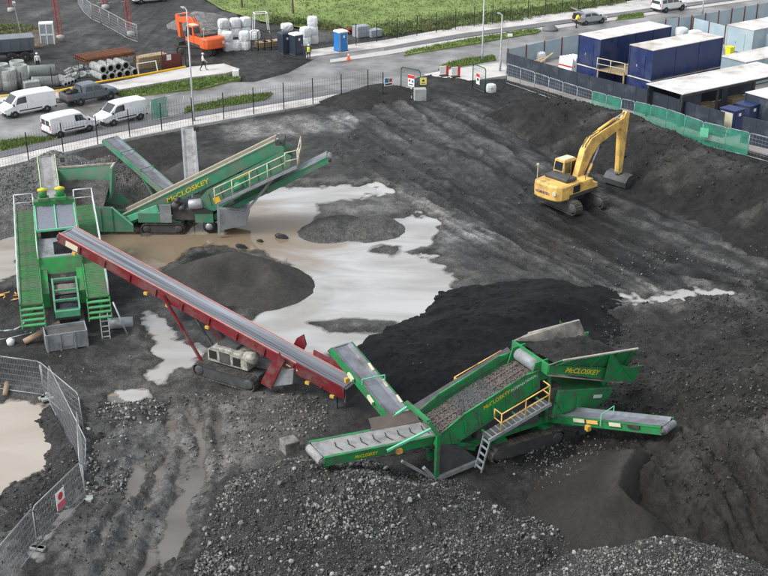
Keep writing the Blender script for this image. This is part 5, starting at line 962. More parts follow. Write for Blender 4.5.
    q = MB(); q.tube((-1.3,-.95,2.2),(-1.3,-.95,2.6),.06,8); q.build('exhaust', M['dgrey'], E_, True)
    q = MB(); q.path([(1.4,-1.2,1.6),(1.4,-1.2,2.3),(.2,-1.2,2.4),(.2,-1.2,2.0)],.025,6); q.build('grab_rail', M['dgrey'], E_, True)
    return E_
excavator('yellow tracked excavator with its bucket lowered before the dark soil heap', (13.2,81.5,.02), R(41), R(-57-41), 'exc',
  [(.25,1.3),(.8,1.3),(2.0,3.2),(2.75,3.85),(5.3,4.7),(5.5,5.05),(5.15,5.28),(2.9,4.78),(1.75,4.42),(1.1,3.7)],
  [(5.62,5.72),(5.98,5.52),(5.82,3.5),(5.62,1.1),(5.2,1.0),(5.12,3.0),(5.05,4.85)], (5.55,.12), 'KOMATSU', wid=2.1)
excavator('orange tracked excavator parked beside the stacked white bags', at(204,53), R(128), R(40), 'orange',
  [(.25,1.3),(.8,1.3),(1.9,2.5),(2.6,2.8),(4.9,2.5),(5.1,2.85),(4.8,3.05),(2.7,3.45),(1.75,3.4),(1.1,2.9)],
  [(5.2,3.4),(5.5,3.2),(5.4,2.3),(5.0,.9),(4.6,.9),(4.65,2.0),(4.75,2.8)], (4.8,.05), None, wid=1.2)

# ------------------------------------------------------------------ road vehicles
def vehicle(name, label, cat, loc, head, st, W, paint, wheels, wr, side_panes, wind, rear=None, lamps=True, group=None, bed=None, mould=True):
    """st: stations (x, bottom, belt, roof, belt half width factor, roof half width factor) from the rear (x=0) to the front"""
    Lc = st[-1][0]; c = thing(name, label, cat, loc, head, group); hx = Lc/2
    def stat(x):
        xs = [s[0] for s in st]; return [float(np.interp(x, xs, [s[i] for s in st])) for i in range(1,6)]
    def ring(x):
        zb, zm, zr, km, kr = stat(x); w2 = W/2; zr = max(zr, zm+.02); e = .12*(zr-zm)
        half = [(.82*w2*km,zb),(w2*km,zb+.16),(w2*km,zm),(w2*kr,zr-e),(w2*kr*.8,zr)]
        return [V(x-hx,-a,b) for a,b in half]+[V(x-hx,a,b) for a,b in reversed(half)]
    q = MB(); q.loft([ring(s[0]) for s in st]); q.build('body', M[paint], c, bevel=.02)
    def sidept(x, t, sg):
        r = ring(x); a, b = r[2], r[3]; p = a.lerp(b, t); return V(p.x, -p.y if sg > 0 else p.y, p.z)
    def pane(nm, pts, sg, m='glass', off=.012, nx=5):
        (xa,ta),(xb,tb),(xc,tc),(xd,td) = pts; o = V(0, sg*off, .0); vs = []
        for i in range(nx+1):
            u = i/nx; lo = sidept(xa+(xb-xa)*u, ta+(tb-ta)*u, sg); hi = sidept(xd+(xc-xd)*u, td+(tc-td)*u, sg); vs += [lo+o, hi+o, lo-o*2, hi-o*2]
        q = MB(); q.add(vs, [f for i in range(nx) for f in ((4*i,4*i+4,4*i+5,4*i+1),(4*i+2,4*i+3,4*i+7,4*i+6),(4*i,4*i+2,4*i+6,4*i+4),(4*i+1,4*i+5,4*i+7,4*i+3))]+[(0,1,3,2),(4*nx,4*nx+2,4*nx+3,4*nx+1)]); q.build(nm, M[m], c)
    for sg in (-1,1):
        for p in side_panes: pane('side_window', p, sg)
        if mould: q = MB(); q.bx(wheels[0]-hx+wr+.1, wheels[1]-hx-wr-.1, sg*W/2-.02, sg*W/2+.018, .52, .62); q.build('side_moulding', M['trim'], c)
        q = MB(); xm = wind[0]-hx-.12; q.box((xm, sg*(W/2+.06), stat(wind[0])[1]+.12), (.12,.2,.18)); q.build('mirror', M['trim'], c, bevel=.03)
        for dx in (side_panes[0][1][0]-hx, side_panes[0][0][0]-hx): q = MB(); q.bx(dx-.006, dx+.006, sg*W/2-.01, sg*W/2+.004, .4, stat(side_panes[0][0][0])[1]); q.build('door_seam', M['trim'], c)
    xa, xb = wind; q = MB(); pa, pb = ring(xa), ring(xb); n_ = 4                 # windscreen from its foot xa (front) to its head xb
    A1, A2, B1, B2 = pa[4].lerp(pa[5],.0), pa[5], pb[4], pb[5]; nr = V(.7,0,.7)*.015
    q.hexa([A1+V(0,-.06,0),A2+V(0,.06,0),B2+V(0,.02,-.02),B1+V(0,-.02,-.02)]+[A1+nr+V(0,-.06,0),A2+nr+V(0,.06,0),B2+nr+V(0,.02,-.02),B1+nr+V(0,-.02,-.02)]); q.build('windscreen', M['glass'], c)
    if rear:
        for y0, y1 in rear: z0, z1 = stat(0)[1]+.04, stat(0)[2]-.16; q = MB(); q.bx(-hx-.015,-hx+.02,y0,y1,z0,z1); q.build('rear_window', M['glass'], c)
    if lamps:
        for sg in (-1,1):
            z = stat(Lc-.1)[1]-.02; q = MB(); q.box((hx-.12, sg*W/2*.74, z), (.26,.34,.18), M=Matrix.Rotation(-sg*.35,3,'Z')); q.build('headlight', M['lampw'], c, bevel=.03)
            q = MB(); q.box((-hx+.02, sg*W/2*.86, stat(0)[1]-.05), (.08,.14,.4)); q.build('tail_lamp', M['lampr'], c, bevel=.02)
    q = MB(); q.bx(hx-.14,hx+.04,-W/2*.86,W/2*.86,.28,.5); q.build('bumper', M['trim'], c, bevel=.05)
    q = MB(); q.bx(-hx-.05,-hx+.12,-W/2*.9,W/2*.9,.32,.5); q.build('bumper', M['trim'], c, bevel=.04)
    q = MB(); q.bx(hx+.035,hx+.05,-.24,.24,.36,.46); q.build('number_plate', M['signw'], c)
    for wx in wheels:
        for sg in (-1,1):
            q = MB(); q.lathe((wx-hx, sg*(W/2-.01), wr+.03),(0,-sg,0),[(0,.04),(0,wr+.07),(.2,wr+.07),(.2,.04)],18); q.build('wheel_arch', M['trim'], c)
            q = MB(); q.lathe((wx-hx, sg*(W/2+.015), wr),(0,-sg,0),[(0,wr*.62),(0,wr*.9),(.03,wr),(.17,wr),(.2,wr*.9),(.2,wr*.5)],20); wl = q.build('wheel', M['rubber'], c, True)
            q = MB(); q.lathe((wx-hx, sg*(W/2+.01), wr),(0,-sg,0),[(0,.03),(-.01,.08),(.01,wr*.35),(.0,wr*.6),(.03,wr*.64),(.08,wr*.64)],14); q.build('rim', M['steel'], wl, True)
    if bed: bed(c, hx, W)
    return c
def by_wheels(pa, pb, W, z=0.0):
    a, b = at(*pa), at(*pb); d = (b-a).normalized(); n = V(-d.y, d.x, 0); return (a+b)/2+n*(W/2), math.atan2(d.y, d.x)
VAN = [(0,.42,1.02,1.66,.95,.86),(.05,.36,1.04,1.78,.99,.88),(1.2,.28,1.05,1.84,1,.88),(2.5,.26,1.05,1.84,1,.87),(2.95,.26,1.04,1.78,1,.84),(3.68,.26,.98,1.10,1,.80),(4.2,.28,.84,.92,.95,.78),(4.42,.36,.66,.70,.82,.66)]
VANL = [(0,.42,1.08,1.80,.96,.88),(.05,.36,1.1,1.9,.99,.9),(1.5,.28,1.12,1.96,1,.9),(3.0,.26,1.12,1.95,1,.88),(3.45,.26,1.1,1.88,1,.84),(4.12,.26,1.02,1.16,1,.80),(4.6,.28,.86,.94,.95,.78),(4.82,.36,.68,.72,.82,.66)]
l, h = by_wheels((16,118),(48,112),1.9); h0 = h
vehicle('parked_van', 'large white panel van with black side strip parked behind the grey pickup', 'van', l+V(0,0,-.01), h+math.pi, VANL, 1.92, 'white', (.95,3.95), .33, [[(2.75,.12),(3.75,.12),(3.5,.85),(2.75,.85)]], (4.1,3.5), [(-.7,-.08),(.08,.7)], group='vehicles parked along the road')
l, h = by_wheels((60,138),(92,131),1.8)
vehicle('parked_van', 'small white panel van nose to nose with another white van, its rear window dark', 'van', l+V(0,0,-.01), h, VAN, 1.8, 'white', (.8,3.5), .31, [[(2.3,.12),(3.35,.12),(3.05,.85),(2.3,.85)]], (3.66,3.0), [(-.66,-.06),(.06,.66)], group='vehicles parked along the road')
l, h = by_wheels((114,126),(140,120),1.8)
vehicle('parked_van', 'small white panel van facing the other small van beside the roadside fence', 'van', l+V(0,0,-.01), h+math.pi, VAN, 1.8, 'white', (.8,3.5), .31, [[(2.3,.12),(3.35,.12),(3.05,.85),(2.3,.85)]], (3.66,3.0), [(-.66,-.06),(.06,.66)], group='vehicles parked along the road')
PICK = [(0,.55,.98,1.0,.96,.93),(.06,.5,1.02,1.06,.99,.95),(1.55,.42,1.05,1.08,1,.95),(1.62,.42,1.05,1.68,1,.82),(1.95,.4,1.06,1.76,1,.8),(2.9,.38,1.06,1.76,1,.8),(3.2,.38,1.06,1.70,1,.8),(3.95,.4,1.04,1.12,1,.84),(4.9,.42,.96,1.02,.96,.82),(5.15,.48,.8,.86,.86,.74)]
def bed(c, hx, W):
    q = MB(); q.bx(-hx+.12,-hx+1.5,-W/2+.14,W/2-.14,1.06,1.09); q.build('load_bed', M['trim'], c)
    for sg in (-1,1): q = MB(); q.bx(-hx+.05,-hx+1.55,sg*(W/2-.1)-.06,sg*(W/2-.1)+.06,1.0,1.16); q.build('bed_side', M['slate'], c, bevel=.02)
    q = MB(); q.bx(-hx+.02,-hx+.1,-W/2+.1,W/2-.1,.7,1.16); q.build('tailgate', M['slate'], c, bevel=.02)
    q = MB(); q.path([(-hx+1.45,-.75,1.1),(-hx+1.4,-.7,1.75),(-hx+1.4,.7,1.75),(-hx+1.45,.75,1.1)],.04,6); q.build('roll_bar', M['trim'], c, True)
l, h = by_wheels((80,106),(110,100),1.9)
pk = vehicle('pickup_truck', 'grey double cab pickup truck with an open load bed', 'pickup', l+V(0,0,-.01), h, PICK, 1.92, 'slate', (1.15,4.2), .37, [[(1.75,.12),(2.55,.12),(2.55,.82),(1.95,.82)],[(2.65,.12),(3.7,.12),(3.2,.82),(2.65,.82)]], (3.93,3.22), None, group='vehicles parked along the road', bed=bed, mould=False)
for k, (x_, y_, z_) in enumerate(((-2.0,.3,1.2),(-1.6,-.3,1.25),(-2.2,-.4,1.18))):
    o = obj('black_sack', BIG[k].copy()); o.data.materials.clear(); o.data.materials.append(M['rubber']); c_, s_ = math.cos(h), math.sin(h); o.location = pk.location+V(x_*c_-y_*s_, x_*s_+y_*c_, z_+.05); o.scale = (.7,.6,.5); tag(o, 'black bin sack lying in the open bed of the grey pickup', 'sack', 'sacks in the pickup bed')
HATCH = [(0,.42,.88,.98,.93,.84),(.08,.36,.92,1.25,.97,.8),(.55,.28,.94,1.42,1,.78),(1.7,.26,.94,1.47,1,.78),(2.2,.26,.94,1.42,1,.77),(3.0,.26,.92,1.0,1,.8),(3.7,.28,.78,.84,.94,.78),(3.95,.36,.62,.66,.82,.66)]
l, h = by_wheels((586.5,25.5),(601.6,23.5),1.75)
def hatch_up(c, hx, W):
    q = MB(); q.hexa([(-hx+.5,-.7,1.5),(-hx+.5,.7,1.5),(-hx-.45,.66,1.95),(-hx-.45,-.66,1.95),(-hx+.5,-.7,1.56),(-hx+.5,.7,1.56),(-hx-.45,.66,2.02),(-hx-.45,-.66,2.02)]); q.build('raised_tailgate', M['silver'], c, bevel=.02)
    q = MB(); q.bx(-hx-.02,-hx+.3,-.65,.65,.62,1.3); q.build('boot_interior', M['trim'], c)
vehicle('parked_car', 'silver hatchback with its tailgate raised on the far carriageway', 'car', l+V(0,0,-.01), h, HATCH, 1.75, 'silver', (.75,3.15), .31, [[(.6,.12),(1.5,.12),(1.5,.82),(.75,.82)],[(1.6,.12),(2.75,.12),(2.2,.82),(1.6,.82)]], (2.98,2.25), None, group='vehicles on the far road', bed=hatch_up, mould=False)
SUV = [(0,.5,1.05,1.62,.95,.84),(.06,.42,1.08,1.74,.99,.86),(1.0,.36,1.1,1.82,1,.86),(2.4,.34,1.1,1.82,1,.85),(2.85,.34,1.1,1.76,1,.84),(3.35,.34,1.08,1.16,1,.86),(4.3,.36,1.0,1.06,.97,.84),(4.5,.44,.8,.86,.88,.76)]
l, h = by_wheels((666.3,13),(681.5,10.8),1.88)
vehicle('parked_car', 'white off road estate car driving past the pale hoarding', 'car', l+V(0,0,-.01), h, SUV, 1.88, 'white', (.9,3.6), .38, [[(.3,.12),(1.0,.12),(1.0,.8),(.3,.8)],[(1.1,.12),(1.95,.12),(1.95,.8),(1.1,.8)],[(2.05,.12),(3.0,.12),(2.75,.8),(2.05,.8)]], (3.33,2.9), [(-.7,.7)], group='vehicles on the far road', mould=False)

# tipper truck whose rear shows at the edge of the other yard
t = thing('tipper_truck', 'dark blue grey tipper truck standing near the concrete manhole rings', 'truck', at(-8,62), R(200))
q = MB(); q.bx(-4.2,3.2,-.45,.45,.7,1.0); q.build('chassis', M['dgrey'], t)
q = MB(); q.hexa([(-4.3,-1.2,1.15),(1.4,-1.2,1.15),(1.4,1.2,1.15),(-4.3,1.2,1.15),(-4.4,-1.25,2.5),(1.5,-1.25,2.5),(1.5,1.25,2.5),(-4.4,1.25,2.5)]); q.build('tipper_body', M['slate'], t, bevel=.03)
for k in range(6): x_ = -3.8+k*.95; q = MB(); q.bx(x_,x_+.1,-1.3,-1.22,1.2,2.45); q.build('body_rib', M['slate'], t); q = MB(); q.bx(x_,x_+.1,1.22,1.3,1.2,2.45); q.build('body_rib', M['slate'], t)
q = MB(); q.bx(1.7,3.6,-1.2,1.2,.8,2.9); cb = q.build('cab', M['orange'], t, bevel=.08); q = MB(); q.bx(3.6,3.62,-1.05,1.05,1.8,2.6); q.build('windscreen', M['glass'], cb)
for sg in (-1,1): q = MB(); q.bx(2.3,3.3,sg*1.2-.01,sg*1.2+.01,1.8,2.5); q.build('side_window', M['glass'], cb)
for x_ in (-3.3,-2.0,1.0,2.6):
    for sg in (-1,1): q = MB(); q.lathe((x_,sg*1.25,.55),(0,-sg,0),[(0,.3),(0,.5),(.04,.55),(.28,.55),(.32,.5),(.32,.2)],20); wl = q.build('wheel', M['rubber'], t, True); q = MB(); q.lathe((x_,sg*1.26,.55),(0,-sg,0),[(0,.03),(.03,.15),(.02,.3),(.06,.32)],14); q.build('rim', M['steel'], wl, True)

# ------------------------------------------------------------------ people
def person(label, loc, head, top, vest=None, helmet=None, stride=.25, arm=(.12,-.08), bend=0.0, height=1.76):
    """one skinned figure; joints in metres for a 1.76 m person facing +X"""
    J = []; Ed = []; Rr = []
    def j(x, y, z, r, par=None):
        J.append((x,y,z)); Rr.append(r)
        if par is not None: Ed.append((par, len(J)-1))
        return len(J)-1
    cb, sb_ = math.cos(bend), math.sin(bend)
    def up(x, y, z): zz = z-.95; return (x*cb+zz*sb_, y, .95+zz*cb-x*sb_)
    pel = j(0,0,.95,.135); wa = j(*up(0,0,1.1),.125,pel); chs = j(*up(.01,0,1.32),.15,wa); nb = j(*up(0,0,1.47),.075,chs); nk = j(*up(.01,0,1.54),.055,nb); hd = j(*up(.02,0,1.62),.088,nk); ht = j(*up(.02,0,1.71),.075,hd)
    no = j(*up(.115,0,1.615),.014,hd)
    for sg in (-1,1):
        st = stride*sg; hip = j(.02*st,sg*.1,.9,.1,pel); kn = j(st*.55+.03,sg*.11,.5,.065,hip); an = j(st*(1.0 if st > 0 else 1.15),sg*.11,.1+(.03 if st < 0 else 0),.045,kn); j(an and J[an][0]+.05,sg*.11,.05,.045,an); j(J[an][0]+.19,sg*.12,.035,.035,len(J)-1)
        sh = j(*up(0,sg*.19,1.42),.07,chs); a_ = arm[0 if sg < 0 else 1]
        el = j(*up(a_*.6,sg*.25,1.14),.048,sh); wr_ = j(*up(a_*.6+abs(a_)*.9+.05,sg*.25,.92),.034,el); pm = j(*up(a_*.6+abs(a_)*1.0+.08,sg*.245,.86),.034,wr_)
        bx0, by0, bz0 = up(a_*.6+abs(a_)*1.0+.08,sg*.245,.86)
        for k, (dx, ln) in enumerate(((.028,.07),(.010,.08),(-.010,.075),(-.028,.06))):
            f1 = j(bx0+dx,by0-sg*.005,bz0-.04,.009,pm); j(bx0+dx+.012,by0-sg*.02,bz0-.04-ln*.55,.008,f1)
        th = j(bx0+.045,by0-sg*.02,bz0-.0,.010,pm); j(bx0+.06,by0-sg*.035,bz0-.04,.009,th)
    me = bpy.data.meshes.new('figure'); k = height/1.76; me.from_pydata([(a*k,b*k,c*k) for a,b,c in J], Ed, [])
    o = bpy.data.objects.new('figure', me); COL.objects.link(o); sk_ = o.modifiers.new('s','SKIN'); 
    for i, r in enumerate(Rr): me.skin_vertices[0].data[i].radius = (r*k, r*k)
    me.skin_vertices[0].data[0].use_root = True; su = o.modifiers.new('u','SUBSURF'); su.levels = 1; su.render_levels = 1
    dg = bpy.context.evaluated_depsgraph_get(); bm_ = bpy.data.meshes.new_from_object(o.evaluated_get(dg)); bpy.data.objects.remove(o)
    for m_ in ('skin', top, 'dark_cloth', 'trim'): bm_.materials.append(M[m_])
    for p in bm_.polygons:
        c = p.center; z = c.z/k
        p.material_index = 3 if z < .12 else 2 if z < 1.0 and abs(c.y) < .21*k else 0 if (z > 1.5*cb or (abs(c.y) > .2*k and z < .97)) else 1
    bm_.shade_smooth(); root = thing('person', label, 'person', loc, head); b = obj('body', bm_, root)
    H = V(*up(.02,0,1.66))*k
    for sg in (-1,1): q = MB(); q.lathe(H+V(.085,sg*.033,-.03)*k,(1,0,0),[(0,.006),(.006,.013),(.012,.004)],6); q.build('eye', M['trim'], root)
    q = MB(); q.box(H+V(.088,0,-.105)*k,(.012,.05,.012)); q.build('mouth', M['redsign'], root)
    for sg in (-1,1): q = MB(); q.box(H+V(0,sg*.095,-.04)*k,(.045,.02,.06)); q.build('ear', M['skin'], root, bevel=.008)
    if helmet:
        q = MB(); q.lathe(H+V(0,0,.0),(sb_,0,cb),[(-.0,.128),(.015,.12),(.06,.112),(.11,.075),(.13,.01)],14); q.box(H+V(.12,0,.01),(.08,.16,.02)); q.build('helmet', M[helmet], root, True)
    else: q = MB(); q.lathe(H+V(-.015,0,-.02),(0,0,1),[(0,.1),(.05,.108),(.09,.085),(.11,.01)],12); q.build('hair', M['trim'], root, True)
    if vest:
        q = MB(); rr = []
        for z, a, bb in ((.98,.165,.2),(1.1,.155,.19),(1.3,.175,.205),(1.42,.15,.19),(1.48,.1,.13)): rr.append([V(*up(math.cos(t)*a*1.0,math.sin(t)*bb*1.0,z))*k for t in np.linspace(0,2*math.pi,14,endpoint=False)])
        q.loft(rr, cap=False); q.build('vest', M[vest], root, True)
        q = MB(); rr = [[V(*up(math.cos(t)*.168,math.sin(t)*.205,z))*k for t in np.linspace(0,2*math.pi,14,endpoint=False)] for z in (1.12,1.17)]; q.loft(rr, cap=False); q.build('reflective_band', M['steel'], root)
    return root
person('person in dark clothes and yellow vest standing by the dark portable toilets', at(309,61), R(-100), 'dark_cloth', 'hivis', 'white', .06, (.05,.03))
person('person in white top, dark trousers and white helmet walking past the orange excavator', at(203.5,71.5)+V(0,0,.11), R(10), 'white_cloth', None, 'white', .3, (.2,-.15))
person('person in white jacket and white helmet standing behind the concrete pipes', at(38.5,70), R(-70), 'white_cloth', None, 'white', .05, (.05,.05))
person('person in yellow jacket leaning into the boot of the silver hatchback', at(576,28), R(20), 'hivis', 'hivis', None, .1, (.35,.35), .35)
# ------------------------------------------------------------------ fences
def wires(a, b, h, m, parent, z0=.08, dv=.12, dh=.3, r=.005, name='wire_mesh', tilt=V(0,0,0)):
    a, b = Vector(a), Vector(b); L = (b-a).length; q = MB(); up = V(0,0,1)
    for k in range(1, int(L/dv)): p = a.lerp(b, k*dv/L); q.tube(p+up*z0, p+up*h+tilt, r, 3, cap=False)
    for k in range(int((h-z0)/dh)+1): z = z0+k*dh; t = tilt*(z/h); q.tube(a+up*z+t, b+up*z+t, r, 3, cap=False)
    return q.build(name, m, parent)
def wire_panel(a, b, label, group, h=2.0, tilt=(0,0,0), net=None, dv=.12, r=.006, foot=True, frame='steel', cat='fence panel', fr=.021):
    a, b, tilt = Vector(a), Vector(b), Vector(tilt); c = (a+b)/2; c.z = min(a.z, b.z); a, b = a-c, b-c; up = V(0,0,1)
    t = thing('fence_panel', label, cat, c, 0, group); d = (b-a).normalized(); n = V(-d.y, d.x, 0); k = .18
    q = MB(); T = up*h+tilt; q.path([a+up*.05, a+(T)*(1-k/h)], fr, 7); q.path([a+T*(1-k/h), a+T+d*.14, b+T-d*.14, b+T*(1-k/h)], fr, 7); q.path([b+T*(1-k/h), b+up*.05], fr, 7); q.tube(a+up*.12, b+up*.12, fr*.9, 7); q.build('frame', M[frame], t, True)
    wires(a, b, h-.06, M[frame], t, .14, dv, .3, r, tilt=tilt)
    if foot:
        for e in (a, b): q = MB(); q.box(e+up*.06, (.24,.62,.12), math.atan2(d.y,d.x)); q.build('foot_block', M['concrete'], t, bevel=.02)
    if net:
        q = MB(); nx = 8; vs = []
        for i in range(nx+1):
            u = i/nx; bl = .04*math.sin(u*9+a.x); p = a.lerp(b, u)-n*(.03+bl*.5); vs += [p+up*.1, p+up*h*.55+n*bl, p+up*(h-.02)]
        q.add(vs, [f for i in range(nx) for f in ((3*i,3*i+3,3*i+4,3*i+1),(3*i+1,3*i+4,3*i+5,3*i+2))]); q.build('debris_net', M[net], t)
    return t
def mesh_fence(label, bases, h, post, dv=.22, r=.006, pr=.035, group=None):
    c = Vector(bases[0]); c.z = 0; t = thing('mesh_fence', label, 'fence', c, 0, group); P = [Vector(p)-c for p in bases]
    for p in P: q = MB(); q.tube(p, p+V(0,0,h), pr, 6); q.build('post', M[post], t)
    for p0, p1 in zip(P[:-1], P[1:]): wires(p0, p1, h-.05, M[post], t, .06, dv, .4, r, 'mesh_panel')
    return t
mesh_fence('dark mesh fence on slim posts along the near footpath', [at(u,v) for u,v in ((-40,182),(-5,172),(29,163),(63.5,153),(98,145.5),(130,138.5),(162,131.5),(193,126),(224,120.5),(254,115.3),(284,110.2),(313,105.2),(341.5,100.8),(368,96),(383,99))], 2.5, 'blackpost', .25, .008, .05)
mesh_fence('dark mesh fence in front of the concrete pipes', [at(u,v) for u,v in ((-6,99),(23,94.5),(53,89.5),(80.5,84),(108,79.5),(137,76),(163,71.3),(186,67))], 2.1, 'blackpost', .3, .008, .045)
P_ = lerp_pts(at(356,46), at(700,-8), 21); mesh_fence('dark mesh fence between the far footpath and the field', P_, 2.4, 'blackpost', .35, .008, .05)
# front wire panels round the brown pond
FP = [((-4,390,.03),(45,397,.05),(0,0,0)), ((45,398,.05),(84,432,.1),(-.12,.15,0)), ((48,400,.05),(85,478,.06),(.25,-.05,0)), ((83,448,.1),(86,499,.05),(-.1,0,0)), ((86,500,.06),(38,549,.03),(0,0,0)), ((38,549,.03),(-8,606,.03),(0,0,0))]
LB = ['wire fence panel standing upright at the corner near the grey slurry skip', 'wire fence panel leaning back between the skip and the pond corner', 'wire fence panel leaning over the lumpy bank of the brown pond', 'short leaning wire fence panel overlapping its neighbour by the rubble strip', 'wire fence panel carrying the white and red warning sign', 'wire fence panel past the warning sign, joined at a concrete foot']
for (a, b, tl), lb in zip(FP, LB):
    wp = wire_panel(at(a[0],a[1],a[2]), at(b[0],b[1],b[2]), lb, 'wire fence panels by the brown pond', 2.0, tl, dv=.1, r=.0045)
# warning sign on the panel
a, b = at(86,500,.06), at(38,549,.03); d = (b-a).normalized(); n = V(-d.y,d.x,0); n = n if n.y < 0 else -n; c = a.lerp(b,.5)+V(0,0,1.2)+n*.05
sg_ = thing('warning_sign', 'white sign with a red ring above a red panel on the wire fence', 'sign', c); q = MB(); q.beam(-d*.3+V(0,0,.05), d*.3+V(0,0,.05), .02, .8); q.build('board', M['signw'], sg_)
q = MB(); q.beam(-d*.29+V(0,0,-.2)+n*.014, d*.29+V(0,0,-.2)+n*.014, .006, .28); q.build('red_panel', M['pink'], sg_)
q = MB(); q.lathe(V(0,0,.2)+n*.011, n, [(0,.12),(0,.17),(.006,.17),(.006,.12)], 20); q.build('red_ring', M['redsign'], sg_)
q = MB(); q.lathe(V(0,0,.2)+n*.011, n, [(0,.005),(0,.06),(.005,.06),(.006,.005)], 12); q.build('symbol', M['trim'], sg_)
o = MB(); o.lathe((0,0,0),(0,0,1),[(0,.05),(.05,.2),(.3,.22),(.4,.1),(.44,.02)],12); o = o.build('plastic_bucket', M['signw'], None, True); o.location = at(11,345,.03); tag(o, 'small white plastic container by the wire fence corner', 'container')
rod('pipe_offcut', at(5,395,.12), at(7,383,.3), .13, M['pipe_clay'], 'short clay pipe offcut lying above the brown pond', 'pipe')
# green netted fence along the compound
NP = [(506,84),(520,88.5),(534,93.5),(548,98.5),(562,103.5),(576,108),(591,113),(605,117),(620,121),(633,124),(649,127.6),(665,132),(683,138.5),(701,145.5),(724,151.5),(747,157),(768,163),(800,172)]
nn_, nb_ = 0, 0
for i in range(len(NP)-1):
    net = 'net' if (6 <= i <= 7 or 9 <= i <= 14) else None
    if net: nn_ += 1
    lab = (ORD[nn_-1]+' green netted fence panel behind the soil heap, counted from the gate') if net else (ORD[i]+' bare wire fence panel before the navy hoarding, counted from the gate' if i < 6 else 'bare wire fence panel in the gap between two green netted stretches' if i == 8 else 'bare wire fence panel past the netted stretch beside the storage boxes')
    wire_panel(at(*NP[i]), at(*NP[i+1]), lab, 'green netted fence panels' if net else ('bare panels by the hoarding' if i < 6 else 'bare panels in the netted fence'), 2.0, net=net, dv=.3, r=.005, foot=False, fr=.03)
q = MB(); q.beam((-.28,.2,1.3),(.28,-.2,1.3),.02,.75); o = q.build('notice_board', M['green_light'], None); o.location = at(703,147)+V(-.1,-.25,0); tag(o, 'pale green notice tied to the green netted fence', 'sign')

# ------------------------------------------------------------------ hoardings
def hoarding(label, line, h, m, step, post=None, t=.06, cap=None):
    P = [at(u,v) for u,v in line]; c = P[0].copy(); c.z = 0; r = thing('hoarding', label, 'hoarding', c)
    for a, b in zip(P[:-1], P[1:]):
        a, b = a-c, b-c; L = (b-a).length; n = max(1, round(L/step)); d = (b-a)/L; nn = V(-d.y,d.x,0)
        for k in range(n):
            p0, p1 = a+d*(L*k/n+.012), a+d*(L*(k+1)/n-.012); off = nn*random.uniform(-.012,.012); q = MB(); q.beam(p0+off+V(0,0,h/2+.03), p1+off+V(0,0,h/2+.03+random.uniform(-.01,.01)), t, h); q.build('panel', M[m], r)
            if post: q = MB(); e = a+d*L*k/n; q.beam(e-nn*.02, e+V(0,0,h+.1)-nn*.02, .14, .14); q.build('post', M[post], r)
        if cap: q = MB(); q.beam(a+V(0,0,h*.55)+nn*.06, b+V(0,0,h*.55)+nn*.06, .05, .1); q.build('rail', M[cap], r)
    return r
hoarding('long navy hoarding of flat panels around the container compound', [(506,75),(576,96),(601,102.5),(658,118),(693,130),(722,138)], 2.2, 'hoard', 1.2)
hoarding('short navy hoarding beyond the two storage boxes', [(740,142.5),(768,149),(820,161)], 2.2, 'hoard', 1.2)
hoarding('pale blue hoarding with rusty posts between the compound and the road', [(507,69),(578,53),(664,38),(690,34),(768,19),(860,3)], 2.0, 'panel', 2.4, 'rust', cap='rust')
hoarding('pale blue hoarding dividing the compound behind the containers', [(692,36),(724,44.5),(768,54),(820,64)], 2.0, 'panel', 2.4, 'rust', cap='rust')

# ------------------------------------------------------------------ containers and cabins
def container(label, corner, head, L, W, H, wallm, roofm, z=0, ribs=0, name='site_container', group=None, door=True, cat='container'):
    """corner: nearest lower corner; head: direction of the long side; the short side runs to its left"""
    r = thing(name, label, cat, Vector(corner)+V(0,0,z), head, group)
    q = MB(); q.bx(0,L,0,W,.08,H-.06); q.build('wall', M[wallm], r, bevel=.015)
    q = MB(); q.bx(-.06,L+.06,-.06,W+.06,H-.06,H); rf = q.build('roof', M[roofm], r)
    n = int(L/2.4)
    for k in range(1, n): x_ = k*L/n; q = MB(); q.bx(x_-.05,x_+.05,.0,W,H+.001,H+.03); q.build('roof_seam', M[roofm], rf)
    for x_ in (0,L):
        for y_ in (0,W): q = MB(); q.bx(x_-.05,x_+.05,y_-.05,y_+.05,0,H-.07); q.build('corner_post', M[wallm], r)
    for k in range(ribs): x_ = (k+1)*L/(ribs+1); q = MB(); q.bx(x_-.07,x_+.07,-.035,-.002,.1,H-.08); q.build('rib', M[wallm], r)
    for y_ in (-.045, W+.0): q = MB(); q.bx(-.02,L+.02,y_,y_+.045,.0,.1); q.build('sill_beam', M['dgrey'], r)
    if door: q = MB(); q.bx(-.04,-.005,W*.3,W*.7,.1,2.05); dd = q.build('door', M[wallm], r); q = MB(); q.bx(-.075,-.04,W*.62,W*.66,.95,1.15); q.build('handle', M['steel'], dd)
    return r
def top_corner(u, v, z): p = at(u,v,z); p.z = 0; return p
k1 = top_corner(601,39,5.4); h1 = R(36.5)
container('navy site container on the ground under the rear raised container', k1, h1, 9.5, 2.75, 2.6, 'navy', 'white_roof', 0, 3, group='navy containers')
container('upper navy container with clean white roof behind the timber landing', k1, h1, 9.5, 2.75, 2.75, 'navy', 'white_roof', 2.64, 3, group='navy containers')
k2 = top_corner(653.5,50,5.4)
container('navy site container on the ground under the front raised container', k2, R(35.5), 9.2, 2.75, 2.6, 'navy', 'white_roof', 0, 2, group='navy containers')
container('upper navy container with stained white roof beside the long white canopy', k2, R(35.5), 9.2, 2.75, 2.75, 'navy', 'white_roof', 2.64, 2, group='navy containers')
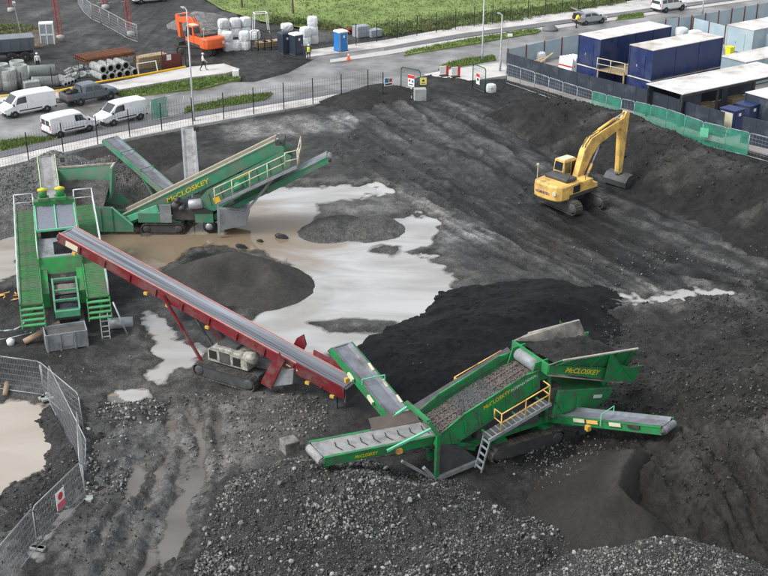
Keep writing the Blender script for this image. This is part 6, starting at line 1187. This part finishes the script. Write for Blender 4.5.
# landing between the upper containers
ld = thing('timber_landing', 'raised timber landing with white railing between the two upper containers', 'landing', at(600.5,68,2.6)-V(0,0,2.6), R(-46))
for k in range(12): q = MB(); q.bx(0+k*.26,.24+k*.26,-.6,2.6,2.5,2.58); q.build('plank', M['timber'], ld)
for x_, y_ in ((.1,-.5),(3.0,-.5),(.1,2.5),(3.0,2.5)): q = MB(); q.bx(x_-.06,x_+.06,y_-.06,y_+.06,0,2.5); q.build('post', M['timber'], ld)
handrail(ld, [(0,2.5,2.58),(0,1.0,2.58),(0,-.55,2.58),(1.5,-.55,2.58),(3.05,-.55,2.58)], 1.05, M['cream'], .04)
q = MB(); q.tube((2.6,1.3,2.58),(2.6,1.3,3.6),.05,6); q.box((2.2,1.6,3.0),(.9,.5,.08)); q.build('bench', M['timber'], ld)
# long white canopy
kc = top_corner(682,94.5,2.9); cn = thing('canopy', 'long white sheeted canopy over a storage bay between the containers and the navy hoarding', 'canopy', kc, R(34))
for k in range(12): q = MB(); q.bx(k*1.2,k*1.2+1.18,-.1,4.2,2.88+.004*(k % 2),2.94+.004*(k % 2)); q.build('roof_sheet', M['white_roof'], cn)
for x_ in (.15,4.6,9.2,14):
    for y_ in (.1,4.0): q = MB(); q.bx(x_-.08,x_+.08,y_-.08,y_+.08,0,2.86); q.build('post', M['dgrey'], cn)
q = MB(); q.bx(0,14.3,-.04,.06,2.66,2.86); q.build('fascia', M['dgrey'], cn)
for x0_, x1_ in ((0,2.6),(5.2,6.0)): q = MB(); q.bx(x0_,x1_,.12,.18,.1,2.6); q.build('side_sheet', M['hoard'], cn)
q = MB(); q.bx(0,14.3,3.95,4.0,.1,2.6); q.build('back_sheet', M['hoard'], cn)
for i, (x_, z_) in enumerate(((3.2,.2),(3.4,.9),(7.0,.3),(7.4,1.0),(10,.4))):
    st_ = thing('timber_stack', 'stack of pale timber boards stored under the white canopy', 'timber', kc+V(math.cos(R(34))*x_-math.sin(R(34))*1.2, math.sin(R(34))*x_+math.cos(R(34))*1.2, 0.02), R(34), 'timber under the canopy')
    for j_ in range(4 if z_ < .5 else 7): q = MB(); q.bx(0,1.9+.1*(j_ % 2),-.5,.5,j_*.17,j_*.17+.14); q.build('board', M['timber'], st_)
container('white roofed dark grey cabin behind the navy storage boxes', top_corner(768,99,2.8)+V(.3,0,0), R(34), 7, 2.7, 2.8, 'hoard', 'white_roof', 0, 2, 'site_cabin', cat='cabin')
container('pale blue cabin with white roof in the far corner of the compound', top_corner(754,30,2.7), R(36), 8, 3.4, 2.7, 'panel', 'white_roof', 0, 3, 'site_cabin', cat='cabin')
container('low pale cabin with white roof beyond the yellow bin', top_corner(746,62,2.5), R(35), 8, 3.0, 2.5, 'panel', 'white_roof', 0, 2, 'site_cabin', cat='cabin')
for (u,v,lab,opn) in ((732,136,'navy storage box with its door open showing a pale interior',True), (747,131,'closed navy storage box beside the open one',False)):
    p = at(u,v); sb = thing('storage_box', lab, 'storage box', p, R(38), 'navy storage boxes'); q = MB(); q.bx(0,1.35,0,1.5,.05,2.05); q.build('body', M['navy'], sb, bevel=.02); q = MB(); q.bx(-.05,1.4,-.05,1.55,2.05,2.13); q.build('lid', M['navy'], sb)
    q = MB(); q.bx(.15,1.2,-.025,-.002,.15,1.9); q.build('door', M['navy'], sb)
    q = MB(); q.bx(.55,.85,-.05,-.028,1.6,1.85); q.build('notice', M['signw'], sb)
    if opn: q = MB(); q.bx(-.03,-.002,.15,1.35,.15,1.9); q.build('interior_panel', M['cream'], sb)
# bits stored in the compound
def simple(name, label, cat, loc, rz, mm, fn, group=None, bevel=.02, smooth=False):
    q = MB(); fn(q); o = q.build(name, M[mm], None, smooth, bevel); o.location = loc; o.rotation_euler = (0,0,rz); return tag(o, label, cat, group)
bn = thing('wheeled_bin', 'bright yellow wheeled bin beside the low pale cabin', 'bin', at(729,58), R(30)); q = MB(); q.hexa([(-.26,-.3,.12),(.26,-.3,.12),(.26,.3,.12),(-.26,.3,.12),(-.32,-.38,1.15),(.32,-.38,1.15),(.32,.38,1.15),(-.32,.38,1.15)]); q.build('body', M['ybright'], bn, bevel=.02); q = MB(); q.bx(-.36,.36,-.42,.42,1.15,1.23); q.build('lid', M['ybright'], bn, bevel=.03)
for s_ in (-.25,.25): q = MB(); q.tube((s_,.34,.12),(s_+.06,.34,.12),.12,10); q.build('wheel', M['rubber'], bn)
def bag_fn(r_, w_=.95, h_=1.0):
    def fn(q):
        rings = []
        for z, k in ((0,.84),(.08,.96),(.35*h_,1.04),(.7*h_,1.03),(.92*h_,.95),(h_,.8),(h_*1.05,.4)):
            ring = []
            for t in np.linspace(0, 2*math.pi, 16, endpoint=False):
                c_, s_ = math.cos(t), math.sin(t); e = (abs(c_)**4+abs(s_)**4)**-.25; rr = w_/2*k*e*(1+r_.uniform(-.035,.035)); ring.append(V(c_*rr, s_*rr, z+r_.uniform(-.015,.015)))
            rings.append(ring)
        q.loft(rings)
    return fn
for i, (u,v,z,lab) in enumerate(((224,38,0,'a'),(224,38,1.05,'a'),(236,37,0,'a'),(236,37,1.05,'a'),(246,36,0,'a'),(246,36,1.05,'a'),(255,40,0,'a'),(228,51,0,'b'),(228,51,1.0,'b'),(236,50.5,0,'b'),(245,50,0,'b'),(245,50,.95,'b'))):
    lb = ('upper' if z else 'lower')+' white bulk bag, '+(ORD[i//2]+' stack of the rear row counted from the orange excavator' if lab == 'a' else ORD[{7:0,8:0,9:1,10:2,11:2}[i]]+' stack of the front row counted from the orange excavator')
    simple('bulk_bag', lb, 'bulk bag', at(u,v)+V(0,0,z+.05), random.uniform(-.2,.8), 'bag', bag_fn(random.Random(i), 1.15), 'bags in the rear row' if lab == 'a' else 'bags in the front stack', 0)
for i, (u,v,z) in enumerate(((306,46,0),(306,46,1.0),(313,44,0),(313,44,1.0),(313,44,1.95))): simple('bulk_bag', ('lower','upper','lower','middle','topmost')[i]+' white bulk bag of the '+('lower' if i < 2 else 'taller')+' stack behind the dark portable toilets', 'bulk bag', at(u,v)+V(0,0,z+.05), random.uniform(0,.8), 'bag', bag_fn(random.Random(40+i), 1.1), 'bags behind the toilets', 0)
simple('bulk_bag', 'single white bulk bag at the field edge above the dark toilets', 'bulk bag', at(287,31)+V(0,0,.05), .3, 'bag', bag_fn(random.Random(60), 1.35, .8), None, 0)
simple('bulk_bag', 'round pale bag beside the dark green gate leaf with the red sign', 'bulk bag', at(491,92.5)+V(0,0,.0), .3, 'bag', bag_fn(random.Random(61), .85, .8), None, 0)
for i, (u,v) in enumerate(((701,26),(712,24),(640,27.5),(652,24.5))): pass
for i, (u,v,d_) in enumerate(((695,40,1.4),(681,37,1.3),(735,49,1.0),(540,62,1.0),(734,41,1.2))): simple('bulk_bag', ['pale bag slumped between the navy containers and the pale hoarding','pale bag slumped between the navy containers and the pale hoarding','pale bag on the ground beside the yellow bin','pale bag standing by the timber planks inside the hoarding','pale bag against the dividing pale hoarding'][i], 'bulk bag', at(u,v)+V(0,0,.05), .3, 'bag', bag_fn(random.Random(70+i), d_, 1.0), 'slumped bags by the hoarding' if i < 2 else None, 0)
# stacked white barriers and planks inside the hoarding
for k in range(5):
    p = at(566,72)+V(k*.34,k*.2,0); br = thing('plastic_barrier', 'white plastic barrier with red stripe stacked inside the hoarding corner', 'barrier', p, R(-50), 'stacked white barriers'); q = MB()
    q.hexa([(-.9,-.25,0),(.9,-.25,0),(.9,.25,0),(-.9,.25,0),(-.9,-.08,1.5),(.9,-.08,1.5),(.9,.08,1.5),(-.9,.08,1.5)]); q.build('body', M['signw'], br, bevel=.03); q = MB(); q.bx(-.9,.9,-.2,-.17,.6,.75); q.build('stripe', M['redsign'], br)
for k, (a, b) in enumerate((((520,66,.3),(552,55,1.2)), ((523,68,.3),(548,57,1.0)), ((530,70,.2),(553,53,1.5)), ((518,62,.2),(540,60,.5)))): p, p2 = at(*a), at(*b); c_ = (p+p2)/2; q = MB(); q.beam(p-c_, p2-c_, .25, .06); o = q.build('timber_plank', M['timber'], None); o.location = c_; tag(o, 'loose timber plank propped inside the pale hoarding near the gate', 'plank', 'planks inside the hoarding')
# portable toilets
def toilet(label, u, v, rz, m1, m2, roof):
    t_ = thing('portable_toilet', label, 'portable toilet', at(u,v)+V(0,0,.02), rz); q = MB(); q.bx(-.55,.55,-.55,.55,.12,2.1); q.build('body', M[m1], t_, bevel=.04)
    q = MB(); rr = []
    for z, k in ((2.1,.6),(2.16,.6),(2.28,.5),(2.34,.3)): rr.append([V(a*k,b*k,z) for a,b in ((-1,-1),(1,-1),(1,1),(-1,1))])
    q.loft(rr); q.build('roof', M[roof], t_, bevel=.02)
    q = MB(); q.bx(-.6,.6,-.6,.6,0,.12); q.build('skid', M['dgrey'], t_)
    q = MB(); q.bx(-.42,.42,-.575,-.552,.15,2.0); dr = q.build('door', M[m2], t_); q = MB(); q.bx(.28,.36,-.6,-.575,1.0,1.15); q.build('latch', M['steel'], dr)
    q = MB(); q.bx(-.1,.12,-.583,-.576,1.55,1.8); q.build('notice', M['signw'], dr)
    for s_ in (-.57,.555): 
        for k in range(4): q = MB(); q.bx(s_,s_+.015,-.4+k*.22,-.3+k*.22,.3,1.9); q.build('wall_rib', M[m1], t_)
    return t_
toilet('dark blue grey portable toilet with pale roof beside a matching taller one', 285, 53.5, R(35), 'tdark','tdark','tdark'); toilet('dark blue grey portable toilet with white roof nearest the standing worker', 296.5, 54.5, R(40), 'tdark','tdark','signw')
toilet('bright blue portable toilet with white roof and grey side by the far footpath', 341, 51.5, R(38), 'tgrey','tblue','signw')
for o in [x for x in bpy.data.objects if x.name.startswith('portable_toilet') and 'bright blue' in x.get('label','')]:
    q = MB(); q.bx(-.58,-.552,-.5,.5,.15,2.05); q.build('side_panel', M['tblue'], o)
cn_ = thing('traffic_cone', 'orange and white traffic cone on the road near the blue toilet', 'cone', at(348.5,60)); q = MB(); q.bx(-.22,.22,-.22,.22,0,.05); q.lathe((0,0,.05),(0,0,1),[(0,.17),(.45,.075)],12); q.lathe((0,0,.66),(0,0,1),[(0,.055),(.16,.03)],12); q.build('body', M['cone'], cn_); q = MB(); q.lathe((0,0,.5),(0,0,1),[(0,.085),(.16,.056)],12); q.build('white_band', M['signw'], cn_)
simple('steel_frame_pile', 'pile of red steel frames at the field edge behind the blue toilet', 'steel', at(345,34), .4, 'redpost', lambda q: [q.beam((-1.6+k*.25,-.6,.1+k*.06),(1.2+k*.12,.7,.15+k*.07),.12) for k in range(6)]+[q.beam((-1.2+k*.5,-.7,.2),(-1.0+k*.5,.8,.5),.1) for k in range(5)], None, 0)
for (u,v,w_,lab) in ((361,37,1.6,'larger grey plastic water tank behind the far mesh fence'),(374,36.5,1.5,'lower grey plastic crate next to the grey water tank')): simple('tank', lab, 'tank', at(u,v), .6, 'tgrey', lambda q: q.bx(-w_/2,w_/2,-.6,.6,.05,1.3 if u < 370 else .85), None, .06)
for i in range(5):
    u = 252+i*6.6; wire_panel(at(u,51.5-.3*i), at(u+6.2,51.2-.3*i), ORD[i]+' tall dark cage panel counted from the white bags towards the dark toilets', 'cage panels by the toilets', 2.2, dv=.25, r=.008, foot=False, frame='blackpost', fr=.035)
simple('spool_frame', 'white tubular frame standing behind the cage panels', 'frame', at(262,33), .3, 'signw', lambda q: [q.path([V(-.9,0,0),V(-.7,0,2.2),V(.7,0,2.2),V(.9,0,0)],.05,5), q.path([V(-.9,1,0),V(-.7,1,2.2),V(.7,1,2.2),V(.9,1,0)],.05,5), q.tube(V(-.7,0,2.2),V(-.7,1,2.2),.05,5), q.tube(V(.7,0,2.2),V(.7,1,2.2),.05,5)], None, 0)
for i, (u,v) in enumerate(((262,48),(268,47.4),(276,46.4))): simple('pallet_stack', 'stack of grey pallets behind the mesh cage panels', 'pallets', at(u,v), .6, 'timber', lambda q: [q.bx(-.6,.6,-.5,.5,k*.15,k*.15+.1) for k in range(5)], 'pallets in the cage', 0)
gs = heap_fn([ridge([(196,12,1.6),(212,13,1.4)], .5, .6)], .08, .8, .03, 25); heap('gravel_heap', 'grey stone heap at the field corner behind the white bags', gs, .3, M['gravel'], .2, .1)

# ------------------------------------------------------------------ pipe yard
def ring_obj(label, u, v, rad, h, z=0, group=None, name='manhole_ring'):
    q = MB(); q.lathe((0,0,0),(0,0,1),[(0,rad-.1),(0,rad),(h*.48,rad),(h*.5,rad-.015),(h*.52,rad),(h-.04,rad),(h,rad-.04),(h,rad-.1),(.05,rad-.1)],24); o = q.build(name, M['concrete'], None, True); o.location = at(u,v)+V(0,0,z); return tag(o, label, 'concrete ring', group)
for (u,v,r_,h_,lab) in ((-2,91,.62,2.4,'tall concrete manhole ring at the end of the row by the yellow board'),(9.5,90,.78,2.0,'wide concrete manhole ring standing on end beside the fence post'),(22,86.5,.72,2.1,'narrower tall concrete manhole ring behind the fence post'),(18,72.5,.72,1.2,'short concrete manhole ring standing behind the row of tall rings'),(3,79,.7,1.5,'half hidden concrete ring behind the wide manhole ring')): ring_obj(lab, u, v, r_, h_)
simple('concrete_block', 'low pale concrete block in front of the tall manhole rings', 'block', at(32,89.5), .55, 'concrete', lambda q: q.bx(-.75,.75,-.5,.5,0,.85), None, .05)
def pipe_obj(p, d, L, ro, ri, label, group=None, m='concrete'):
    d = Vector(d).normalized(); q = MB(); q.lathe((0,0,0), d, [(.02,ri),(0,ri),(0,ro+.03),(.2,ro+.03),(.22,ro),(L,ro),(L,ri),(L-.02,ri)],20,False); 
    q2 = MB(); o = q.build('concrete_pipe', M[m], None, True); o.location = p; q2.lathe((0,0,0), d, [(.02,ri+.004),(L*.5,ri+.004),(L*.5,.01)],20,False); bo = q2.build('bore', M['dgrey'], o, True); return tag(o, label, 'pipe', group)
rd = V(math.cos(R(38)), math.sin(R(38)), 0); rn = V(-rd.y, rd.x, 0)
for k in range(5): pipe_obj(at(104.5+k*7.7,77.5-k*1.35,.42)+rn*0, rn, 2.4, .40, .28, ORD[4-k]+' concrete pipe in the lower row, counted from the sawn timber stack', 'lower row of pipes')
for k in range(4): pipe_obj(at(104+k*7.6,70-k*1.4,1.12)+rn*.15, rn, 2.4, .40, .28, ORD[3-k]+' concrete pipe in the upper row, counted from the sawn timber stack', 'upper row of pipes')
pipe_obj(at(28,72,.6), rd*.9+rn*-.35, 2.6, .6, .48, 'large concrete pipe lying behind the worker in white')
pipe_obj(at(32,82,.5), rd*.95-rn*.5, 2.5, .5, .38, 'large concrete pipe lying between the rings and the slim pipes')
for k in range(4): pipe_obj(at(50+k*3.3,80-k*1.2,.25+.0*k), V(.75,-.66,0), 2.6, .2, .14, 'slim grey pipe in the bundle lying beside the fence', 'bundle of slim pipes')
for k in range(9): o = ring_obj('white concrete collar lying in the pile before the rusty sheet piles', 70+(k % 5)*6.2+random.uniform(-1,1), 80.5-(k % 5)*1.1-(k//5)*4, .42, .5, .0 if k < 5 else .25, 'white collars', 'pipe_collar'); o.rotation_euler = (random.uniform(-.5,.5), random.uniform(-.6,.6), 0); o.location.z += .1
sp_ = thing('sheet_pile_stack', 'stack of rust brown steel sheet piles lying on the concrete pipes', 'steel piles', at(84,63,1.45), R(38))
for k in range(5):
    q = MB(); y_ = k*.5; pr_ = [(0,0),(.08,.16),(.34,.16),(.42,0),(.5,0),(.5,.03),(.44,.03),(.36,.19),(.06,.19),(-.02,.03)]
    q.prism([(0,y_+a,b+.06*k*0) for a,b in pr_],(5.6,0,0)); q.build('sheet_pile', M['rust'], sp_)
    q = MB(); q.prism([(.15,y_+a,b+.2) for a,b in pr_],(5.4,0,0)); q.build('sheet_pile', M['rust'], sp_)
for x_ in (.6,4.8): q = MB(); q.bx(x_-.1,x_+.1,-.1,2.6,-.15,-.005); q.build('bearer', M['timber'], sp_)
tb = thing('timber_stack', 'stack of long sawn boards beside the concrete pipe stack', 'timber', at(139,71), R(38))
for k in range(6):
    for j_ in range(3): q = MB(); q.bx(.05*((k*7) % 3),3.4-.07*((k*5) % 4),j_*.42,j_*.42+.38,k*.22,k*.22+.18); q.build('board', M['timber'], tb)
simple('tube_frame', 'white rectangular tube frame leaning before the sawn boards', 'frame', at(139,76), R(38), 'signw', lambda q: q.path([V(0,0,.1),V(0,.3,1.15),V(2.1,.3,1.15),V(2.1,0,.1),V(0,0,.1)],.06,6), None, 0)
rb = thing('red_screen', 'dark red mesh screen carrying a white notice beside the timber stack', 'screen', at(163,70), R(38)); q = MB(); q.bx(0,2.2,0,.05,.1,1.45); q.build('screen_sheet', M['redmesh'], rb); q = MB(); q.bx(.5,1.0,-.02,-.003,.9,1.45); q.build('notice', M['signw'], rb)
for u in (0,2.2): q = MB(); q.tube((u,.02,0),(u,.02,1.85),.04,6); q.build('post', M['blackpost'], rb)
yb = [(0,98),(30,95),(60,92),(95,84.3),(130,78.3),(160,73),(186,68)]
for k in range(6):
    a, b = at(*yb[k]), at(*yb[k+1]); c_ = (a+b)/2; d_ = (b-a); q = MB(); q.beam(-d_*.49+V(0,0,.12), d_*.49+V(0,0,.12), .22, .22); o = q.build('edging_board', M['ybox'], None, bevel=.03); o.location = c_-V(0,0,.0); tag(o, 'yellow edging board along the foot of the pipe yard fence', 'board', 'yellow edging boards')

# ------------------------------------------------------------------ the other yard
cf = thing('glazed_cabin', 'white framed cabin with four panes standing beyond the concrete pipes', 'cabin', at(48,46), R(12)); q = MB(); q.bx(-.75,.75,0,1.2,0,.15); q.build('base', M['signw'], cf, bevel=.02); q = MB(); q.bx(-.75,.75,0,1.2,2.3,2.45); q.build('roof', M['signw'], cf, bevel=.02)
for x_ in (-.7,.7):
    for y_ in (.05,1.15): q = MB(); q.bx(x_-.06,x_+.06,y_-.06,y_+.06,.15,2.3); q.build('post', M['signw'], cf)
q = MB(); q.bx(-.05,.05,0,.08,.15,2.3); q.bx(-.7,.7,0,.08,1.15,1.3); q.build('glazing_bar', M['signw'], cf)
for x_ in (-.36,.36):
    for z_ in (.66,1.8): q = MB(); q.bx(x_-.29,x_+.29,.03,.05,z_-.46,z_+.46); q.build('pane', M['tgrey'], cf)
q = MB(); q.bx(-.7,.7,1.1,1.18,.15,2.3); q.build('back_panel', M['signw'], cf)
dm = thing('lighting_tower', 'small white trailer lighting tower with a tall thin mast', 'lighting tower', at(26,50), R(20)); q = MB(); q.bx(-.7,.7,-.5,.5,.5,1.4); q.build('body', M['signw'], dm, bevel=.06); q = MB(); q.bx(-.8,.8,-.55,.55,.35,.5); q.build('trailer_frame', M['trim'], dm)
for s_ in (-.55,.55): q = MB(); q.lathe((0,s_*1.05,.3),(0,1,0),[(-.08,.1),(-.08,.28),(.08,.28),(.08,.1)],14); q.build('wheel', M['rubber'], dm, True)
q = MB(); q.tube((-.3,0,1.4),(-.65,0,5.0),.05,6); ms = q.build('mast', M['steel'], dm); q = MB(); q.box((-.65,0,5.0),(.3,1.2,.3)); q.build('lamp_head', M['steel'], ms)
for (u,v,h_,lab) in ((59,40,4.6,'tall red goalpost upright beside the glazed cabin'),(104,9,3.2,'red goalpost upright at the far end of the wire fence row'),(129,36,4.8,'tall red goalpost upright at the near end of the wire fence row'),(10,12,3.4,'red goalpost upright beside the brown grass mound')):
    gpst = thing('height_goalpost', lab, 'post', at(u,v)); q = MB(); q.tube((0,0,0),(-.15,0,h_),.09,6); q.tube((.45,0,0),(.3,0,h_),.05,6); q.build('upright', M['redpost'], gpst)
    for k in range(5): q = MB(); q.tube((-.03*k,0,.5+k*.8),(.42-.03*k,0,.9+k*.8),.03,5); q.build('brace', M['redpost'], gpst)
    q = MB(); q.lathe((.2,0,0),(0,0,1),[(0,.1),(0,.5),(.5,.45),(.6,.1)],12); q.build('ballast', M['concrete'], gpst, True)
FL = [(78,4),(84,13),(92,20),(101,24),(110,29),(119,34),(127,39),(138,43)]
for i, (a, b) in enumerate(zip(FL[:-1], FL[1:])): wire_panel(at(*a), at(*b), ORD[6-i]+' pale panel of the curved wire row, counted from the tall red goalpost end', 'wire fence row in the far yard', 2.0, dv=.2, r=.008, foot=False, frame='steel', fr=.028)
for k in range(5): wire_panel(at(96+k*12,4-.6*k), at(107+k*12,3.4-.6*k), ORD[k]+' panel of the straight wire row, counted from the red goalpost', 'straight wire row in the far yard', 2.0, dv=.25, r=.008, foot=False, frame='steel', fr=.028)
gm = heap_fn([ridge([(-10,26,1.2),(16,28,1.3),(34,35,.8)], .3, 1.2)], .2, .5, .06, 27); heap('grass_mound', 'brownish grassy mound beside the lighting tower', gm, .3, M['soil'], .1, .5)
tufts('mound_grass', [(x_, y_, float(z_)) for x_, y_, z_ in zip(*(lambda X_, Y_: (X_, Y_, gm(X_, Y_)))(*scatter_poly(gp((-10,22),(20,22),(42,36),(20,46),(-10,50)), 900))) if z_ > .1], .1, .35, .14, M['scrub'], 'dry olive grass on the mound by the lighting tower', 'grass')
for (u,v,lab) in ((150,2,'white van half seen behind the far wire row'),): 
    l_ = at(u,v); vehicle('parked_van', lab, 'van', l_, R(30), VANL, 1.92, 'white', (.95,3.95), .33, [[(2.75,.12),(3.75,.12),(3.5,.85),(2.75,.85)]], (4.1,3.5), None)
for (u,v,h_) in ((242,8,3.5),(293,14,4.2),): simple('timber_pole', 'dark timber pole standing in the green field', 'pole', at(u,v), 0, 'soil', lambda q: q.tube((0,0,0),(-.05,0,h_),.14,8,.1), 'poles in the field', 0)

# ------------------------------------------------------------------ lamp posts, gate, signs
def lamp_post(label, u, v, h, arm=1.0, az=0):
    t_ = thing('street_lamp', label, 'street lamp', at(u,v)+V(0,0,.1)); q = MB(); q.lathe((0,0,0),(0,0,1),[(0,.12),(.9,.12),(1.0,.085),(h,.05)],10); q.build('column', M['steel'], t_, True)
    if arm: q = MB(); d_ = V(math.cos(az),math.sin(az),0); q.tube((0,0,h-.02),V(0,0,h+.05)+d_*.35,.04,6); ar = q.build('bracket', M['steel'], t_); q = MB(); q.beam(V(0,0,h+.06)+d_*.3, V(0,0,h+.1)+d_*(.3+arm*.6),.26,.1); q.build('lantern', M['tgrey'], ar, bevel=.02)
    return t_
lamp_post('tall pale street lamp beside the grass verge opposite the orange excavator', 194, 122, 9.6, 1.0, R(125)); lamp_post('tall pale street lamp on the verge behind the site gate', 482, 62, 8.0, 1.0, R(125)); lamp_post('shorter pale lamp post on the footpath next to the gate', 500, 72, 5.6, .6, R(125)); lamp_post('slim pale lamp post on the road beside the white off road car', 702, 16, 6.0, .8, R(125))
cm = thing('camera_post', 'short post with a box on top beside the navy hoarding corner', 'post', at(508,60)); q = MB(); q.tube((0,0,0),(0,0,2.6),.05,6); q.build('post', M['steel'], cm); q = MB(); q.box((.1,0,2.6),(.5,.25,.25)); q.build('camera_box', M['signw'], cm)
def sign(label, p, d, w_, h_, parts, m='signw'):
    """parts: (dx, dz, w, h, material)"""
    d = Vector(d).normalized(); n = V(-d.y,d.x,0); n = n if n.y < 0 else -n; t_ = thing('site_sign', label, 'sign', p); q = MB(); q.beam(-d*w_/2, d*w_/2, .02, h_); q.build('board', M[m], t_)
    for dx, dz, a, b, mm in parts: q = MB(); q.beam(d*(dx-a/2)+V(0,0,dz)+n*.016, d*(dx+a/2)+V(0,0,dz)+n*.016, .008, b); q.build('printed_mark', M[mm], t_)
    return t_
gl = wire_panel(at(401,92), at(420,96), 'open dark green mesh gate leaf with a red and white notice', None, 2.4, dv=.2, r=.008, foot=False, frame='greengate', cat='gate', fr=.05); gl.name = 'gate_leaf'
gl = wire_panel(at(472.5,88.5), at(485,94), 'dark green mesh gate leaf on the hoarding side of the entrance', None, 2.4, dv=.2, r=.008, foot=False, frame='greengate', cat='gate', fr=.05); gl.name = 'gate_leaf'
gd = at(420,96)-at(401,92); sign('white notice with red head and circle symbols on the open gate leaf', at(411,94.5,0)+V(0,-.15,1.35), gd, .75, 1.1, [(0,.38,.74,.3,'redsign'),(-.18,.0,.2,.2,'redsign'),(.18,-.05,.2,.2,'tblue'),(0,-.35,.5,.08,'trim')])
gd2 = at(485,94)-at(472.5,88.5); sign('white notice with red head on the gate leaf by the hoarding', at(477.5,91,0)+V(0,-.15,1.2), gd2, .6, 1.0, [(0,.34,.59,.3,'redsign'),(0,-.05,.3,.25,'trim')])
sign('blue and white notice board wired to the roadside fence beside the gate', at(388.5,97,0)+V(0,-.12,1.5), V(.86,.5,0), .9, .8, [(-.2,.12,.4,.4,'tblue'),(.22,.1,.3,.3,'redsign'),(0,-.25,.7,.12,'trim')])
sign('yellow warning notice with a black triangle above the concrete block', at(423,99.5,0)+V(0,-.1,1.75), V(1,.1,0), .6, .65, [(0,-.2,.4,.06,'trim'),(0,.05,.2,.16,'trim')], 'signy'); rod('sign_stake', at(423,99.3,0), at(423,99.3,1.7), .03, M['steel'], 'thin steel stake holding the yellow warning notice', 'stake', 6)
simple('concrete_block', 'tall pale concrete block beside the open gate leaf', 'block', at(420,100.5), .1, 'concrete', lambda q: q.bx(-.55,.55,-.4,.4,0,1.15), None, .05)
rod('gate_post', at(491.5,88,0), at(491.5,88,2.5), .08, M['steel'], 'pale steel gate post next to the round bag', 'post', 8); rod('gate_post', at(383,101,0), at(383,101,2.5), .06, M['blackpost'], 'black post where the roadside fence meets the gate', 'post', 8)
for (u,v,lab) in ((444,77,'red and white barrier board on the gate footpath nearer the open gate leaf'),(455.5,78,'red and white barrier board on the gate footpath nearer the street lamp')):
    b_ = thing('barrier_board', lab, 'barrier', at(u,v)+V(0,0,.1), R(20), 'barrier boards behind the gate'); q = MB(); q.bx(-.45,.45,-.05,.05,.25,1.0); q.build('board', M['signw'], b_); q = MB(); q.bx(.2,.46,-.07,-.051,.1,1.05); q.build('stripe', M['redsign'], b_); q = MB(); q.bx(-.4,.4,-.3,.3,0,.1); q.build('base', M['trim'], b_)
for (u,v,lab,a_) in ((367,98,'flat timber pallet lying on the near footpath by the fence',.5),(396,93,'brown pallet lying on the concrete inside the gate',.2)):
    pl = thing('pallet', lab, 'pallet', at(u,v)+V(0,0,.12), a_)
    for k in range(6): q = MB(); q.bx(-.9,.9,-.6+k*.21,-.45+k*.21,.1,.14); q.build('slat', M['timber'], pl)
    for x_ in (-.8,0,.8): q = MB(); q.bx(x_-.06,x_+.06,-.6,.6,0,.1); q.build('bearer', M['timber'], pl)
simple('flat_stone', 'dark flat mound of tarmac on the far carriageway verge end', 'mound', at(550,30), .4, 'strip', lambda q: q.lathe((0,0,0),(0,0,1),[(0,1.0),(.25,.85),(.5,.5),(.6,.1)],14), None, 0, True)
for i, (a, b) in enumerate((((152,122),(168,118.5)),((168,118.5),(185,115)))): wire_panel(at(*a)+V(0,0,.1), at(*b)+V(0,0,.1), ('wire panel hung with green netting beside the small white van','bare wire panel next to the netted one by the street lamp')[i], 'netted panels on the footpath', 1.9, net='net' if i == 0 else None, dv=.25, r=.006, foot=False, fr=.03)
simple('kerb_bollard', 'small white marker block at the end of the verge kerb', 'bollard', at(236,78), .2, 'signw', lambda q: q.bx(-.3,.3,-.25,.25,0,.8), None, .05)
